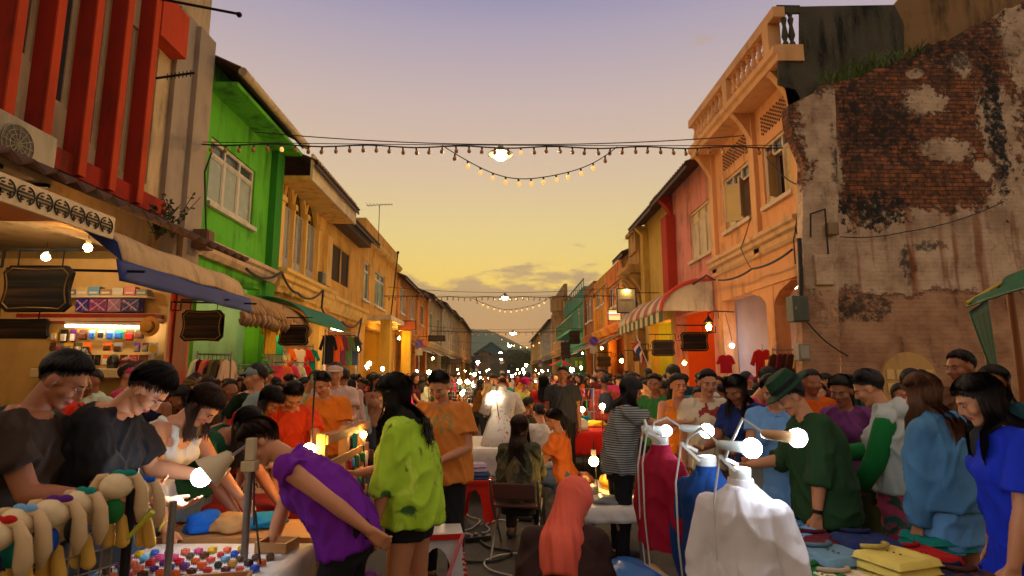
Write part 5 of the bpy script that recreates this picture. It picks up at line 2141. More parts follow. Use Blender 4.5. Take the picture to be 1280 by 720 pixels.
cable_run('cable', [(5.1, *on_x(894, 350, 5.1)), (4.95, *on_x(883, 344, 4.95)), (5.0, *on_x(800, 388, 5.0))], .022, .1, 'sagging cable along the top of the striped awning')
cable_run('cable', [(x, 8.95, z) for x, z in [on_y(1003, 395, 8.95), on_y(1030, 425, 8.95), on_y(1060, 445, 8.95)]], .011, .1, 'loose wire hanging from the meter box across the pier')
def box_thing(name, label, cat, c, size, mat, details=()):
	root = empty(name, c, 0, label, cat)
	mb = MB()
	a, b, d = [q / 2 for q in size]
	mb.box(-a, a, -b, b, -d, d)
	mb.build('casing', mat, root, bevel=.008)
	for nm, m, bx in details:
		mb = MB()
		mb.box(*bx)
		mb.build(nm, m, root, bevel=.004)
	return root
mgrey = M('meter box grey', (84, 92, 84), rough=.5, metal=.3, grime=.4)
x_, z_ = on_y(999, 386, 8.85)
box_thing('meter_box', 'grey green electricity meter box on the broken pier by the arcade', 'meter box', (x_, 8.9, z_), (.25, .22, .40), mgrey, [('door', mgrey, (-.115, .115, -.125, -.111, -.19, .19)), ('latch', STEEL, (-.1, -.08, -.135, -.126, -.02, .03))])
x_, z_ = on_y(1002, 440, 8.85)
box_thing('junction_box', 'small pale junction box below the meter box', 'junction box', (x_ + .05, 8.93, z_), (.18, .15, .26), M('pale box', (150, 140, 124), rough=.5, grime=.5), [('cover', M('pale box cover', (164, 154, 136), rough=.5), (-.07, .07, -.085, -.076, -.1, .1))])
x_, z_ = on_y(1040, 286, 8.95)
box_thing('junction_box', 'small beige box with black side high on the broken pier', 'junction box', (x_, 8.97, z_), (.14, .14, .2), M('beige box', (160, 128, 88), rough=.6, grime=.4), [('side_cover', IRON, (.071, .09, -.05, .05, -.1, .1))])
y_, z_ = on_x(404, 352, -5.3)
box_thing('junction_box', 'grey box where the thick cables meet below the arched house', 'junction box', (-5.38, y_, z_ + .1), (.2, .4, .34), mgrey, [('cover', mgrey, (.1, .112, -.17, .17, -.14, .14))])
y_, z_ = on_x(247, 300, -5.3)
box_thing('junction_box', 'brown box at the corner of the green wall above the awning', 'junction box', (-5.2, y_, z_), (.25, .25, .34), M('rusty box', (120, 82, 54), rough=.7, grime=.5), [('cover', M('rusty lid', (104, 70, 48), rough=.7), (.126, .138, -.1, .1, -.14, .14))])
# air conditioner high on the red shop
y_, z_ = on_x(28, 186, -5.0)
acw = M('conditioner white', (178, 160, 128), rough=.5, grime=.5)
ac = empty('air_conditioner', (-5.12, y_, z_), 0, 'yellowed air conditioner unit hung on the red shop between its fins', 'air conditioner')
mb = MB()
mb.box(-.16, .16, -.4, .4, -.28, .28)
mb.build('casing', acw, ac, bevel=.02)
mb = MB()
mb.lathe([(.2, 0), (.2, .012)], n=28, mat=Matrix.Translation((.16, -.12, 0)) @ Matrix.Rotation(PI / 2, 4, 'Y'))
mb.build('fan_grille', M('fan dark', (96, 88, 74), rough=.6), ac)
mb = MB()
for r_ in (.05, .1, .15, .2):
	mb.tube([(.176, -.12 + r_ * math.cos(R(a)), r_ * math.sin(R(a))) for a in range(0, 361, 15)], .004, 5)
for a in range(0, 180, 30):
	mb.bar((.18, -.12 - .2 * math.cos(R(a)), -.2 * math.sin(R(a))), (.18, -.12 + .2 * math.cos(R(a)), .2 * math.sin(R(a))), .006)
mb.build('fan_guard', acw, ac)
mb = MB()
mb.bar((-.3, -.3, -.3), (.2, -.3, -.3), .04)
mb.bar((-.3, .3, -.3), (.2, .3, -.3), .04)
mb.build('bracket', IRON, ac)
# television aerials, rods
def aerial(label, px, py, Y, X, hgt):
	y_, z_ = Y, gz(py, Y, px)
	root = empty('television_aerial', (X, y_, z_ - hgt), 0, label, 'aerial')
	mb = MB()
	mb.tube([(0, 0, 0), (0, 0, hgt)], .014, 6)
	mb.build('mast', IRON, root)
	mb = MB()
	mb.tube([(-.5, 0, hgt - .03), (.5, 0, hgt + .03)], .012, 6)
	for k in range(8):
		x = -.46 + .92 * k / 7
		mb.tube([(x, -.28 + .02 * k, hgt), (x, .28 - .02 * k, hgt)], .006, 5)
	mb.build('antenna_bars', IRON, root)
aerial('black television aerial on a mast above the porch house parapet', 467, 256, 21.5, gx(467, 21.5) , 1.5)
mb = MB()
y_, z_ = on_x(488, 400, -5.2)
mb.tube([(-5.2, y_, z_), (-4.98, y_ + .2, on_x(497, 320, -5.1)[1])], .03, 8)
mb.ell((-4.98, y_ + .2, on_x(497, 320, -5.1)[1] + .05), .07)
tag(mb.build('pole', IRON, smooth=True, origin=(-5.2, y_, z_)), 'thin dark leaning pole against the porch house, knobbed at its top', 'pole')
mb = MB()
y_, z_ = on_x(238, -2, -4.5)
mb.tube([(-5.5, y_, z_ + .1), (gx(294, y_, 12), y_ + .1, gz(12, y_, 294))], .02, 8)
mb.ell((gx(295, y_, 13), y_ + .1, gz(13, y_, 295)), .04)
tag(mb.build('rod', IRON, smooth=True, origin=(-5.5, y_, z_)), 'thin dark rod jutting out over the street above the green house', 'rod')
mb = MB()
y_, z_ = on_x(203, 98, -5.3)
mb.tube([(-5.4, y_, z_), (gx(243, y_, 91), y_, gz(91, y_, 243))], .018, 8)
for k in range(7):
	q = Vector((-5.4, y_, z_)).lerp(Vector((gx(243, y_, 91), y_, gz(91, y_, 243))), .3 + .1 * k)
	mb.tube([q + Vector((0, 0, -.05)), q + Vector((0, 0, .05))], .008, 5)
tag(mb.build('spiked_rod', IRON, origin=(-5.4, y_, z_)), 'short spiked metal rod sticking out of the grey party wall', 'rod')
# ------------------------------------------------------------------ shop signs
pl_m, pt_, pb_ = newmat('sign board')
pv_ = pt_.n('ShaderNodeTexCoord').outputs['Object']
bnd = pt_.noise(pt_.scaled(pv_, (.35, 1, 7)), 2.2, 3, .5)
pt_.set(pb_.inputs['Base Color'], pt_.mix(pt_.step(bnd, .42, .75), lin((24, 17, 12)), lin((84, 54, 30))))
pb_.inputs['Roughness'].default_value = .55
pb_.inputs['Specular IOR Level'].default_value = .15
GOLD = M('dull gold line', (150, 108, 50), rough=.4, metal=.5)
def plaque_outline(w, h, k=.16, n=8):
	"""board with ogee corners and bowed edges"""
	a, b = w / 2, h / 2
	c = min(w, h) * k
	pts = []
	for sx, sz in ((1, 1), (-1, 1), (-1, -1), (1, -1)):
		q = []
		for i in range(n + 1):
			t_ = i / n
			q.append((a - c * (1 - t_) * 0 - c * .9 * (t_ ** 1) + c * .35 * math.sin(t_ * 2 * PI) * .5, b - c * .9 * (1 - t_) - c * .35 * math.sin(t_ * 2 * PI) * .5))
		side = [(a - c * .28 * math.sin(PI * (j + 1) / 8), 0 + (b - c) * (j + 1) / 8) for j in range(0)]
		q = [(x * sx, z * sz) for x, z in q]
		if sx * sz < 0:
			q = q[::-1]
		pts += q
	out = []
	m = len(pts)
	for i in range(m):                       # bow the long edges inwards
		p, q = pts[i], pts[(i + 1) % m]
		out.append(p)
		if math.hypot(q[0] - p[0], q[1] - p[1]) > c * 1.5:
			for j in range(1, 10):
				u = j / 10
				x, z = p[0] + (q[0] - p[0]) * u, p[1] + (q[1] - p[1]) * u
				s = math.sin(PI * u) * c * .38
				if abs(q[0] - p[0]) > abs(q[1] - p[1]):
					z -= math.copysign(s * .45, z)
				else:
					x -= math.copysign(s, x)
				out.append((x, z))
	return out
def plaque(label, px, py, Y, w, h, arm=1, rz=0.0, border=True, mat=None):
	x, z = on_y(px, py, Y)
	root = empty('hanging_sign', (x, Y, z), R(rz), label, 'sign', 'dark shop signs with wavy edges')
	ol = plaque_outline(w, h)
	mm = Matrix(((1, 0, 0, 0), (0, 0, 1, -.02), (0, 1, 0, 0), (0, 0, 0, 1)))
	mb = MB()
	mb.prism(ol, .04, mm)
	mb.build('board', mat or pl_m, root, bevel=.005)
	if border:
		mb = MB()
		for s in (-1, 1):
			seq = [Vector((p * .9, s * .023, q * .87)) for p, q in ol]
			mb.tube(seq + seq[:1], .006, 5)
		mb.build('gold_border', GOLD, root)
	mb = MB()
	for xx in (-w * .32, w * .32):
		mb.tube([(xx, 0, h * .44), (xx, 0, h * .5 + .14)], .006, 5)
	mb.bar((-w * .32, 0, h * .5 + .14), (w * .32, 0, h * .5 + .14), .012)
	mb.build('hanger', IRON, root)
	mb = MB()
	za = h * .5 + .15
	x0, x1 = (-w * .6, w * .55) if arm > 0 else (-w * .55, w * .6)
	mb.bar((x0, 0, za), (x1, 0, za), .022)
	e = x1 if arm > 0 else x0
	g = math.copysign(1, e)
	for a, b in (((0, 0), (0, -.16)), ((0, -.16), (g * .14, -.16)), ((g * .14, -.16), (g * .14, -.02)), ((g * .07, -.02), (g * .07, -.1))):
		mb.bar((e + a[0], 0, za + a[1]), (e + b[0], 0, za + b[1]), .016)
	mb.build('fret_bracket', IRON, root)
	return root
plaque('large dark sign with thin gold border at the left, below the pierced fascia', 47, 361, 5.2, .62, .42, -1)
plaque('long dark sign board under the large one at the left shop', 22, 411, 5.7, .6, .2, -1, border=False)
plaque('dark gold-edged sign beside the red pillar under the blue valance', 253, 407, 8.6, .62, .47, -1)
plaque('dark sign over the clothes hung below the curled beige awning', 367, 419, 11.8, .62, .42, -1)
plaque('dark sign before the flame orange wall, nearest on the right', 868, 427, 12.6, .62, .42, 1)
plaque('dark sign before the lime yellow wall beside the striped flag', 829, 435, 15.2, .62, .42, 1)
plaque('crooked dark sign at the left of the flag under the awning', 801, 444, 17, .55, .36, 1, rz=25)
plaque('dark sign hung in front of the brown house, upper of two', 718, 422, 34, .7, .78, 1, border=False)
plaque('dark sign hung in front of the tower house, lower of two', 707, 438, 33, .58, .95, 1, border=False)
plaque('small dark sign on the ochre house front', 755, 452, 22, .55, .4, 1, border=False)
def flat_sign(name, label, px, py, Y, w, h, mat, details=(), cat='sign', pole=True, thick=.04):
	x, z = on_y(px, py, Y)
	root = empty(name, (x, Y, z), 0, label, cat)
	mb = MB()
	mb.box(-w / 2, w / 2, -thick / 2, thick / 2, -h / 2, h / 2)
	mb.build('board', mat, root, bevel=.006)
	mb = MB()
	fw_ = .03 * max(1, w / .8)
	for a in (-1, 1):
		mb.box(a * (w / 2 + .002), a * (w / 2 + fw_), -thick, thick, -h / 2 - fw_, h / 2 + fw_)
		mb.box(-w / 2, w / 2, -thick, thick, a * (h / 2 + .002), a * (h / 2 + fw_))
	mb.build('frame', IRON, root)
	for nm, m, bx in details:
		mb = MB()
		mb.box(*bx)
		mb.build(nm, m, root)
	sg = 1 if x > 0 else -1
	mb = MB()
	for zz in (h * .35, -h * .3):
		mb.bar((sg * (w / 2), 0, zz), (sg * 5.4 - x, 0, zz), .025)
	mb.build('bracket', IRON, root)
	return root
GSIGN = M('green sign', (36, 92, 44), rough=.5, grime=.3)
flat_sign('hanging_sign', 'dark green square sign before the tower house', 723, 455, 38, 1.15, .95, GSIGN, [('pale_mark', M('pale green mark', (130, 176, 110), rough=.5), (-.22, -.06, -.03, -.022, -.2, .2)), ('pale_mark', M('pale green mark'), (.05, .25, -.03, -.022, -.2, .2))])
flat_sign('light_box', 'small lit sign with red, white and yellow bands', 768, 394, 20.5, .42, .36, emat('sign cream glow', (255, 214, 120), .9), [('red_band', emat('sign red glow', (226, 60, 60), 1.2), (-.2, .2, -.03, -.022, -.02, .05)), ('white_band', emat('sign white glow', (250, 230, 220), 1.5), (-.2, .2, -.031, -.022, .053, .09))])
flat_sign('sign_board', 'large pale sign board with a lamp at its top', 783, 376, 19.5, .62, .8, M('pale sign', (176, 164, 136), rough=.6, grime=.3), [('dark_line', M('faint grey line', (120, 110, 92), rough=.6), (-.22, .22, -.03, -.022, .02, .05)), ('lamp', emat('sign lamp', (255, 210, 120), 60), (-.07, .07, -.12, -.06, .32, .37))])
flat_sign('sign_board', 'orange rectangular sign over the narrow amber house', 509, 407, 26.5, .75, .4, M('orange sign', (206, 92, 36), rough=.5, grime=.2))
flat_sign('sign_board', 'dark sign above the crowd by the pale house', 546, 423, 36, 1.0, .3, M('brown sign', (60, 40, 26), rough=.6))
flat_sign('sign_board', 'small brown sign left of the far crowd, below the white house', 570, 452, 44, .9, .35, M('brown sign'))
def roundel_sign(label, px, py, Y, r, grp='round no parking signs'):
	x, z = on_y(px, py, Y)
	root = empty('no_parking_sign', (x, Y, 0), 0, label, 'road sign', grp)
	mb = MB()
	mm = lambda d: Matrix(((1, 0, 0, 0), (0, 0, 1, d), (0, 1, 0, z), (0, 0, 0, 1)))
	disc(mb, (0, -.02, z), r, 0, 360, .02, axis='y')
	mb.build('disc', M('sign red', (196, 30, 34), rough=.4), root)
	mb = MB()
	disc(mb, (0, -.024, z), r * .84, 0, 360, .003, axis='y')
	mb.build('blue_field', M('sign blue', (22, 70, 190), rough=.4), root)
	mb = MB()
	mb.bar((-r * .6, -.027, z + r * .6), (r * .6, -.027, z - r * .6), r * .16, .004, up=(0, 1, 0))
	mb.build('red_slash', M('sign red'), root)
	mb = MB()
	mb.tube([(0, .02, 0), (0, .02, z + r)], .035, 8)
	mb.build('post', STEEL, root, smooth=True)
	mb = MB()
	mb.box(-r * .8, r * .8, -.02, 0, z - r * 2.5, z - r * 1.15)
	pl2 = mb.build('plate', M('plate white', (190, 182, 160), rough=.5, grime=.3), root)
	mb = MB()
	for k in range(3):
		mb.box(-r * .6, r * (.55 - .1 * k), -.024, -.0205, z - r * (1.5 + .33 * k), z - r * (1.4 + .33 * k))
	return root
roundel_sign('blue and red no parking sign with pale plate on the left, before the pale house', 524, 430, 27, .21)
roundel_sign('blue and red no parking sign with pale plate on the right, before the brown house', 742, 426.5, 25, .21)
roundel_sign('small distant blue and red sign on the left, near the far end', 596, 458, 62, .21)
roundel_sign('small distant blue and red sign on the right, below the green hanging sign', 675, 452, 58, .21)
# flag on a leaning staff
fx_, fz_ = on_y(808, 462, 16.5)
fl = empty('flag', (fx_, 16.5, 1.1), 0, 'red, white and blue banded flag hanging on a leaning staff under the awning', 'flag')
tip = Vector((gx(795, 16.5, 420) - fx_, 0, gz(419, 16.5, 795) - 1.1))
bot = Vector((gx(818, 16.5, 475) - fx_, 0, .3))
mb = MB()
mb.tube([bot, tip], .016, 8)
mb.build('staff', M('pale staff', (186, 176, 160), rough=.5), fl, smooth=True)
mb = MB()
bands = [0, 1, 2, 2, 1, 0]
for i in range(6):
	mb.m = bands[i]
	d = (bot - tip)
	def fn(u, v, i=i):
		s = .05 + (i + v) / 6 * .42
		p = tip + d * s
		out = Vector((-.02, -.04 + .0 * u, -.62 * u)) if True else 0
		return p + Vector((.05 * math.sin(u * 5 + s * 9) - .10 * u, .06 * math.sin(u * 7 + s * 5), -.28 * u))
	mb.slab(fn, 8, 2, .006)
mb.build('cloth', [M('flag red', (196, 30, 44), rough=.8), M('flag white', (220, 214, 206), rough=.8), M('flag blue', (40, 44, 130), rough=.8)], fl, smooth=True)
# wall lanterns
def lantern(label, px, py, Y, power=120, sgn=1, scale=1.0):
	x, z = on_y(px, py, Y)
	root = empty('wall_lantern', (x, Y, z), 0, label, 'lantern')
	mb = MB()
	mb.lathe([(.02, .26), (.05, .22), (.06, .2), (.12, .13), (.125, .11)][::-1], n=6)
	mb.lathe([(.04, -.15), (.06, -.13), (.06, -.11)], n=6)
	for a in range(6):
		t_ = 2 * PI * a / 6
		mb.bar((.06 * math.cos(t_), .06 * math.sin(t_), -.11), (.11 * math.cos(t_), .11 * math.sin(t_), .11), .01)
	mb.build('lantern_cage', IRON, root)
	mb = MB()
	mb.ell((0, 0, 0), (.065 * scale, .065 * scale, .08 * scale), 12, 8)
	mb.build('lantern_glass', emat('lantern glow %d' % power, (255, 190, 80), power), root, smooth=True)
	mb = MB()
	mb.tube([(0, 0, .25), (0, 0, .33), (sgn * .12, 0, .38), (sgn * 5.45 - x, 0, .36)], .015, 6)
	for k in (.12, .24):
		mb.bar((sgn * k, 0, .36), (sgn * k, 0, .2), .012)
	mb.build('lantern_arm', IRON, root)
lantern('glowing lantern on a fret bracket before the flame orange wall', 886, 409, 13.4, 160, 1)
lantern('white and green lantern glowing beside the porch columns', 448, 435, 17.5, 120, -1)
lantern('small lantern under the far awnings of the ochre house', 777, 451, 21, 90, 1)
lantern('lantern glowing by the pale house under its dark sign', 541, 448, 35, 120, -1)
def tube_light(label, a, b, col=(235, 240, 255), power=26):
	a, b = Vector(a), Vector(b)
	c = (a + b) / 2
	root = empty('tube_light', c, 0, label, 'tube light')
	mb = MB()
	mb.tube([a - c, b - c], .018, 10)
	mb.build('glowing_tube', emat('tube glow', col, power), root, smooth=True)
	mb = MB()
	mb.bar(a - c + Vector((0, 0, .045)), b - c + Vector((0, 0, .045)), .05, .04)
	mb.build('batten', M('batten white', (200, 200, 196), rough=.4), root)
	return root
tube_light('glowing tube light under the left shop roof', (-4.75, 3.4, gz(262, 4.4, 0)), (-4.6, 4.95, gz(266, 4.95, 24)), (255, 226, 170), 40)
y0_, z0_ = on_x(416, 411, -4.6)
tube_light('white tube light under the green ribbed awning', (-4.6, y0_ - .1, z0_), (-4.6, y0_ + 1.2, z0_), (226, 236, 255), 34)
tube_light('dim tube light on the arcade ceiling of the apricot house', (6.5, 11.2, 3.5), (6.5, 12.6, 3.5), (255, 226, 206), 75)
tube_light('tube light under the shop shelf of the red shop', (gx(75, 8.75), 8.75, gz(408, 8.75)), (gx(180, 8.75), 8.75, gz(410, 8.75)), (200, 220, 255), 16)
def bare_bulb(name, label, c, r=.04, col=(255, 206, 128), power=90, cord=None, group=None, cat='light bulb', holder=(0, 0, 1)):
	root = empty(name, c, 0, label, cat, group)
	mb = MB()
	mb.ell((0, 0, 0), r, 14, 10)
	mb.build('glass', emat('bulb %s %d' % (col, power), col, power * 1.5), root, smooth=True)
	hd_ = Vector(holder).normalized()
	mb = MB()
	mb.caps(hd_ * r * .9, hd_ * (r + .06), r * .55, r * .5, 10, True, True)
	mb.build('holder', M('bulb holder', (206, 200, 190), rough=.4), root, smooth=True)
	if cord:
		mb = MB()
		mb.tube([hd_ * (r + .06), hd_ * (r + .12) + Vector((0, 0, .02)), Vector(cord)], .006, 6)
		mb.build('cord', CABLE, root)
	return root
bare_bulb('light_bulb', 'bare glowing bulb under the orange ceiling of the left shop', (gx(92, 7.2), 7.2, 3.18), .05, (255, 180, 90), 150, (0, 0, .2))
bare_bulb('light_bulb', 'bare bulb glowing under the curled beige awning', (gx(349, 12.0), 12.0, gz(404, 12)), .06, (255, 190, 90), 170, (0, 0, .4))
bare_bulb('light_bulb', 'blue white bulb glowing inside the apricot arcade', (gx(917, 13.6), 13.6, gz(432, 13.6)), .05, (200, 220, 255), 130, (0, .3, .8))
bare_bulb('light_bulb', 'bulb glowing low before the flame orange wall', (gx(856, 16.4), 16.4, gz(454, 16.4)), .055, (255, 190, 70), 190, (0, .5, .8))
for yy_, lb_ in ((12.1, 'bulb lighting the turquoise arcade of the green house'), (15.8, 'bulb lighting the ochre arcade of the arched house'), (20.4, 'bulb in the arcade of the slatted house'), (33, 'bulb in the arcade of the narrow amber house')):
	bare_bulb('light_bulb', lb_, (-6.6, yy_, 3.25), .05, (255, 214, 150), 240, (0, 0, .3))
for yy_, lb_ in ((16.6, 'bulb in the flame orange arcade ceiling'), (25, 'bulb in the arcade of the ornate house'), (40, 'bulb in the arcade of the brown house')):
	bare_bulb('light_bulb', lb_, (6.6, yy_, 3.2), .05, (255, 206, 128), 200, (0, 0, .3))
bare_bulb('light_bulb', 'bulb under the red shop arcade ceiling', (-6.3, 7.9, 3.2), .05, (255, 218, 160), 170, (0, 0, .2))
for k, (yy, lb) in enumerate(((24.6, 'bulb under the porch canopy of the porch house'), (27.5, 'second bulb under the porch canopy'))):
	bare_bulb('light_bulb', lb, (-4.9, yy, 3.3), .06, (255, 190, 60), 330, (0, 0, .3))
for k, (yy, lb) in enumerate(((20, 'bulb lighting the lime yellow wall behind the awning'), (29, 'bulb under the right hand awnings by the tan house'), (36, 'bulb under the awnings of the ochre house'))):
	bare_bulb('light_bulb', lb, (6.2 if k == 0 else 5.0, yy, 2.9), .06, (255, 190, 70), 240, (0, 0, .3))
def ledge_plant(label, x, y, z, n, h, seed, name='plant'):
	pr = random.Random(seed)
	root = empty(name, (x, y, z), 0, label, 'plant')
	mb, ms = MB(), MB()
	for k in range(n):
		a, tilt, L_ = pr.uniform(0, 6.28), pr.uniform(.05, .7), h * pr.uniform(.5, 1.05)
		d = Vector((math.cos(a) * tilt, math.sin(a) * tilt, 1)).normalized()
		pts = [Vector((0, 0, 0)), d * L_ * .5, d * L_ + Vector((math.cos(a), math.sin(a), -.3)) * .12 * L_]
		ms.tube(pts, .006, 5)
		for q in range(12):
			f = pr.uniform(.2, 1)
			p = pts[0].lerp(pts[1], f * 2) if f < .5 else pts[1].lerp(pts[2], f * 2 - 1)
			u = Vector((pr.gauss(0, 1), pr.gauss(0, 1), pr.gauss(0, .6))).normalized() * .07
			v = u.cross(Vector((pr.gauss(0, 1), pr.gauss(0, 1), 1))).normalized() * .022
			mb.add([p, p + u * .5 + v, p + u, p + u * .5 - v], [(0, 1, 2, 3)])
	ms.build('stems', barkm, root)
	mb.build('leaves', M('ledge leaf', (50, 74, 34), rough=.7, var=.4), root)
yq, zq = on_x(196, 292, -5.0)
ledge_plant('dark leafy plant on the lean-to roof at the end of the red fins', -5.0, yq, zq - .1, 16, .75, 3)
yq, zq = on_x(216, 290, -5.0)
ledge_plant('spindly plant before the grey party wall above the awning', -5.0, yq, zq - .1, 7, .85, 9)
# ================================================================== PEOPLE IN THE STREET
def printed(name, base, ink, zc, r, scale=16, thr=.52):
	if name in MATS:
		return MATS[name]
	m, t, b = newmat(name)
	v = t.n('ShaderNodeTexCoord').outputs['Object']
	s = t.n('ShaderNodeSeparateXYZ', i0=v)
	dx = t.math('DIVIDE', s.outputs[0], r)
	dz = t.math('DIVIDE', t.math('SUBTRACT', s.outputs[2], zc), r * 1.15)
	d = t.math('SQRT', t.math('ADD', t.math('MULTIPLY', dx, dx), t.math('MULTIPLY', dz, dz)))
	f = t.math('MULTIPLY', t.step(t.noise(v, scale, 3, .5, .8), thr, thr + .03), t.math('LESS_THAN', d, 1.0))
	f = t.math('MULTIPLY', f, t.math('GREATER_THAN', s.outputs[1], 0.02))
	t.set(b.inputs['Base Color'], t.mix(f, lin(base), lin(ink)))
	b.inputs['Roughness'].default_value = .85
	h = t.noise(v, 250, 3, .6)
	t.set(b.inputs['Normal'], t.n('ShaderNodeBump', Strength=.3, Distance=.004, Height=h).outputs[0])
	MATS[name] = m
	return m
BLACKF = fabric('black cloth', (30, 28, 30))
JEANS = fabric('blue jeans', (92, 110, 134), var=.3)
DENIM = fabric('denim', (74, 122, 160), var=.3)
HANG = ((.14, .02, -1), (.05, .14, -1))
FWD = ((.12, .45, -.9), (-.15, .95, -.15))
DOWN = ((.1, .5, -.8), (-.05, .75, -.75))
BENT = ((.2, .15, -1), (-.75, .8, -.1))
def at_px(px, Y):
	return gx(px, Y), Y
def P(px, Y, face, label, **kw):
	x, y = at_px(px, Y)
	return person(x, y, face, label, **kw)
S1 = dict(style='short')
# ---- left foreground
P(16, 2.62, 75, 'man in dark brown tee at the far left, forearms raised over the plush toys', H=1.76, sex='m', skin=1, hairs=S1, lean=14, hpitch=22, bulk=1.08,
  tops=dict(kind='tee', loose=1.15), tmat=fabric('umber tee', (54, 40, 30)), bots=dict(), bmat=BLACKF, armR=FWD, armL=FWD)
P(108, 2.95, 80, 'man in loose black tee bending over the plush toy rack', H=1.76, sex='m', skin=0, hairs=dict(style='short', vol=1.3, ragged=.6), lean=24, hpitch=30, bulk=1.12,
  tops=dict(kind='tee', loose=1.25, sleeve=.85), tmat=BLACKF, bots=dict(), bmat=fabric('charcoal trousers', (46, 44, 48)), armR=((.12, .35, -1), (-.1, .95, -.3)), armL=FWD)
def bracelet(fig, root):
	sh, el, wr_, d = fig.arm[1]
	mb = MB()
	mb.tube([wr_ - d * .02 + Vector((.032 * math.cos(R(a)), .032 * math.sin(R(a)) * .5, .03 * math.sin(R(a)))) for a in range(0, 361, 24)], .005, 6)
	mb.build('bracelet', M('yellow band', (226, 206, 40), rough=.4), root, smooth=True)
P(196, 3.5, 95, 'woman in white tank top and faded jeans leaning over the trinket table', H=1.66, skin=0, hairs=dict(style='long', length=.22), hcol='dark brown', lean=30, hpitch=24,
  tops=dict(kind='tank', hem=.14), tmat=fabric('white ribbed', (222, 214, 198)), bots=dict(kind='trousers', wide=1.25), bmat=JEANS,
  armR=((.1, .1, -1), (-.05, .35, -1)), armL=DOWN, legR=((.06, .12, -1), (.03, .16, -1)), extra=bracelet)
P(243, 4.0, 110, 'woman with dark hair in cut-off denim shorts stooping low behind the desk lamp', H=1.62, skin=1, hairs=dict(style='long', length=.3), lean=52, hpitch=5, pel=.3,
  tops=dict(kind='tee', hem=.16), tmat=fabric('bottle green top', (26, 74, 46)), bots=dict(kind='shorts', frac=.4), bmat=JEANS, armR=DOWN, armL=DOWN)
P(296, 4.9, 100, 'person in a wine red shirt stooping behind the white tank top woman', H=1.62, sex='f', skin=1, hairs=dict(style='long', length=.25), lean=34, hpitch=14,
  tops=dict(kind='tee', loose=1.1), tmat=fabric('wine red', (150, 22, 20)), bots=dict(), bmat=BLACKF, armR=DOWN, armL=DOWN)
P(362, 5.1, 150, 'man in an orange red tee looking down at the wooden crate display', H=1.62, sex='m', skin=0, hairs=S1, lean=18, hpitch=32,
  tops=dict(kind='tee', loose=1.15), tmat=fabric('orange red tee', (206, 62, 22)), bots=dict(), bmat=fabric('grey shorts', (90, 84, 80)), armR=FWD, armL=DOWN)
P(412, 5.9, 195, 'man in an orange tee with folded arms behind the crate display', H=1.66, sex='m', skin=0, hairs=S1, lean=6, hpitch=24, bulk=1.05,
  tops=dict(kind='tee', loose=1.15), tmat=fabric('amber tee', (226, 122, 30)), bots=dict(kind='shorts', frac=.9), bmat=fabric('khaki shorts', (150, 120, 80)), armR=BENT, armL=BENT)
P(332, 4.5, 200, 'child with long dark hair and a pale printed shirt between the red shirts', H=1.34, skin=0, hairs=dict(style='long', length=.3), lean=4, hpitch=20,
  tops=dict(kind='tee'), tmat=pattern('pale check', (196, 160, 140), [(60, 40, 40)], 30, .58), bots=dict(kind='shorts'), bmat=BLACKF)
# purple woman bending over the table
P(446, 3.1, 268, 'woman in a purple sleeveless top bending over the trinket table', H=1.60, skin=0, hairs=dict(style='short', vol=1.2, ragged=.7), hcol='dark brown', lean=50, pel=.35, hpitch=2, hyaw=-14,
  tops=dict(kind='tee', hem=.02, loose=1.1, sleeve=.18), tmat=fabric('purple jersey', (112, 30, 150), var=.2), bots=dict(wide=1.05), bmat=BLACKF,
  armL=((.18, -.72, -.45), (-.1, -.8, -.62)), armR=((.05, .42, -1), (-.05, .25, -1)), legL=((.06, .28, -1), (.0, -.45, -1)), legR=((.1, .1, -1), (.05, -.3, -1)))
P(518, 3.45, 282, 'woman with long black curls in a big lime green jacket and black shorts', H=1.63, skin=0, hairs=dict(style='long', length=.36, vol=1.2, curl=2.5, nrib=600), hcol='black', lean=8, hpitch=18,
  tops=dict(kind='half', hem=.03, loose=1.2, off=.024), tmat=pattern('lime print', (168, 206, 40), [(52, 92, 34), (196, 226, 70)], 7, .6), bots=dict(kind='shorts', frac=.34, off=.012), bmat=BLACKF,
  armL=((.3, .12, -1), (.0, .22, -1)), armR=FWD, legL=((.06, .1, -1), (.02, .02, -1)))
P(556, 4.75, 196, 'man in an orange printed tee and black trousers behind the lime jacket', H=1.66, sex='m', skin=0, hairs=dict(style='short', vol=1.25), lean=5, hpitch=26, bulk=1.08,
  tops=dict(kind='tee', hem=.0, loose=1.15, off=.016), tmat=printed('orange print tee', (206, 122, 40), (150, 130, 70), 1.2, .13), bots=dict(), bmat=BLACKF,
  armR=((.16, .1, -1), (-.55, .8, -.25)), armL=((.16, .1, -1), (-.6, .75, -.3)))
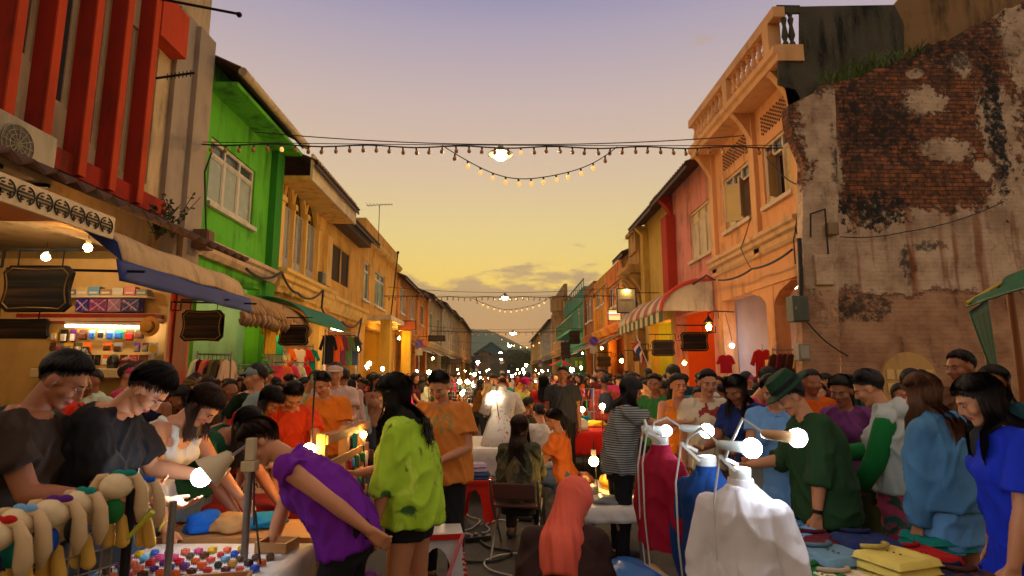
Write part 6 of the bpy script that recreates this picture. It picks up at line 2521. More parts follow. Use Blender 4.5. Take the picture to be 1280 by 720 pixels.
# seated woman in a salmon headscarf, nearest the camera
def hijab(fig, root):
	mb = MB()
	rows = []
	nA = 48
	k = fig.k
	def head_pt(az, th, lift):
		d = Vector((math.sin(az) * math.sin(th), math.cos(az) * math.sin(th), math.cos(th)))
		r = 1 / math.sqrt((d.x / .08) ** 2 + (d.y / .1) ** 2 + (d.z / .092) ** 2)
		return fig.hd(Vector(SKC) + d * (r + lift))
	for th in (2, 20, 40, 60, 78, 95, 112):
		rows.append([head_pt(2 * PI * i / nA, R(th), .014) for i in range(nA)])
	nk = fig.neck
	for q, (rx_, ry_, dz) in enumerate(((.092, .092, .04), (.105, .125, 0), (.118, .18, -.04), (.122, .225, -.1), (.124, .25, -.18), (.122, .258, -.27))):
		row = []
		for i in range(nA):
			az = 2 * PI * i / nA
			c = nk + fig.Rc @ Vector((0, -.005, 0)) + Vector((0, 0, dz))
			wv = .012 * math.sin(az * 9 + q) * min(1, q / 2) + .007 * math.sin(az * 17 + q * .6)
			row.append(c + fig.Rc @ Vector((math.sin(az) * (rx_ + wv), math.cos(az) * (ry_ + wv), .0)) - Vector((0, 0, .03 * q * math.cos(az * 1.0) * .5)))
		rows.append(row)
	vs = [p for r_ in rows for p in r_]
	fs = []
	for j in range(len(rows) - 1):
		for i in range(nA):
			i2 = (i + 1) % nA
			a = min(i, nA - i)
			if 2 <= j <= 5 and a < 6 and min(i2, nA - i2) < 7:
				continue
			fs.append((j * nA + i, j * nA + i2, (j + 1) * nA + i2, (j + 1) * nA + i))
	mb.add(vs, fs)
	o = mb.build('headscarf', fabric('salmon scarf', (222, 96, 74), var=.16), root, smooth='all')
	md = o.modifiers.new('sub', 'SUBSURF')
	md.levels = md.render_levels = 2
	md = o.modifiers.new('thick', 'SOLIDIFY')
	md.thickness = .006
P(700, 3.0, 14, 'seated person in a salmon pink headscarf and dark brown top with head bowed', H=1.6, skin=0, hairs=None, seat=.33, lean=14, hpitch=26, hyaw=38, hroll=6, bulk=1.1,
  tops=dict(kind='long', loose=1.2, off=.02), tmat=fabric('dark umber top', (58, 38, 34)), bots=dict(kind='trousers'), bmat=BLACKF,
  legL=((.25, .95, .05), (.1, .05, -1)), legR=((.25, .95, .05), (.1, .05, -1)), armR=((.2, .35, -1), (-.3, .9, -.2)), armL=((.2, .35, -1), (-.3, .9, -.2)), extra=hijab)
# vendors sitting in the middle of the street
SIT = dict(legL=((.12, 1, .02), (.05, .05, -1)), legR=((.12, 1, .02), (.05, .05, -1)))
P(648, 5.6, 12, 'woman with long dark hair and camouflage shirt, sitting with back turned on a folding chair', H=1.58, skin=1, seat=.46, hairs=dict(style='long', length=.52, vol=1.2, nrib=600), hcol='dark brown', lean=4,
  tops=dict(kind='long', loose=1.15), tmat=pattern('camouflage', (62, 64, 40), [(34, 36, 26), (96, 84, 54)], 11, .54), bots=dict(), bmat=BLACKF, armR=FWD, armL=FWD, **SIT)
P(704, 6.6, 300, 'woman in an orange top sitting at the lamp lit table', H=1.6, skin=0, seat=.46, hairs=dict(style='pony', length=.3), lean=10,
  tops=dict(kind='tee'), tmat=fabric('orange top', (214, 110, 40)), bots=dict(), bmat=JEANS, armR=FWD, armL=FWD, **SIT)
P(680, 7.6, 330, 'man in a white tee sitting with back turned beyond the camouflage shirt', H=1.62, sex='m', skin=0, seat=.46, hairs=S1, lean=10,
  tops=dict(kind='tee'), tmat=fabric('white tee', (216, 208, 192)), bots=dict(), bmat=BLACKF, armR=FWD, armL=FWD, **SIT)
P(654, 8.6, 60, 'person in a dark olive tee sitting beside the white dress form', H=1.62, sex='m', skin=1, seat=.5, hairs=S1, lean=6, detail=2,
  tops=dict(kind='tee'), tmat=fabric('olive tee', (70, 62, 40)), bots=dict(), bmat=BLACKF, armR=FWD, armL=FWD, **SIT)
P(655, 10.4, 150, 'person in a lime top and magenta cap in the middle of the street', H=1.56, skin=0, hairs=S1, detail=2, tops=dict(kind='tee'), tmat=fabric('lime tee', (190, 190, 60)), bots=dict(), bmat=BLACKF,
  extra=lambda fig, root: (lambda mb: mb.build('cap', fabric('magenta cap', (190, 30, 90)), root, smooth=True))(MB().ell(fig.hd((0, -.005, .055)), (.088, .105, .075), rot=fig.Rh).ell(fig.hd((0, .1, .05)), (.07, .07, .008), rot=fig.Rh)))
P(679, 9.6, 10, 'woman with long black hair in a bright red top walking away up the middle', H=1.6, skin=0, hairs=dict(style='long', length=.3), detail=2,
  tops=dict(kind='tee'), tmat=fabric('bright red top', (206, 40, 28)), bots=dict(kind='skirt', skirt=.5), bmat=fabric('rust skirt', (120, 40, 24)))
P(703, 9.0, 185, 'tall man in dark grey walking towards the camera beside the red top', H=1.74, sex='m', skin=1, hairs=S1, detail=2, tops=dict(kind='tee', loose=1.1), tmat=fabric('dark grey tee', (52, 50, 54)), bots=dict(), bmat=BLACKF)
# ---- right foreground
P(772, 5.25, 84, 'woman in a grey striped tee reaching across towards the clip-on bulbs', H=1.6, skin=0, hairs=dict(style='long', length=.18, vol=1.1), hcol='black', lean=8, hpitch=18,
  tops=dict(kind='tee', hem=.02, loose=1.1), tmat=striped('grey striped jersey', (150, 150, 146), (54, 64, 70), 52, 2, .5, .85, 0), bots=dict(), bmat=fabric('black slacks', (22, 22, 28)),
  armR=((.08, .9, -.35), (-.05, 1, .06)), armL=((.1, .6, -.7), (-.1, 1, 0)))
P(882, 5.25, 182, 'man in a cream tee with a rust red bird-like print standing at the shirt stall', H=1.66, sex='m', skin=0, hairs=S1, hpitch=12,
  tops=dict(kind='tee', loose=1.1, hem=.02), tmat=printed('bird print tee', (216, 196, 164), (150, 44, 30), 1.22, .12, 9, .5), bots=dict(kind='shorts', frac=.95), bmat=fabric('tan shorts', (140, 104, 74)))
P(845, 6.0, 172, 'woman in an orange strapped top left of the cream printed tee', H=1.62, skin=0, hairs=dict(style='pony'), tops=dict(kind='tank', hem=.1), tmat=fabric('orange strap top', (226, 130, 30)), bots=dict(kind='skirt'), bmat=fabric('mauve skirt', (120, 70, 90)))
P(818, 6.7, 205, 'person in a green tee between the striped and orange tops', H=1.62, sex='m', skin=1, hairs=S1, tops=dict(kind='tee'), tmat=fabric('leaf green tee', (56, 120, 60)), bots=dict(), bmat=BLACKF, detail=2)
P(930, 4.95, 235, 'woman in a navy top and maroon floral skirt beside the blue dress', H=1.63, skin=1, hairs=dict(style='long', length=.25), lean=8, hpitch=24,
  tops=dict(kind='tee'), tmat=fabric('navy top', (30, 48, 110)), bots=dict(kind='skirt', skirt=.75, flare=.1), bmat=pattern('maroon floral', (110, 22, 50), [(210, 150, 160), (60, 10, 40)], 30, .6), armR=FWD, armL=FWD)
def handbag(fig, root):
	c = fig.base + Vector((.2, .08, .0))
	mb = MB()
	mb.box(-.11, .11, -.035, .035, -.12, .1, Matrix.Translation(c) @ Matrix.Rotation(R(10), 4, 'Y'))
	b = mb.build('bag', M('grey leather', (128, 130, 118), rough=.5, bump=.1), root, bevel=.02)
	mb = MB()
	n = fig.at(.93)[0]
	mb.tube([c + Vector((.08, 0, .1)), n + Vector((.04, .1, -.12)), n + Vector((-.1, .02, .02)), n + Vector((-.1, -.08, -.1)), c + Vector((-.08, -.04, .1))], .009, 6)
	mb.build('bag_strap', BLACKF, root, smooth=True)
P(968, 4.45, 215, 'woman in a long pale blue dress with a grey shoulder bag', H=1.62, skin=0, hairs=dict(style='pony', length=.25), lean=4, hpitch=18,
  tops=dict(kind='dress', hem=-1.35, flare=.12, sleeve=.5), tmat=fabric('pale blue cotton', (112, 160, 214)), armR=FWD, armL=FWD, extra=handbag)
def hat_watch(fig, root):
	mb = MB()
	M_ = fig.MH @ Matrix.Translation((0, -.012, .075)) @ Matrix.Rotation(R(-8), 4, 'X')
	mb.lathe([(.165, -.012), (.168, -.004), (.15, .0), (.105, .006), (.1, .05), (.088, .09), (.06, .1), (.02, .094)], n=28, mat=M_)
	h_ = mb.build('hat', fabric('green felt', (24, 58, 38)), root, smooth=True)
	mb = MB()
	mb.lathe([(.107, .008), (.107, .034)], n=28, mat=M_)
	mb.build('hat_band', BLACKF, root, smooth=True)
	for sg in (-1,):
		sh, el, wr_, d = fig.arm[sg]
		mb = MB()
		mb.caps(wr_ - d * .035, wr_ - d * .012, .031, .031, 16, True, True)
		mb.build('watch', M('black watch', (20, 20, 22), rough=.3), root, smooth=True)
P(1020, 3.75, 282, 'man in a green felt hat and dark green jacket with a wristwatch', H=1.62, sex='m', skin=0, hairs=S1, lean=12, hpitch=22, bulk=1.1,
  tops=dict(kind='half', loose=1.15, hem=-.08, off=.022), tmat=fabric('dark green jacket', (36, 66, 36), var=.2), bots=dict(), bmat=fabric('dark green trousers', (30, 42, 28)),
  armL=((.2, .14, -1), (.0, .12, -1)), armR=FWD, extra=hat_watch)
P(1056, 4.6, 230, 'woman with brown face in a plum top behind the green hat', H=1.62, skin=1, hairs=dict(style='pony'), lean=6, hpitch=16, tops=dict(kind='tee'), tmat=fabric('plum top', (120, 60, 116)), bots=dict(), bmat=fabric('olive trousers', (60, 66, 30)))
def cup(fig, root):
	pass
P(1112, 3.95, 306, 'woman in a pale grey hoodie with green sleeves and pink palm-leaf trousers', H=1.66, skin=0, hairs=dict(style='short', vol=1.35), hcol='black', lean=8, hpitch=20,
  tops=dict(kind='hoodie', loose=1.15, hem=.1, sleeve=0), tmat=fabric('pale grey fleece', (186, 192, 184)), bots=dict(wide=1.5, off=.02), bmat=pattern('palm leaf print', (186, 66, 96), [(34, 96, 80), (44, 74, 60)], 10, .53),
  armL=((.2, .3, -1), (-.1, .5, -.9)), armR=FWD,
  extra=lambda fig, root: [(lambda mb, sg=sg: mb.build('sleeve', fabric('green sleeve', (22, 116, 52)), root, smooth='all'))(MB().caps(fig.arm[sg][0].lerp(fig.arm[sg][1], .15), fig.arm[sg][1], .067, .066, 18).caps(fig.arm[sg][1], fig.arm[sg][1].lerp(fig.arm[sg][2], .88), .066, .056, 18, flat1=True)) for sg in (-1, 1)])
P(1172, 3.3, 338, 'woman with long brown hair in a loose denim jacket and pale blue shorts', H=1.63, skin=0, hairs=dict(style='long', length=.42, vol=1.15, nrib=600), hcol='brown', lean=6, hpitch=14,
  tops=dict(kind='jacket', loose=1.2, hem=.2, off=.02), tmat=DENIM, bots=dict(kind='shorts', frac=.5, off=.014), bmat=fabric('pale blue shorts', (104, 156, 206), var=.2), armL=HANG, armR=HANG)
P(1258, 2.72, 292, 'woman in a royal blue short sleeved dress at the right edge', H=1.63, skin=0, hairs=dict(style='long', length=.3), hcol='black', lean=7, hpitch=20,
  tops=dict(kind='dress', hem=-.75, flare=.15, loose=1.05, sleeve=.75), tmat=fabric('royal blue', (26, 50, 190), var=.15), armL=((.14, .14, -1), (.0, .25, -1)), armR=HANG)
P(1136, 5.1, 190, 'person in a red jacket behind the pale grey hoodie', H=1.66, sex='m', skin=1, hairs=S1, tops=dict(kind='jacket', loose=1.1), tmat=fabric('red jacket', (190, 36, 30)), bots=dict(), bmat=BLACKF, detail=2)
P(1150, 6.4, 200, 'man with short black hair in a charcoal shirt before the arched door', H=1.66, sex='m', skin=0, hairs=S1, tops=dict(kind='tee'), tmat=fabric('charcoal tee', (50, 46, 46)), bots=dict(), bmat=BLACKF, detail=2)
P(1208, 4.5, 262, 'tall man in a brown shirt between the denim jacket and the royal blue dress', H=1.80, sex='m', skin=1, hairs=S1, tops=dict(kind='tee', loose=1.1), tmat=fabric('brown shirt', (92, 60, 42)), bots=dict(), bmat=BLACKF, detail=2)
P(1244, 4.2, 240, 'woman in a dark teal tee behind the royal blue dress', H=1.68, skin=1, hairs=dict(style='long', length=.25), tops=dict(kind='tee'), tmat=fabric('teal tee', (30, 70, 80)), bots=dict(), bmat=BLACKF, detail=2)
# ================================================================== STALLS AND GOODS
OBJCLOTH = M('any cloth', objcol=True, rough=.85, var=.16, scale=9, weave=.35, bscale=220, spec=.2)
OBJPLAS = M('any plastic', objcol=True, rough=.35, var=.08, scale=20)
WOOD = M('pale wood', (170, 118, 66), rough=.6, var=.3, scale=3, stretch=(1, 9, 9), bump=.2)
CLOTHW = fabric('white table cloth', (206, 198, 186), var=.08)
CN = {'red': (186, 26, 22), 'orange': (216, 98, 24), 'teal': (20, 128, 116), 'blue': (28, 82, 180), 'brown': (84, 46, 32), 'yellow': (222, 166, 40), 'pink': (206, 66, 110), 'purple': (92, 32, 120),
      'white': (206, 200, 190), 'black': (34, 32, 34), 'green': (34, 110, 50), 'grey': (126, 126, 124), 'cream': (206, 180, 140), 'maroon': (96, 24, 34), 'navy': (28, 40, 84), 'sky blue': (110, 160, 206),
      'mustard': (196, 146, 44), 'coral': (214, 96, 74), 'olive': (84, 84, 44), 'tan': (166, 128, 88)}
def table(label, x0, x1, y0, y1, h, mat, skirt=.0, legs=True, topm=None):
	root = empty('stall_table', ((x0 + x1) / 2, (y0 + y1) / 2, 0), 0, label, 'table', 'market stall tables')
	a, b = (x1 - x0) / 2, (y1 - y0) / 2
	mb = MB()
	mb.box(-a, a, -b, b, h - .035, h - .004)
	mb.build('tabletop', topm or WOOD, root)
	if legs:
		for sx in (-1, 1):
			for sy in (-1, 1):
				mb = MB()
				mb.tube([(sx * (a - .05), sy * (b - .05), h - .036), (sx * (a - .03), sy * (b - .04), 0)], .014, 8)
				mb.build('leg', STEEL, root, smooth=True)
	if mat:
		mb = MB()
		def cl(u, v):
			# a draped cloth: flat on top, falling with folds past the edges
			U, V = (u - .5) * 2 * (a + skirt), (v - .5) * 2 * (b + skirt)
			ex, ey = max(abs(U) - a, 0), max(abs(V) - b, 0)
			z = h + .002 - min(math.hypot(ex, ey) if ex and ey else ex + ey, skirt * 1.1)
			f = .018 * math.sin(U * 17 + V * 23) * min(1, (ex + ey) / .1)
			x = math.copysign(min(abs(U), a) + (.012 + abs(f) if ex else 0), U)
			y = math.copysign(min(abs(V), b) + (.012 + abs(f) if ey else 0), V)
			return Vector((x, y, z + .003 * mnoise.noise((U * 7, V * 7, h))))
		mb.slab(cl, 48, 48, .003)
		mb.build('tablecloth', mat, root, smooth='all')
	return root
# --- trinket table
TT = (-1.86, -1.02, 2.2, 3.3)
table('white clothed trinket table before the woman in purple, covered with coloured claws', *TT, .70, CLOTHW, .2)
mb = MB()
for s in (-1, 1):
	mb.box(-.017, .017, s * .001, s * .016, .008, .034)
	mb.ell((0, s * .012, .02), (.021, .008, .012), 10, 8)
mb.ell((0, 0, .032), (.017, .007, .008), 8, 6)
mb.m = 1
for k in (-1, 0, 1):
	for s in (-1, 1):
		mb.tube([(k * .012, s * .012, .012), (k * .014, s * .02, .002), (k * .014, s * .014, -.0)], .0016, 4)
claw = mb.build('hair_claw', [OBJPLAS, IRON], smooth=True)
cr = random.Random(3)
first = True
row = 0
y = 2.28
while y < 3.16:
	x = TT[0] + .07
	while x < TT[1] - (.06 if y < 2.95 else .3):
		nm = cr.choice(['red', 'red', 'orange', 'orange', 'teal', 'blue', 'brown', 'brown', 'yellow', 'pink', 'purple', 'maroon', 'black', 'mustard', 'coral', 'sky blue'])
		o = claw if first else dup(claw)
		first = False
		tag(o, '%s hair claw set in the rows on the white trinket table' % nm, 'hair claw', '%s hair claws on the trinket table' % nm)
		o.color = lin(tuple(min(255, max(0, c + cr.uniform(-14, 14))) for c in CN[nm]))
		o.location = (x + cr.uniform(-.006, .006), y + (x + 1.4) * .16 + cr.uniform(-.006, .006), .704)
		o.rotation_euler = (0, 0, cr.uniform(-.5, .5))
		s_ = cr.uniform(.78, .95)
		o.scale = (s_, s_, s_)
		x += .066
	y += .083
def crumple(name, label, cat, c, r, mat, seed=1, color=None, flat=.5, group=None):
	mb = MB()
	mb.ell((0, 0, 0), (1, 1, 1), 28, 18)
	vs = []
	for p in mb.v:
		v = Vector(p)
		n = mnoise.noise(v * 1.6 + Vector((seed, 0, 0))) * .35 + (1 - abs(mnoise.noise(v * 3.1 + Vector((0, seed, 0)))) * 2) * .12
		v = v * (1 + n)
		v.z = max(v.z, -.55)
		vs.append((v.x * r[0], v.y * r[1], (v.z + .55) * r[2] * flat * 1.4))
	mb.v = vs
	o = mb.build(name, mat, smooth='all', origin=(0, 0, 0))
	o.location = c
	if color:
		o.color = lin(color)
	return tag(o, label, cat, group)
table('low brown table behind the trinket table, piled with cloth', -1.9, -1.0, 3.34, 3.75, .72, None, topm=WOOD)
crumple('cloth_bundle', 'crumpled bright blue cloth bag behind the rows of claws', 'cloth', (gx(268, 3.5), 3.5, .72), (.1, .1, .09), OBJCLOTH, 3, (24, 92, 186))
crumple('cloth_bundle', 'crumpled tan cloth beside the bright blue bag', 'cloth', (gx(303, 3.5), 3.5, .72), (.11, .1, .08), OBJCLOTH, 5, (186, 138, 84))
crumple('cloth_bundle', 'flat green and blue cloth lying right of the lamp pole', 'cloth', (gx(338, 3.6), 3.6, .72), (.14, .1, .06), OBJCLOTH, 8, (20, 120, 170))
def tray(label, c, w, d, rz=0, mat=None, items=True):
	root = empty('wooden_tray', c, R(rz), label, 'tray')
	mb = MB()
	mb.box(-w / 2, w / 2, -d / 2, d / 2, 0, .01)
	mb.build('base', mat or WOOD, root)
	mb = MB()
	for s in (-1, 1):
		mb.box(s * w / 2, s * (w / 2 - .012), -d / 2, d / 2, .011, .05)
		mb.box(-w / 2 + .013, w / 2 - .013, s * d / 2, s * (d / 2 - .012), .011, .05)
	mb.build('rim', mat or WOOD, root)
tray('shallow wooden tray at the right end of the trinket table', (-1.2, 2.55, .706), .28, .22, 12)
tray('small wooden tray near the lamp pole on the trinket table', (-1.16, 3.16, .706), .17, .14, -8)
# --- desk lamp on a steel pole
px_, pY = 320, 2.98
lx = gx(px_, pY)
dl = empty('desk_lamp', (lx, pY, 0), 0, 'spring-armed desk lamp with glowing blue white bulb clamped to a steel pole', 'lamp')
mb = MB()
mb.tube([(0, 0, .7), (0, 0, gz(585, pY))], .018, 12)
mb.build('pole', STEEL, dl, smooth=True)
zc = gz(575, pY)
mb = MB()
mb.box(-.035, .035, -.03, .03, zc - .05, zc + .0)
mb.box(-.022, .022, -.02, .02, zc + .002, zc + .11)
mb.build('clamp', M('lamp beige', (196, 176, 140), rough=.4), dl, bevel=.004)
hx, hz = gx(276, pY) - lx, gz(588, pY)
mb = MB()
for dy in (-.012, .012):
	mb.tube([(0, dy, zc + .09), (hx * .55, dy, zc + .02), (hx * .75, dy, hz + .07)], .006, 6)
mb.build('arm', STEEL, dl, smooth=True)
mm = Matrix.Translation((hx + .035, -.02, hz + .04)) @ Matrix.Rotation(R(48), 4, 'Y') @ Matrix.Rotation(R(-22), 4, 'X')
mb = MB()
mb.lathe([(.085, -.07), (.07, -.03), (.045, .01), (.03, .06), (.012, .07)], n=20, mat=mm)
mb.build('lamp_shade', M('lamp beige'), dl, smooth=True)
mb = MB()
mb.ell(mm @ Vector((0, 0, -.095)), .045, 14, 10)
mb.build('bulb', emat('desk bulb', (214, 232, 255), 100), dl, smooth=True)
mb = MB()
mb.tube([(.03, -.02, zc - .05), (.05, -.03, zc - .3), (.06, -.05, .95), (.12, -.1, .72)], .005, 6)
mb.build('cord', CABLE, dl, smooth=True)
# --- plush toys on a wire grid panel
A_, B_ = Vector((gx(-12, 2.0), 2.0, 0)), Vector((gx(184, 2.5), 2.5, 0))
gr = empty('grid_panel', A_, 0, 'wire grid panel hung with plush toys at the bottom left', 'display panel')
mb = MB()
D_ = B_ - A_
for k in range(15):
	p = D_ * k / 14
	mb.tube([p + Vector((0, 0, .35)), p + Vector((0, 0, 1.0))], .0035, 5)
for k in range(10):
	mb.tube([Vector((0, 0, .35 + .072 * k)), D_ + Vector((0, 0, .35 + .072 * k))], .0035, 5)
mb.build('wire_grid', M('grid wire', (150, 140, 124), rough=.4, metal=.7), gr)
mb = MB()
mb.tube([(D_.x * 1.0, D_.y - .03, 0), (D_.x, D_.y - .03, 1.22)], .019, 10)
mb.build('black_post', IRON, gr, smooth=True)
mb = MB()
mb.tube([(D_.x + .09, D_.y + .12, 0), (D_.x + .09, D_.y + .12, 1.06)], .015, 10)
mb.build('steel_post', STEEL, gr, smooth=True)
mb = MB()
mb.tube([(D_.x - .05, D_.y - .06, .93), (D_.x + .0, D_.y - .06, .93), (D_.x + .06, D_.y - .07, 1.0), (D_.x + .12, D_.y - .08, 1.06)], [.004, .009, .008, .011], 6)
mb.build('ribbon', M('lime ribbon', (196, 200, 40), rough=.6), gr, smooth=True)
PLUSH = M('plush fur', (232, 206, 160), rough=.95, var=.12, scale=30, weave=.6, bscale=380)
PLUSHE = M('plush ear', (216, 182, 134), rough=.95, var=.12, scale=30, weave=.6, bscale=380)
PLUSHY = M('plush foot', (226, 176, 74), rough=.95, var=.12, scale=30, weave=.5, bscale=380)
pc = [((22, 652), 2.05, 'teal', 'sky blue'), ((64, 640), 2.15, 'blue', 'purple'), ((100, 628), 2.3, 'black', 'teal'), ((146, 606), 2.4, 'green', 'teal'), ((178, 612), 2.62, 'maroon', 'blue'), ((-8, 668), 1.95, 'navy', 'red')]
for i, ((px, py), Y, cc, bw) in enumerate(pc):
	x, z = on_y(px, py, Y)
	root = empty('plush_toy', (x, Y, z - .02), R([-8, 6, -14, 10, -20, 0][i]), 'floppy eared plush toy with a %s bow and %s clothes on the grid' % (bw, cc), 'plush toy', 'plush toys on the wire grid')
	s = .76
	for nm, mt, els in (('head', PLUSH, [((0, 0, .02), (.078, .07, .068)), ((.0, .052, -.01), (.04, .03, .03))]),
						('torso', fabric('plush %s' % cc, CN[cc]), [((0, -.01, -.1), (.048, .045, .065))])):
		mb = MB()
		for c, r_ in els:
			mb.ell(Vector(c) * s, tuple(q * s for q in r_), 18, 12)
		mb.build(nm, mt, root, smooth='all')
	for sg in (-1, 1):
		mb = MB()
		mb.tube([Vector((sg * .05, 0, .07)) * s, Vector((sg * .085, .01, .065)) * s, Vector((sg * .115, .015, 0)) * s, Vector((sg * .12, .02, -.1)) * s, Vector((sg * .115, .02, -.17)) * s], [.012, .016, .022, .027, .009], 12)
		mb.build('ear', PLUSHE, root, smooth='all')
		mb = MB()
		mb.caps(Vector((sg * .028, .03, -.15)) * s, Vector((sg * .034, .05, -.27)) * s, .022 * s, .032 * s, 12)
		mb.build('leg', PLUSHY, root, smooth='all')
		mb = MB()
		mb.ell(Vector((sg * .026 + .03, 0, .082)) * s, (.026, .014, .016), 12, 8)
		mb.build('bow_loop', fabric('bow %s' % bw, CN[bw]), root, smooth='all')
# --- slatted wooden display rack with its bulbs
rk = empty('slatted_rack', (-1.17, 4.5, 0), 0, 'slatted wooden display rack hung with small goods beside the lime jacket', 'display rack')
for yy in (-.62, -.1, .45):
	mb = MB()
	mb.box(-.03, .03, yy - .035, yy + .035, 0, 1.22)
	mb.build('post', WOOD, rk, bevel=.004)
for k in range(6):
	mb = MB()
	mb.box(.032, .05, -.66, .5, .3 + .17 * k, .36 + .17 * k)
	mb.build('slat', WOOD, rk, bevel=.003)
gd = random.Random(9)
for k in range(46):
	mb = MB()
	yy = -.6 + 1.05 * gd.random()
	zz = .30 + .17 * gd.randrange(6)
	w_ = gd.uniform(.02, .045)
	mb.caps((.075, yy, zz + .0), (.08, yy, zz - gd.uniform(.03, .1)), w_ * .5, w_ * .4, 8)
	nm = gd.choice(['teal', 'white', 'black', 'red', 'brown', 'grey', 'green', 'sky blue'])
	o = mb.build('pendant', OBJPLAS, smooth=True, origin=(0, 0, 0))
	o.location = (-1.17, 4.5, 0)
	o.color = lin(CN[nm])
	tag(o, '%s pendant hung on the slatted wooden rack' % nm, 'pendant', '%s pendants on the slatted rack' % nm)
table('table behind the slatted rack holding red and white goods', -2.15, -1.3, 4.0, 5.4, .74, fabric('red table cloth', (140, 30, 24)), .3)
bare_bulb('light_bulb', 'bright amber bulb at the near end of the slatted rack', (gx(391, 3.8), 3.8, gz(562, 3.8)), .042, (255, 190, 90), 130, (0, .05, .5), holder=(0, .2, -1))
bare_bulb('light_bulb', 'small amber bulb over the middle of the slatted rack', (gx(457, 4.7), 4.7, gz(543, 4.7)), .026, (255, 190, 90), 130, (0, .1, -.3), holder=(0, .2, -1))
M('stool red', (196, 28, 22), rough=.35)
# --- plastic step stools
def stool(label, x, y, rz, h, w, seatm, sidem, handle=None):
	root = empty('step_stool', (x, y, 0), R(rz), label, 'stool', 'red and white plastic step stools')
	mb = MB()
	mb.box(-w / 2, w / 2, -w * .36, w * .36, h - .03, h)
	mb.build('seat', seatm, root, bevel=.012)
	n = 13
	for s in (-1, 1):
		mb = MB()                                   # splayed side with an arched cut-out
		ow, iw = w * .62, w * .3
		out = [(-ow, 0), (-w * .46, h - .032), (w * .46, h - .032), (ow, 0), (ow * .7, 0)]
		out += [(iw * math.cos(R(a)) * 1.05, h * .16 + h * .62 * math.sin(R(a))) for a in range(0, 181, 15)]
		out += [(-ow * .7, 0)]
		mm = Matrix.Translation((0, s * w * .34, 0)) @ Matrix.Rotation(R(90 - s * -4), 4, 'X')
		mb.prism(out, .016, mm)
		mb.build('side', sidem, root)
		for e in (-1, 1):
			mb = MB()
			for k in range(n):
				f = k / (n - 1)
				xx = e * (ow + (w * .46 - ow) * f)
				mb.box(xx - .012, xx + .012, s * (w * .42 - .05 * f), s * (w * .42 - .05 * f - .012), (h - .06) * f, (h - .06) * f + .018)
			mb.build('serrated_edge', M('stool red', (196, 28, 22), rough=.35), root)
	mb = MB()
	mb.box(-w * .5, w * .5, -w * .375, -w * .362, h - .045, h - .008)
	mb.build('rim', M('stool red'), root)
	if handle:
		mb = MB()
		mb.tube([(w * .05, -w * .5, -.0 + .02), (w * .5, -w * .42, h + .0)], .014, 8)
		mb.build('handle', M('pink handle', (226, 120, 130), rough=.4), root, smooth=True)
	return root
SW = M('stool white', (206, 204, 198), rough=.4)
SR = M('stool red')
stool('white topped plastic step stool with red teeth and pink handle, nearest the camera', gx(549, 4.5), 4.5, 8, .47, .38, SW, SW, True)
stool('red plastic step stool holding folded clothes in the middle of the street', gx(596, 6.7), 6.7, -10, .45, .34, SR, SR)
def folded(label, x, y, z, w, d, h, color, rz=0, n=1, name='folded_shirt', cat='folded shirt', group='folded shirts on the stall table', collar=True):
	root = empty(name, (x, y, z), R(rz), label, cat, group)
	for k in range(n):
		mb = MB()
		sd = x * 7 + y * 3 + k
		def fn(u, v):
			U, V = u * 2 - 1, v * 2 - 1
			a_ = (k * 37 % 7 - 3) * .012
			U, V = U + a_, V - a_ * .7
			e = (1 - min(1, abs(u * 2 - 1)) ** 14) * (1 - min(1, abs(v * 2 - 1)) ** 14)
			return Vector((U * w / 2 * (1 + .03 * mnoise.noise((V * 2, sd, 0))), V * d / 2 * (1 + .03 * mnoise.noise((U * 2, sd, 4))),
                           h * k + h * (.10 + .84 * e ** .4) + .008 * mnoise.noise((U * 3, V * 3, sd)) * e))
		def fb(u, v):
			p = fn(u, v)
			p.z = h * k + h * .05
			return p
		N = 20
		mb.sheet(fn, N, N)
		mb.sheet(fb, N, N)
		o = mb.build('cloth_layer', OBJCLOTH, root, smooth='all')
		o.color = lin(color)
	if collar:
		mb = MB()
		mb.tube([(-.07, d * .46, h * n + .006), (-.05, d * .3, h * n + .012), (0, d * .22, h * n + .012), (.05, d * .3, h * n + .012), (.07, d * .46, h * n + .006)], .011, 8)
		o = mb.build('collar', OBJCLOTH, root, smooth='all')
		o.color = lin(tuple(c * .8 for c in color))
		mb = MB()
		for q in range(3):
			mb.ell((0, d * .14 - q * d * .13, h * n + .001), (.006, .006, .003), 8, 5)
		mb.build('buttons', M('button', (60, 50, 44), rough=.3), root)
		mb = MB()
		mb.box(-.03, .005, d * .3, d * .38, h * n + .002, h * n + .006)
		mb.build('label_tag', M('label white', (220, 216, 210), rough=.6), root)
	return root
folded('purple and white striped folded clothes, top of the pile on the red stool', gx(595, 6.7), 6.7, .53, .24, .2, .045, (170, 150, 176), 20, 2, 'folded_clothes', 'clothes', None, False)
folded('blue folded clothes under the striped ones on the red stool', gx(597, 6.7), 6.7, .452, .3, .22, .038, (52, 76, 120), 5, 2, 'folded_clothes', 'clothes', None, False)
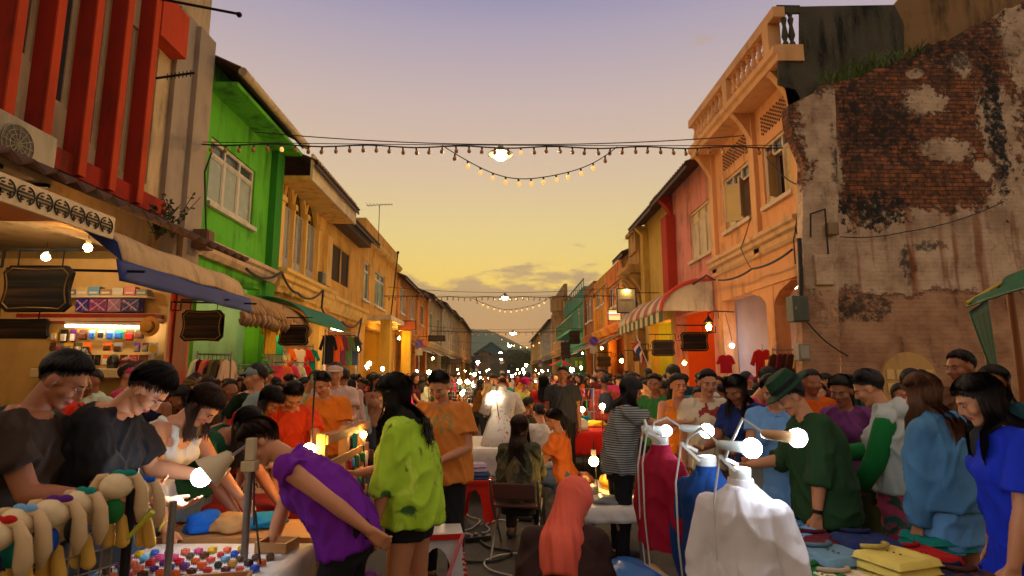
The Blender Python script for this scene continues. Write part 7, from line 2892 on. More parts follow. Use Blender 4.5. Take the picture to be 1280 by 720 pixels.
# --- white dress form
DF = printed('floral voile', (214, 206, 196), (190, 80, 60), .9, 5, 26, .62)
mb = MB()
dfx, dfy = gx(628, 8.0), 8.0
df = empty('dress_form', (dfx, dfy, .66), R(200), 'white floral dress on a dress form standing on a stall table', 'dress form')
mb.lathe([(.30, 0), (.27, .12), (.22, .28), (.165, .40), (.185, .52), (.2, .62), (.15, .7), (.06, .735), (.05, .78), (.0, .79)], n=30)
mb.v = [(x * (1 + .06 * math.sin(math.atan2(y, x) * 11) * max(0, .4 - z)), y * .75 * (1 + .06 * math.sin(math.atan2(y, x) * 11) * max(0, .4 - z)), z) for x, y, z in mb.v]
mb.build('dress', DF, df, smooth='all')
for s in (-1, 1):
	mb = MB()
	mb.caps((s * .19, 0, .63), (s * .27, .02, .42), .07, .075, 14, flat1=True)
	mb.build('sleeve', DF, df, smooth='all')
bare_bulb('light_bulb', 'bright white bulb beside the white floral dress', (gx(617, 7.8), 7.8, gz(494, 7.8)), .055, (255, 236, 200), 34, (.1, .1, -.5))
table('white fronted stall table under the white floral dress', gx(570, 8), gx(655, 8), 7.6, 9.2, .655, CLOTHW, .35)
# --- folding chair under the camouflage shirt
fc = empty('folding_chair', (gx(648, 5.55), 5.55, 0), -R(12), 'metal folding chair carrying the woman in the camouflage shirt', 'chair')
mb = MB()
mb.box(-.2, .2, -.19, .2, .42, .445)
mb.build('seat', M('chair brown', (70, 34, 26), rough=.5), fc, bevel=.01)
mb = MB()
mb.box(-.19, .19, -.235, -.215, .5, .64)
mb.build('backrest', M('chair brown'), fc, bevel=.01)
for s in (-1, 1):
	mb = MB()
	mb.tube([(s * .215, -.24, .67), (s * .215, -.2, .5), (s * .215, .25, .01)], .011, 8)
	mb.build('front_leg', STEEL, fc, smooth=True)
	mb = MB()
	mb.tube([(s * .195, .15, .44), (s * .195, -.3, .01)], .011, 8)
	mb.build('rear_leg', STEEL, fc, smooth=True)
# --- dress shirts on forms with clip-on bulbs
def shirt_form(label, x, y, rz, h0, color, seed, scale=1.0):
	root = empty('shirt_form', (x, y, h0), R(rz), label, 'shirt form', 'long sleeved shirts on white torso forms')
	mat = fabric('shirt ' + label[:12], color, var=.07)
	mb = MB()
	prof = [(-.0, .21, .125), (.1, .205, .125), (.25, .185, .115), (.36, .19, .12), (.46, .2, .115), (.52, .165, .09), (.565, .085, .07), (.585, .066, .066)]
	mb.loft([(Vector((0, 0, z)), Vector((1, 0, 0)), Vector((0, 1, 0)), a, b) for z, a, b in prof], 30)
	for s in (-1, 1):
		mb.ell((s * .165, 0, .475), (.068, .066, .062), 14, 10)
		mb.caps((s * .17, 0, .47), (s * .245, -.01, .2), .07, .062, 16)
		mb.caps((s * .245, -.01, .2), (s * .235, .03, -.08), .062, .045, 16, flat1=True)
	root.scale = (.77,) * 3
	o = mb.build('shirt', mat, root)
	job(o, .009, 2, wrinkle(.013, 6, 2.2, seed))
	mb = MB()
	for i, (r_, z) in enumerate(((.068, .57), (.072, .62))):
		pass
	mb.loft([(Vector((0, 0, z)), Vector((1, 0, 0)), Vector((0, 1, 0)), r_, r_) for r_, z in ((.07, .572), (.066, .59), (.062, .622), (.058, .622), (.058, .58))], 26)
	mb.build('collar', mat, root, smooth=True)
	mb = MB()
	mb.lathe([(.054, .56), (.053, .64), (.054, .668), (.05, .674), (.0, .674)], n=24)
	mb.build('form_neck', M('white plastic form', (206, 204, 200), rough=.4), root, smooth=True)
	return root
table('white low table under the shirts on torso forms, bottom centre', .62, 1.12, 2.12, 3.05, .60, None, topm=M('white board', (200, 196, 186), rough=.5, grime=.3))
SF = [(822, 2.95, 545, (150, 18, 50), 'deep crimson long sleeved shirt on a torso form, farthest of three', 'crimson'),
      (878, 2.62, 570, (22, 60, 120), 'deep blue long sleeved shirt on a torso form, between crimson and white', 'blue'),
      (918, 2.36, 585, (228, 222, 226), 'white long sleeved shirt on a torso form, nearest the camera', 'white')]
for px, Y, py, c, lb, nm in SF:
	shirt_form(lb, gx(px, Y), Y, [-74, -66, -38][SF.index((px, Y, py, c, lb, nm))], gz(py, Y) - .52, c, Y)
def clip_lamp(label, clip, bulb, Yc, Yb, col=(225, 240, 255), power=75, r=.034, hd=(188, 196, 190)):
	c = Vector((gx(clip[0], Yc), Yc, gz(clip[1], Yc)))
	b = Vector((gx(bulb[0], Yb), Yb, gz(bulb[1], Yb)))
	root = empty('clip_lamp', c, 0, label, 'lamp', 'clip-on bulbs over the shirt forms')
	e = b - c
	dirn = Vector((1, .05, -.12)).normalized()
	s = e - dirn * (r + .09)
	mb = MB()
	mb.tube([Vector((0, 0, 0)), Vector((s.x * .1, s.y * .1, .045)), Vector((s.x * .5, s.y * .5, max(s.z, 0) + .05)), s], .0055, 8)
	mb.build('gooseneck', M('white cable', (200, 196, 188), rough=.4), root, smooth=True)
	mb = MB()
	mb.caps(s, e - dirn * (r * .8), .017, .022, 12)
	mb.build('holder', M('holder %d' % hd[0], hd, rough=.4), root, smooth=True)
	mb = MB()
	mb.ell(e, r, 16, 12)
	mb.build('bulb', emat('clip bulb %d' % col[0], col, power), root, smooth=True)
	mb = MB()
	for a in (-.16, .16):
		mb.bar((-.02, 0, .02), (.055, a * .1, -.035 + a * .12), .016, .012)
	mb.build('clip', M('white cable'), root)
	mb = MB()
	mb.tube([(-.02, 0, .01), (-.05, 0, -.15), (-.045, .01, -.4), (-.03, .0, -.62), (.05, -.05, -.66)], .004, 6)
	mb.build('cord', M('white cable'), root, smooth=True)
	return root
clip_lamp('clip-on bulb glowing low behind the crimson shirt form neck', (806, 543), (830, 539), 2.98, 3.15, r=.03)
clip_lamp('clip-on bulb held out right of the crimson shirt form', (812, 540), (880, 539), 2.9, 2.9)
clip_lamp('clip-on bulb held out above the white shirt form, largest glow', (853, 560), (934, 561), 2.6, 2.32, r=.038, power=80)
clip_lamp('clip-on bulb in a wooden holder, farthest right of the shirt forms', (900, 577), (991, 548), 2.35, 2.2, hd=(196, 150, 100))
folded('pink cloth pile at the foot of the crimson shirt', gx(822, 2.8), 2.66, .602, .2, .18, .03, (206, 60, 110), 10, 2, 'folded_clothes', 'clothes', None, False)
# --- table of folded polo shirts
table('stall table heaped with folded polo shirts at the bottom right', 1.2, 2.6, 1.9, 2.95, .66, fabric('dark table cloth', (40, 36, 40)), .3)
FS = [(992, 688, 'white', 2, 0), (1000, 664, 'sky blue', 2, 10), (1022, 672, 'maroon', 2, -12), (1042, 690, 'grey', 3, 14), (1082, 672, 'navy', 3, -6), (1118, 692, 'mustard', 4, 18), (1152, 690, 'red', 2, 8),
      (1022, 716, 'green', 2, 10), (1078, 708, 'tan', 1, -8), (1062, 724, 'cream', 2, 6), (1142, 716, 'olive', 2, 20), (1196, 716, 'navy blue', 2, -10), (1170, 668, 'teal', 2, 4), (1222, 722, 'brown', 2, 0)]
for px, py, nm, n, rz in FS:
	c = CN.get(nm, (24, 34, 70))
	if nm == 'grey':
		c = (96, 124, 136)
	if nm == 'mustard':
		c = (206, 178, 84)
	h_ = .036
	x, y = on_z(px, py, .66 + h_ * n)
	folded('%s folded polo shirt%s on the stall table' % (nm, ' pile' if n > 1 else ''), x, y, .664, .27, .24, h_, c, rz, n)
# --- right hand low table of lit jewellery, behind the striped tee
table('low table of lit trinkets behind the headscarf, right of the street middle', .72, 1.2, 5.0, 6.3, .5, CLOTHW, .12)
bare_bulb('light_bulb', 'amber bulb low on the table of lit trinkets', (gx(740, 5.6), 5.6, gz(577, 5.6)), .045, (255, 196, 100), 130, (.05, .1, -.35))
for k, (px, py, Y, w_, h_, nm) in enumerate(((733, 592, 5.4, .16, .10, 'cream'), (752, 598, 5.2, .2, .06, 'grey'), (760, 582, 5.8, .16, .14, 'mustard'), (728, 585, 5.9, .14, .12, 'brown'))):
	crumple('trinket_heap', '%s heap of small trinkets on the low lit table' % nm, 'trinkets', (gx(px, Y), Y, .5), (w_ * .6, w_ * .6, h_), OBJPLAS, k + 20, CN[nm])
crumple('plastic_sheet', 'crumpled blue plastic sheet on the road right of the headscarf', 'plastic sheet', (gx(772, 4.6), 4.6, 0), (.3, .25, .16), OBJPLAS, 31, (40, 96, 160))
folded('cream bundles of cloth on the road beside the blue plastic sheet', gx(772, 4.1), 4.1, .0, .3, .22, .05, (196, 170, 120), 10, 2, 'folded_clothes', 'clothes', None, False)
folded('flat tan board on the road before the striped tee woman', gx(770, 5.5), 5.0, .0, .5, .3, .02, (196, 140, 66), 4, 1, 'cardboard', 'cardboard', None, False)
crumple('shopping_bag', 'red and white plastic bag with looped handles behind the lime jacket woman', 'bag', (gx(452, 3.55), 3.55, .0), (.14, .12, .34), OBJPLAS, 41, (190, 46, 50))
crumple('shopping_bag', 'purple cloth bag on the road by the plastic bag', 'bag', (gx(472, 3.9), 3.9, .0), (.14, .12, .3), OBJCLOTH, 44, (84, 40, 110))
# --- power strip and flex on the road
sx_, sy_ = on_z(597, 672, .03)
ps = empty('power_strip', (sx_, sy_, 0), R(20), 'black power strip lying on the road between the stools', 'power strip')
mb = MB()
mb.box(-.13, .13, -.04, .04, .0, .05)
mb.build('casing', M('black plastic', (24, 24, 26), rough=.4), ps, bevel=.008)
for k in range(3):
	mb = MB()
	mb.box(-.1 + .08 * k - .02, -.1 + .08 * k + .02, -.02, .02, .0505, .075)
	mb.build('plug', M('plug grey', (90, 90, 90), rough=.4), ps, bevel=.004)
def flex(label, pts, mat, r=.008):
	q = [Vector((*on_z(px, py, .012), .012)) for px, py in pts]
	seq = []
	for i in range(len(q) - 1):
		p0, p1, p2, p3 = q[max(i - 1, 0)], q[i], q[i + 1], q[min(i + 2, len(q) - 1)]
		for k in range(6):
			t_ = k / 6
			seq.append(.5 * ((2 * p1) + (p2 - p0) * t_ + (2 * p0 - 5 * p1 + 4 * p2 - p3) * t_ * t_ + (3 * p1 - p0 - 3 * p2 + p3) * t_ ** 3))
	seq.append(q[-1])
	mb = MB()
	mb.tube(seq, r, 6)
	tag(mb.build('flex', mat, smooth=True, origin=q[0]), label, 'cable')
flex('white flex curling from the red stool to the power strip', [(575, 630), (585, 645), (600, 650), (590, 660), (578, 664), (588, 668), (597, 672)], M('white flex', (180, 172, 160), rough=.5))
flex('white flex running right from the power strip to the folding chair', [(600, 670), (612, 662), (608, 655), (625, 650), (640, 652), (655, 646)], M('white flex'))
flex('black flex looping on the road below the power strip', [(600, 676), (612, 684), (640, 690), (622, 700), (590, 702), (560, 700)], CABLE, .012)
flex('grey flex snaking at the bottom of the road', [(640, 720), (612, 712), (606, 702), (625, 694), (660, 690)], M('white flex'))
# --- green market tent at the right edge
tr_ = empty('market_tent', (4.3, 4.6, 0), 0, 'green market tent with hanging side at the right edge', 'tent')
GT = M('green tarpaulin', (16, 96, 56), rough=.5, var=.2, grime=.3)
pa = Vector((gx(1218, 4.6) - 4.3, 0, gz(384, 4.6, 1218)))
pb = Vector((gx(1300, 4.6) - 4.3, .3, gz(352, 4.6, 1300)))
mb = MB()
mb.slab(lambda u, v: pa + (pb - pa) * u * 1.6 + Vector((0, -2.0 * v, .1 * math.sin(PI * v) + .03 * math.sin(u * 9))), 20, 10, .01)
mb.build('roof', GT, tr_, smooth='all')
mb = MB()
mb.slab(lambda u, v: pa + (pb - pa) * u * .6 + Vector((.16 * v * (1 - u) + .02 * math.sin(u * 20) * v, -.02, -.04 - v * (.62 + .3 * u))), 24, 10, .008)
mb.build('side_curtain', GT, tr_, smooth='all')
mb = MB()
mb.tube([pa + Vector((.0, .0, .03)), pa + (pb - pa) * 1.5 + Vector((0, 0, .0))], .015, 8)
mb.build('valance_rope', M('yellow rope', (196, 160, 40), rough=.7), tr_)
for q in (.55, 1.5):
	p = pa + (pb - pa) * q
	mb = MB()
	mb.tube([(p.x, p.y + .02, 0), (p.x, p.y + .02, p.z)], .03, 10)
	mb.build('post', M('rust post', (150, 84, 36), rough=.5), tr_, smooth=True)
# --- hanging garments and racks
mb = MB()
ol = [(-.09, 0), (-.2, -.05), (-.31, -.3), (-.22, -.34), (-.17, -.2), (-.185, -.62), (.185, -.62), (.17, -.2), (.22, -.34), (.31, -.3), (.2, -.05), (.09, 0), (0, -.04)]
mb.prism(ol, .05, Matrix(((1, 0, 0, 0), (0, 0, 1, -.025), (0, 1, 0, -.05), (0, 0, 0, 1))))
gar = empty('hanging_garment', (0, -50, 0))
g_o = mb.build('cloth', OBJCLOTH, gar, bevel=.012)
mb = MB()
mb.tube([(0, 0, -.06), (0, 0, .0), (.02, 0, .02), (0, 0, .04), (-.02, 0, .025)], .004, 5)
mb.tube([(-.19, 0, -.1), (0, 0, -.06), (.19, 0, -.1)], .005, 5)
mb.build('hanger', IRON, gar)
GUSED = [False]
def garment(label, c, rz, color, scale=(1, 1, 1), group=None):
	o = gar if not GUSED[0] else dup(gar)
	GUSED[0] = True
	tag(o, label, 'garment', group)
	o.location, o.rotation_euler, o.scale = c, (0, 0, R(rz)), scale
	for ch in o.children:
		ch.color = lin(color)
	return o
def rack(label, x0, x1, y0, y1, h, cols, where, rz=90, sc=(1, 1, 1), legs=True):
	root = empty('clothes_rack', (x0, y0, 0), 0, label, 'clothes rack')
	d = Vector((x1 - x0, y1 - y0, 0))
	mb = MB()
	mb.tube([Vector((0, 0, h)), d + Vector((0, 0, h))], .013, 8)
	mb.build('rail', STEEL, root, smooth=True)
	for q in (0, 1):
		mb = MB()
		mb.tube([d * q + Vector((0, 0, h + .05)), d * q], .014, 8)
		mb.bar(d * q + Vector((-.2, -.1, .02)), d * q + Vector((.2, .1, .02)), .02)
		mb.build('upright', STEEL, root, smooth=True)
	n = len(cols)
	rr = random.Random(n + int(h * 10))
	for k, nm in enumerate(cols):
		p = Vector((x0, y0, h - .025)) + d * ((k + .6) / (n + .2))
		j = [q for q in range(n) if cols[q] == nm].index(k)
		garment('%s garment on %s' % (nm, where), p, rz + rr.uniform(-14, 14), tuple(max(0, min(255, c + rr.uniform(-12, 12))) for c in CN[nm]), sc, '%s garments on %s' % (nm, where))
rack('steel clothes rack of pink and pale garments beyond the red pillar', gx(245, 8.9), gx(280, 8.9), 8.9, 9.1, gz(443, 8.9), ['white', 'maroon', 'coral', 'pink', 'olive', 'brown', 'tan', 'cream'], 'the rack beyond the red pillar', 84)
rack('long clothes rack of pale garments before the turquoise wall', gx(276, 10.6), gx(318, 10.6), 10.6, 11.2, gz(456, 10.6), ['cream', 'white', 'tan', 'grey', 'cream', 'white', 'tan'], 'the rack before the turquoise wall', 80)
yk = 12.4
rack('upper rail of white and pink shirts under the curled awning', gx(338, yk), gx(384, yk), yk, yk + .3, gz(432, yk), ['white', 'cream', 'orange', 'sky blue', 'white', 'red', 'teal'], 'the rail under the curled awning', 12, (.75, 1, .8))
rack('lower rail of pink and red skirts under the curled awning', gx(342, yk), gx(380, yk), yk - .1, yk + .2, gz(453, yk), ['pink', 'coral', 'pink', 'white', 'red'], 'the lower rail under the curled awning', 12, (.75, 1, .8))
rack('rail of dark and orange garments under the green ribbed awning', gx(404, 15.5), gx(436, 15.5), 15.5, 16.2, gz(414, 15.5), ['black', 'orange', 'maroon', 'olive', 'black'], 'the rail under the green awning', 20, (.8, 1, 1.3))
rack('rail of rust brown garments in the apricot arcade', gx(968, 11.4), gx(1000, 11.4), 11.4, 11.2, gz(437, 11.4), ['brown', 'maroon', 'brown', 'brown', 'tan'], 'the rail in the apricot arcade', 20, (.8, 1, 1))
garment('long red dress hung in the opening of the apricot arcade', (gx(955, 12.6), 12.6, gz(433, 12.6)), 8, CN['red'], (1, 1, 1.1))
garment('small red printed blouse hung by the blue white bulb', (gx(908, 13.4), 13.4, gz(441, 13.4)), 10, (200, 30, 50), (.8, 1, .7))
garment('yellow hanging cloth at the green pier under the curled awning', (gx(335, 11.4), 11.4, gz(388, 11.4)), 60, CN['yellow'], (.7, 1, 1.3))
garment('turquoise garment hung left of the dark sign over the clothes', (gx(345, 12.2), 12.2, gz(408, 12.2)), 40, CN['teal'], (.6, 1, .9))
# curled beige awning and ribbed green awning of the green and arched houses
def curl(name, label, px0, px1, X, ztop_, drop, mat, ribs, house, ext=1.0, amp=.03):
	ya, yb = on_x(px0, 400, X)[0], on_x(px1, 400, X)[0]
	mb = MB()
	def fn(u, v):
		a = v * R(80)
		rr = 1 + amp * math.sin(u * ribs * 2 * PI) * .5
		return Vector((-5.45 + ext * math.sin(a) * rr, ya + (yb - ya) * u, ztop_ - drop + drop * math.cos(a) * rr))
	mb.slab(fn, ribs * 8, 12, .015)
	a_ = part(mb, name, mat, house.root, smooth='all', label=label)
	if amp > .05:
		mb = MB()
		y = ya
		k = 0
		while y < yb:
			p = fn((y - ya) / (yb - ya), 1.0)
			mb.tube([p, p + Vector((.03, .0, -.1)), p + Vector((-.02, .02, -.2)), p + Vector((-.07, .03, -.13 - .03 * (k % 2)))], [.05, .06, .045, .01], 6)
			y += .15
			k += 1
		part(mb, 'scallop_fringe', mat, a_, smooth='all')
z_a = on_x(305, 372, -4.5)[1]
BA = M('curled beige canvas', (170, 130, 84), rough=.85, var=.3, scale=4, grime=.6, world=True)
curl('awning', 'curled beige scalloped awning', 300, 385, -4.45, z_a + .25, .62, BA, 20, h2, 1.05, .10)
curl('awning', 'green ribbed barrel awning', 384, 433, -4.3, on_x(390, 392, -4.5)[1] + .3, .7, M('green ribbed sheet', (10, 104, 74), rough=.45, grime=.25, world=True), 18, h3, 1.2, .04)
# --- goods on the partition of the red shop
YP = 8.95
sh = empty('shop_shelving', (gx(125, YP), YP, 0), 0, 'lit shelving with pegs and white counter inside the red shop', 'shelving')
x0_, x1_ = gx(58, YP) - sh.location.x, gx(200, YP) - sh.location.x
SC = M('shop back cream', (214, 178, 116), rough=.6, grime=.2)
mb = MB()
mb.box(x0_ - 1.2, x1_, .06, .1, .14, 3.4)
mb.build('back_panel', SC, sh)
ordn = ['first', 'second', 'third', 'fourth', 'fifth', 'sixth', 'seventh']
mb = MB()
mb.box(x0_ + .2, x1_ - .2, -.16, .058, gz(374.5, YP), gz(372.2, YP))
mb.build('top_shelf', M('counter cream', (216, 196, 160), rough=.5), sh)
mb = MB()
mb.box(x0_ - .4, x1_ - .05, -.2, .058, gz(405, YP), gz(394, YP))
mb.build('red_banner_shelf', striped('banner bands', (150, 28, 20), (206, 170, 130), 9, 2, .55, .5, .4), sh)
mb = MB()
mb.box(x0_, x1_ - .12, -.32, .058, gz(472, YP), gz(461, YP))
mb.build('counter', M('counter cream', (216, 196, 160), rough=.5), sh, bevel=.01)
hr_ = random.Random(21)
for row, py in enumerate((413, 429, 444, 457)):
	px = 62
	while px < 188:
		w_, h_ = hr_.uniform(7, 11), hr_.uniform(10, 16)
		nm = hr_.choice(['white', 'white', 'black', 'teal', 'olive', 'orange', 'purple', 'sky blue', 'grey', 'red', 'yellow', 'brown'])
		if hr_.random() < [.95, .85, .8, .5][row]:
			k_ = YP / FPX
			root = empty('hanging_packet', (gx(px + w_ / 2, YP), YP - .05, gz(py, YP)), 0, '%s packet pegged on the shop shelving under the tube light' % nm, 'packet', '%s packets on the shop shelving' % nm)
			mb = MB()
			mb.box(-w_ * k_ / 2, w_ * k_ / 2, -.006, .0, -h_ * k_, 0)
			o = mb.build('card', OBJPLAS, root)
			o.color = lin(CN[nm])
			mb = MB()
			mb.box(-w_ * k_ * .36, w_ * k_ * .36, -.035, -.0065, -h_ * k_ * .9, -h_ * k_ * .35)
			o = mb.build('blister', OBJPLAS, root, bevel=.006)
			o.color = lin(CN[hr_.choice(['black', 'white', 'grey', 'brown', 'red', 'blue'])])
		px += w_ + hr_.uniform(1, 4)
for k in range(7):
	cc_ = ['grey', 'cream', 'sky blue', 'tan', 'white', 'coral', 'grey'][k]
	xx_ = gx(84 + 15 * k, YP)
	root = empty('carton', (xx_, YP - .08, gz(372, YP)), 0, '%s carton on the top shelf of the red shop, %s from its left end' % (cc_, ordn[k]), 'box', 'cartons on the top shelf')
	mb = MB()
	mb.box(-.085, .085, -.06, .06, 0, .1 + .02 * (k % 3))
	o = mb.build('case', OBJPLAS, root, bevel=.005)
	o.color = lin(CN[cc_])
	mb = MB()
	mb.box(-.06, .06, -.063, -.0605, .03, .06)
	mb.build('stripe', M('label white', (220, 216, 210), rough=.6), root)
for px, w_, nm, c in ((95, 16, 'blue and white', (40, 30, 150)), (112, 22, 'magenta patterned', (130, 40, 110)), (135, 16, 'lilac patterned', (160, 110, 150)), (152, 22, 'dark blue and green', (40, 40, 120))):
	root = empty('patterned_box', (gx(px + w_ / 2, YP), YP - .1, gz(392, YP)), 0, '%s box standing on the red banner shelf' % nm, 'box')
	mb = MB()
	ww = w_ * YP / FPX
	mb.box(-ww / 2 + .004, ww / 2 - .004, -.07, .07, 0, .20)
	mb.build('carton', pattern('box ' + nm, c, [(200, 120, 180), (60, 120, 90)], 16, .6, .4), root)
	mb = MB()
	for s in (-1, 1):
		mb.bar((s * ww * .4, -.074, .02), (0, -.074, .1), .012)
		mb.bar((s * ww * .4, -.074, .18), (0, -.074, .1), .012)
	mb.build('cross_band', M('pale band', (206, 170, 190), rough=.5), root)
xh, zh = on_y(187, 408, YP - .25)
root = empty('straw_hat', (xh, YP - .25, zh), 0, 'round straw hat hung at the end of the red banner shelf', 'hat')
mb = MB()
mb.lathe([(.15, 0), (.148, .012), (.085, .02), (.075, .07), (.03, .085)], n=28, mat=Matrix.Rotation(PI / 2, 4, 'X'))
mb.build('straw', M('straw', (206, 150, 66), rough=.8, var=.25, scale=40), root, smooth=True)
mb = MB()
mb.lathe([(.088, .019), (.086, .034)], n=28, mat=Matrix.Rotation(PI / 2, 4, 'X'))
mb.build('band', M('straw band', (120, 76, 40), rough=.8), root, smooth=True)
xh, zh = on_y(192, 436, YP - .2)
root = empty('paddle', (xh, YP - .2, zh), 0, 'white rimmed paddle with a yellow face hung below the straw hat', 'paddle')
mb = MB()
mb.lathe([(.07, 0), (.07, .02)], n=26, mat=Matrix.Scale(1.25, 4, (0, 0, 1)) @ Matrix.Rotation(PI / 2, 4, 'X'))
mb.bar((0, -.01, -.08), (0, -.01, -.34), .03, .02)
mb.build('frame', WHITE, root)
mb = MB()
mb.lathe([(.05, .021), (.05, .024)], n=24, mat=Matrix.Scale(1.25, 4, (0, 0, 1)) @ Matrix.Rotation(PI / 2, 4, 'X'))
mb.build('face', M('paddle yellow', (226, 176, 40), rough=.5), root)
for px, nm, w_, h_ in ((84, 'black', 12, 22), (104, 'black', 12, 20), (160, 'maroon', 16, 14), (140, 'black', 10, 16)):
	crumple('leather_bag', '%s bag standing on the shop counter, %s' % (nm, {84: 'leftmost', 104: 'second', 160: 'by the straw hat', 140: 'behind the black hair'}[px]), 'bag', (gx(px, YP - .15), YP - .15, gz(461, YP)), (w_ * .0075, .07, h_ * .011), OBJPLAS, px, CN[nm], .55)
# ================================================================== THE FURTHER STALLS AND THE CROWD
fr_ = random.Random(77)
stall_names = ['cream', 'red', 'blue', 'white', 'green', 'mustard', 'grey', 'maroon']
BULBS = [(0, 'amber'), (1, 'white')]
spots = []
for k in range(11):
	Y = 9.8 + k * 2.9 + fr_.uniform(-.3, .3)
	for s in (-1, 1):
		if s < 0 and k == 0:
			continue
		spots.append((s, Y, k))
ordw = ['first', 'second', 'third', 'fourth', 'fifth', 'sixth', 'seventh', 'eighth', 'ninth', 'tenth', 'eleventh']
for s, Y, k in spots:
	xc = s * 1.25 + .15
	nm = stall_names[(k * 3 + (s > 0)) % 8]
	side = 'left' if s < 0 else 'right'
	table('%s covered stall table, %s along the %s middle row' % (nm, ordw[k], side), xc - .4, xc + .4, Y - 1.0, Y + 1.0, .74, fabric('stall ' + nm, CN[nm]), .35, legs=False)
	for q in range(4 if k < 5 else 2):
		c = fr_.choice(list(CN))
		crumple('goods_heap', '%s heap of goods on the %s stall table of the %s middle row' % (c, ordw[k], side), 'goods', (xc + fr_.uniform(-.25, .25), Y - .75 + .5 * q, .74), (.16, .16, fr_.uniform(.08, .2)), OBJCLOTH, k * 9 + q + s, CN[c],
				group='%s goods on the %s %s stall' % (c, ordw[k], side))
	zb = fr_.uniform(1.15, 1.45)
	white = fr_.random() < .35
	bare_bulb('light_bulb', '%s bulb lighting the %s stall table of the %s middle row' % ('white' if white else 'amber', ordw[k], side), (xc + fr_.uniform(-.2, .2), Y, zb),
              .045, (220, 232, 255) if white else (255, 204, 118), 95, (0, .05, .74 - zb))
	# a display stand carrying small lit goods
	if k < 7:
		st = empty('display_stand', (xc, Y + .45, .745), R(fr_.uniform(-20, 20)), 'wire display stand with dangling goods on the %s %s stall table' % (ordw[k], side), 'display stand')
		mb = MB()
		for xx in (-.25, .25):
			mb.tube([(xx, 0, 0), (xx, 0, .6)], .01, 6)
		for zz in (.2, .4, .6):
			mb.tube([(-.27, 0, zz), (.27, 0, zz)], .008, 6)
		mb.build('frame', STEEL, st)
		for q in range(10):
			mb = MB()
			mb.caps((-.24 + .05 * q, -.015, .58 - .2 * (q % 3)), (-.24 + .05 * q, -.015, .47 - .2 * (q % 3)), .02, .016, 8)
			o = mb.build('pendant', OBJPLAS, st, smooth=True)
			o.color = lin(CN[fr_.choice(list(CN))])
for k, (px, py, Y, cl) in enumerate(((765, 516, 7.5, 'amber'), (752, 508, 8.3, 'amber'), (715, 462, 15, 'white'), (655, 466, 24, 'white'), (640, 470, 26, 'white'), (584, 477, 17, 'amber'), (578, 492, 12, 'amber'),
                                     (593, 468, 20, 'amber'), (459, 458, 16, 'white'), (478, 461, 19, 'white'), (606, 470, 23, 'amber'), (727, 512, 9.5, 'amber'))):
	bare_bulb('light_bulb', '%s bulb glowing over the crowd, %s' % (cl, ['right of the street middle by the striped tee', 'just above the bulb by the striped tee', 'before the ochre house', 'right of the street vanishing point', 'at the far street middle',
              'left of the white floral dress', 'low left of the white floral dress', 'above the bulb left of the floral dress', 'before the porch house', 'beside the bulb of the porch house', 'far left of the street middle', 'low at the lit display stand'][k]),
              (gx(px, Y), Y, gz(py, Y)), .055 if Y > 12 else .04, (224, 234, 255) if cl == 'white' else (255, 204, 118), 110, (0, .02, -gz(py, Y)), holder=(0, 0, -1), group=None)
for k in range(26):
	Y = fr_.uniform(13, 52)
	x = fr_.choice([-1, 1]) * fr_.uniform(.4, 4.0)
	wh = fr_.random() < .3
	zz_ = fr_.uniform(1.62, 2.0)
	bare_bulb('light_bulb', 'small glowing bulb among the heads of the far crowd', (x, Y, zz_), .045, (220, 232, 255) if wh else (255, 204, 118), 150, (0, .02, -zz_), holder=(0, 0, -1), group='bulbs glowing in the far crowd')
# market umbrella
um = empty('market_umbrella', (gx(702, 26), 26, 0), 0, 'half open red and green market umbrella by the right hand houses', 'umbrella')
mb = MB()
for k in range(8):
	mb.m = k % 2
	a0, a1 = 2 * PI * k / 8, 2 * PI * (k + 1) / 8
	mb.add([(0, 0, 2.25), (.62 * math.cos(a0), .62 * math.sin(a0), 2.0), (.62 * math.cos(a1), .62 * math.sin(a1), 2.0)], [(0, 1, 2)])
mb.build('canopy', [fabric('umbrella red', (190, 30, 26)), fabric('umbrella green', (20, 110, 60))], um)
mb = MB()
mb.tube([(0, 0, 0), (0, 0, 2.4)], .02, 8)
mb.build('pole', STEEL, um)
# crowd: a dozen figures built once, then copied
CTOP = M('any crowd cloth', objcol=True, rough=.85, var=.2, scale=7, weave=.3, bscale=150, spec=.2)
CBOT = M('dark crowd cloth', (44, 44, 54), rough=.85, var=.3, scale=6)
WALK = dict(legL=((.04, .3, -1), (.02, -.02, -1)), legR=((.04, -.2, -1), (.02, -.5, -1)))
WALK2 = dict(legL=((.04, -.16, -1), (.02, -.4, -1)), legR=((.04, .25, -1), (.02, .02, -1)))
protos = []
def pack(fig, root):
	c, r = fig.at(.62)
	mb = MB()
	mb.ell(c + r @ Vector((0, -.2, 0)), (.14, .09, .2), 16, 12)
	b = mb.build('backpack', M('backpack cloth', (40, 44, 52), rough=.7), root, smooth='all')
	mb = MB()
	for s in (-1, 1):
		mb.tube([fig.at(u)[0] + r @ Vector((s * .09, y, 0)) for u, y in ((.8, -.16), (.97, -.05), (.95, .06), (.8, .13), (.6, .12), (.45, -.08))], .014, 6)
	mb.build('strap', M('backpack cloth'), b)
def crowd_cap(fig, root):
	mb = MB()
	mb.ell(fig.hd((0, -.008, .052)), (.086, .104, .072), 18, 12, rot=fig.Rh)
	mb.ell(fig.hd((0, .1, .052)), (.065, .065, .008), 14, 8, rot=fig.Rh)
	mb.build('cap', CTOP, root, smooth='all')
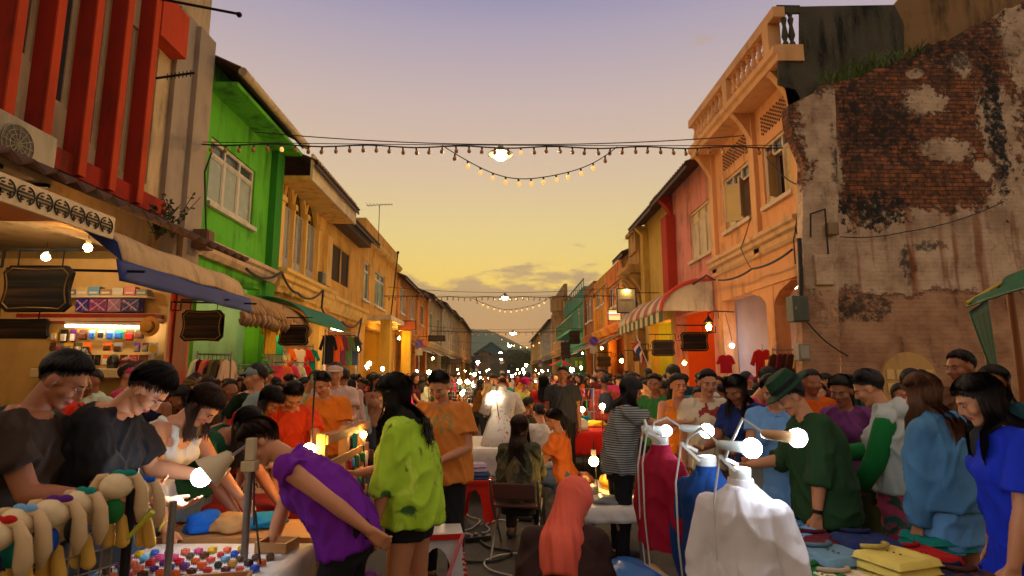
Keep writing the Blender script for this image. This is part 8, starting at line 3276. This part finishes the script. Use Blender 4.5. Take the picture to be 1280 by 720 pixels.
spec_ = [('m', 'tee', 'trousers', S1, 'man', 'tee', WALK, 1, HANG, HANG), ('f', 'tee', 'trousers', dict(style='long', length=.3), 'long haired woman', 'tee', WALK2, 0, HANG, DOWN),
         ('m', 'tee', 'shorts', dict(style='short', vol=1.3), 'man', 'tee and shorts', WALK2, 0, FWD, HANG), ('f', 'tank', 'skirt', dict(style='pony', length=.28), 'ponytailed woman', 'strap top and skirt', WALK, 1, HANG, HANG),
         ('f', 'dress', None, dict(style='long', length=.24), 'long haired woman', 'dress', WALK, 0, DOWN, HANG), ('m', 'long', 'trousers', S1, 'man', 'long sleeved shirt', WALK, 3, HANG, HANG),
         ('f', 'long', 'trousers', dict(style='bun'), 'bun haired woman', 'long sleeved blouse', WALK2, 2, BENT, HANG), ('m', 'tee', 'trousers', dict(style='short', ragged=.6), 'stooping man', 'tee', dict(lean=22, hpitch=26), 0, DOWN, FWD),
         ('f', 'tee', 'shorts', dict(style='long', length=.36), 'long haired woman', 'tee and shorts', dict(lean=12, hpitch=25), 1, FWD, FWD), ('m', 'jacket', 'trousers', S1, 'man', 'jacket', WALK2, 1, HANG, HANG)]
for sx, tk, bk, hs, who, what, pose, sk, aL, aR in spec_:
	kw = dict(H=1.68 if sx == 'm' else 1.59, sex=sx, skin=sk, hairs=hs, tops=dict(kind=tk, loose=1.1 if tk != 'tank' else 0, **(dict(hem=-.7, flare=.15) if tk == 'dress' else {})), tmat=CTOP, detail=3, armL=aL, armR=aR, **pose)
	if bk:
		kw.update(bots=dict(kind=bk), bmat=CBOT)
	i_ = len(protos)
	if i_ in (0, 5):
		kw['extra'] = pack
	elif i_ in (2, 7):
		kw['extra'] = crowd_cap
	elif i_ in (1, 8):
		kw['extra'] = handbag
	protos.append((person(0, -60, 0, 'crowd', **kw)[0], who, what))
# the flock near the shop fronts shows more detail than the far one
bake_jobs()
cr = random.Random(5)
taken = []
used = set()
n_c = 0
used_proto = set()
def place_crowd(x, y, face, far=False):
	for attempt in range(40):
		i = cr.randrange(len(protos))
		o, who, what = protos[i]
		nm, lb, grp = crowd_label(x, y, face, far, who, what)
		if far or lb not in used:
			break
	used.add(lb)
	put_crowd(x, y, face, i, o, nm, lb, grp)
def crowd_label(x, y, face, far, who, what):
	nm = cr.choice(['red', 'orange', 'orange', 'white', 'black', 'black', 'navy', 'maroon', 'cream', 'brown', 'coral', 'grey', 'teal', 'mustard', 'olive', 'pink', 'tan', 'brown', 'green'])
	lane = '' if abs(x) > 1 else 'central'
	if far:
		lb, grp = 'far off person of the dense crowd, too small to tell apart', 'far crowd filling the end of the street'
	else:
		marks = [(7.5, 'by the red shop'), (11, 'by the green house'), (15, 'by the arched house'), (19, 'by the slatted house'), (24, 'by the porch house'), (99, 'beyond the porch house')] if x < 0 else \
				[(7.5, 'near the shirt stall'), (11, 'before the brick ruin'), (15, 'before the apricot house'), (19, 'before the coral house'), (24, 'before the mustard house'), (99, 'beyond the mustard house')]
		mk = next(m for lim, m in marks if y < lim)
		lb, grp = '%s in %s %s, %s %s' % (who, nm, what, lane, mk), ''
		extra = ['facing the camera', 'facing away', 'facing left', 'facing right']
		f = face % 360
		lb = lb.replace(',  ', ' ') + ' ' + (extra[0] if 135 < f < 225 else extra[2] if 225 <= f < 315 else extra[3] if 45 < f <= 135 else extra[1])
		grp = 'crowd in the left lane' if x < -1 else 'crowd in the right lane' if x > 1 else 'crowd in mid street'
	return nm, lb, grp
def put_crowd(x, y, face, i, o, nm, lb, grp):
	global n_c
	if i not in used_proto:
		c = o
		used_proto.add(i)
	else:
		c = dup(o)
	c.location = (x, y, 0)
	c.rotation_euler = (0, 0, -R(face))
	h = cr.uniform(.93, 1.05)
	c.scale = (h * cr.uniform(.95, 1.12), h, h)
	c['label'], c['group'], c['category'] = lb, grp, 'person'
	col = lin(tuple(max(0, min(255, q + cr.uniform(-18, 18))) for q in CN[nm]))
	for ch in c.children:
		ch.color = col
	n_c += 1
def free(x, y, d):
	return all((x - a) ** 2 + (y - b) ** 2 > d * d for a, b in taken)
# people already standing
for o in list(COL.objects):
	if o.name.startswith('person') and o.parent is None and o.location.y > 0:
		taken.append((o.location.x, o.location.y))
for lo, hi, n, d in ((5.4, 9, 54, .4), (9, 14, 64, .43), (14, 22, 64, .46), (22, 40, 50, .5)):
	k = tries = 0
	while k < n and tries < 4000:
		tries += 1
		y = cr.uniform(lo, hi)
		lane = cr.random()
		if lane < .46:
			x = cr.uniform(-4.5, -1.95)
		elif lane < .92:
			x = cr.uniform(1.85, 4.6)
		else:
			x = cr.uniform(-.6, .9)
			if y < 10.5:
				continue
		if not free(x, y, d):
			continue
		px = 628 + x * 720 / y
		if y < 6.2 and (px > 1285 or px < -10):
			continue
		taken.append((x, y))
		place_crowd(x, y, cr.choice([cr.gauss(180, 25), cr.gauss(0, 25), cr.gauss(90, 30), cr.gauss(270, 30)]) if y > 7 else cr.gauss(180, 50))
		k += 1
k = 0
while k < 26:
	y = cr.uniform(40, 78)
	x = cr.uniform(-4.2, 4.2)
	if free(x, y, .6):
		taken.append((x, y))
		place_crowd(x, y, cr.choice([0, 180]) + cr.gauss(0, 20), True)
		k += 1
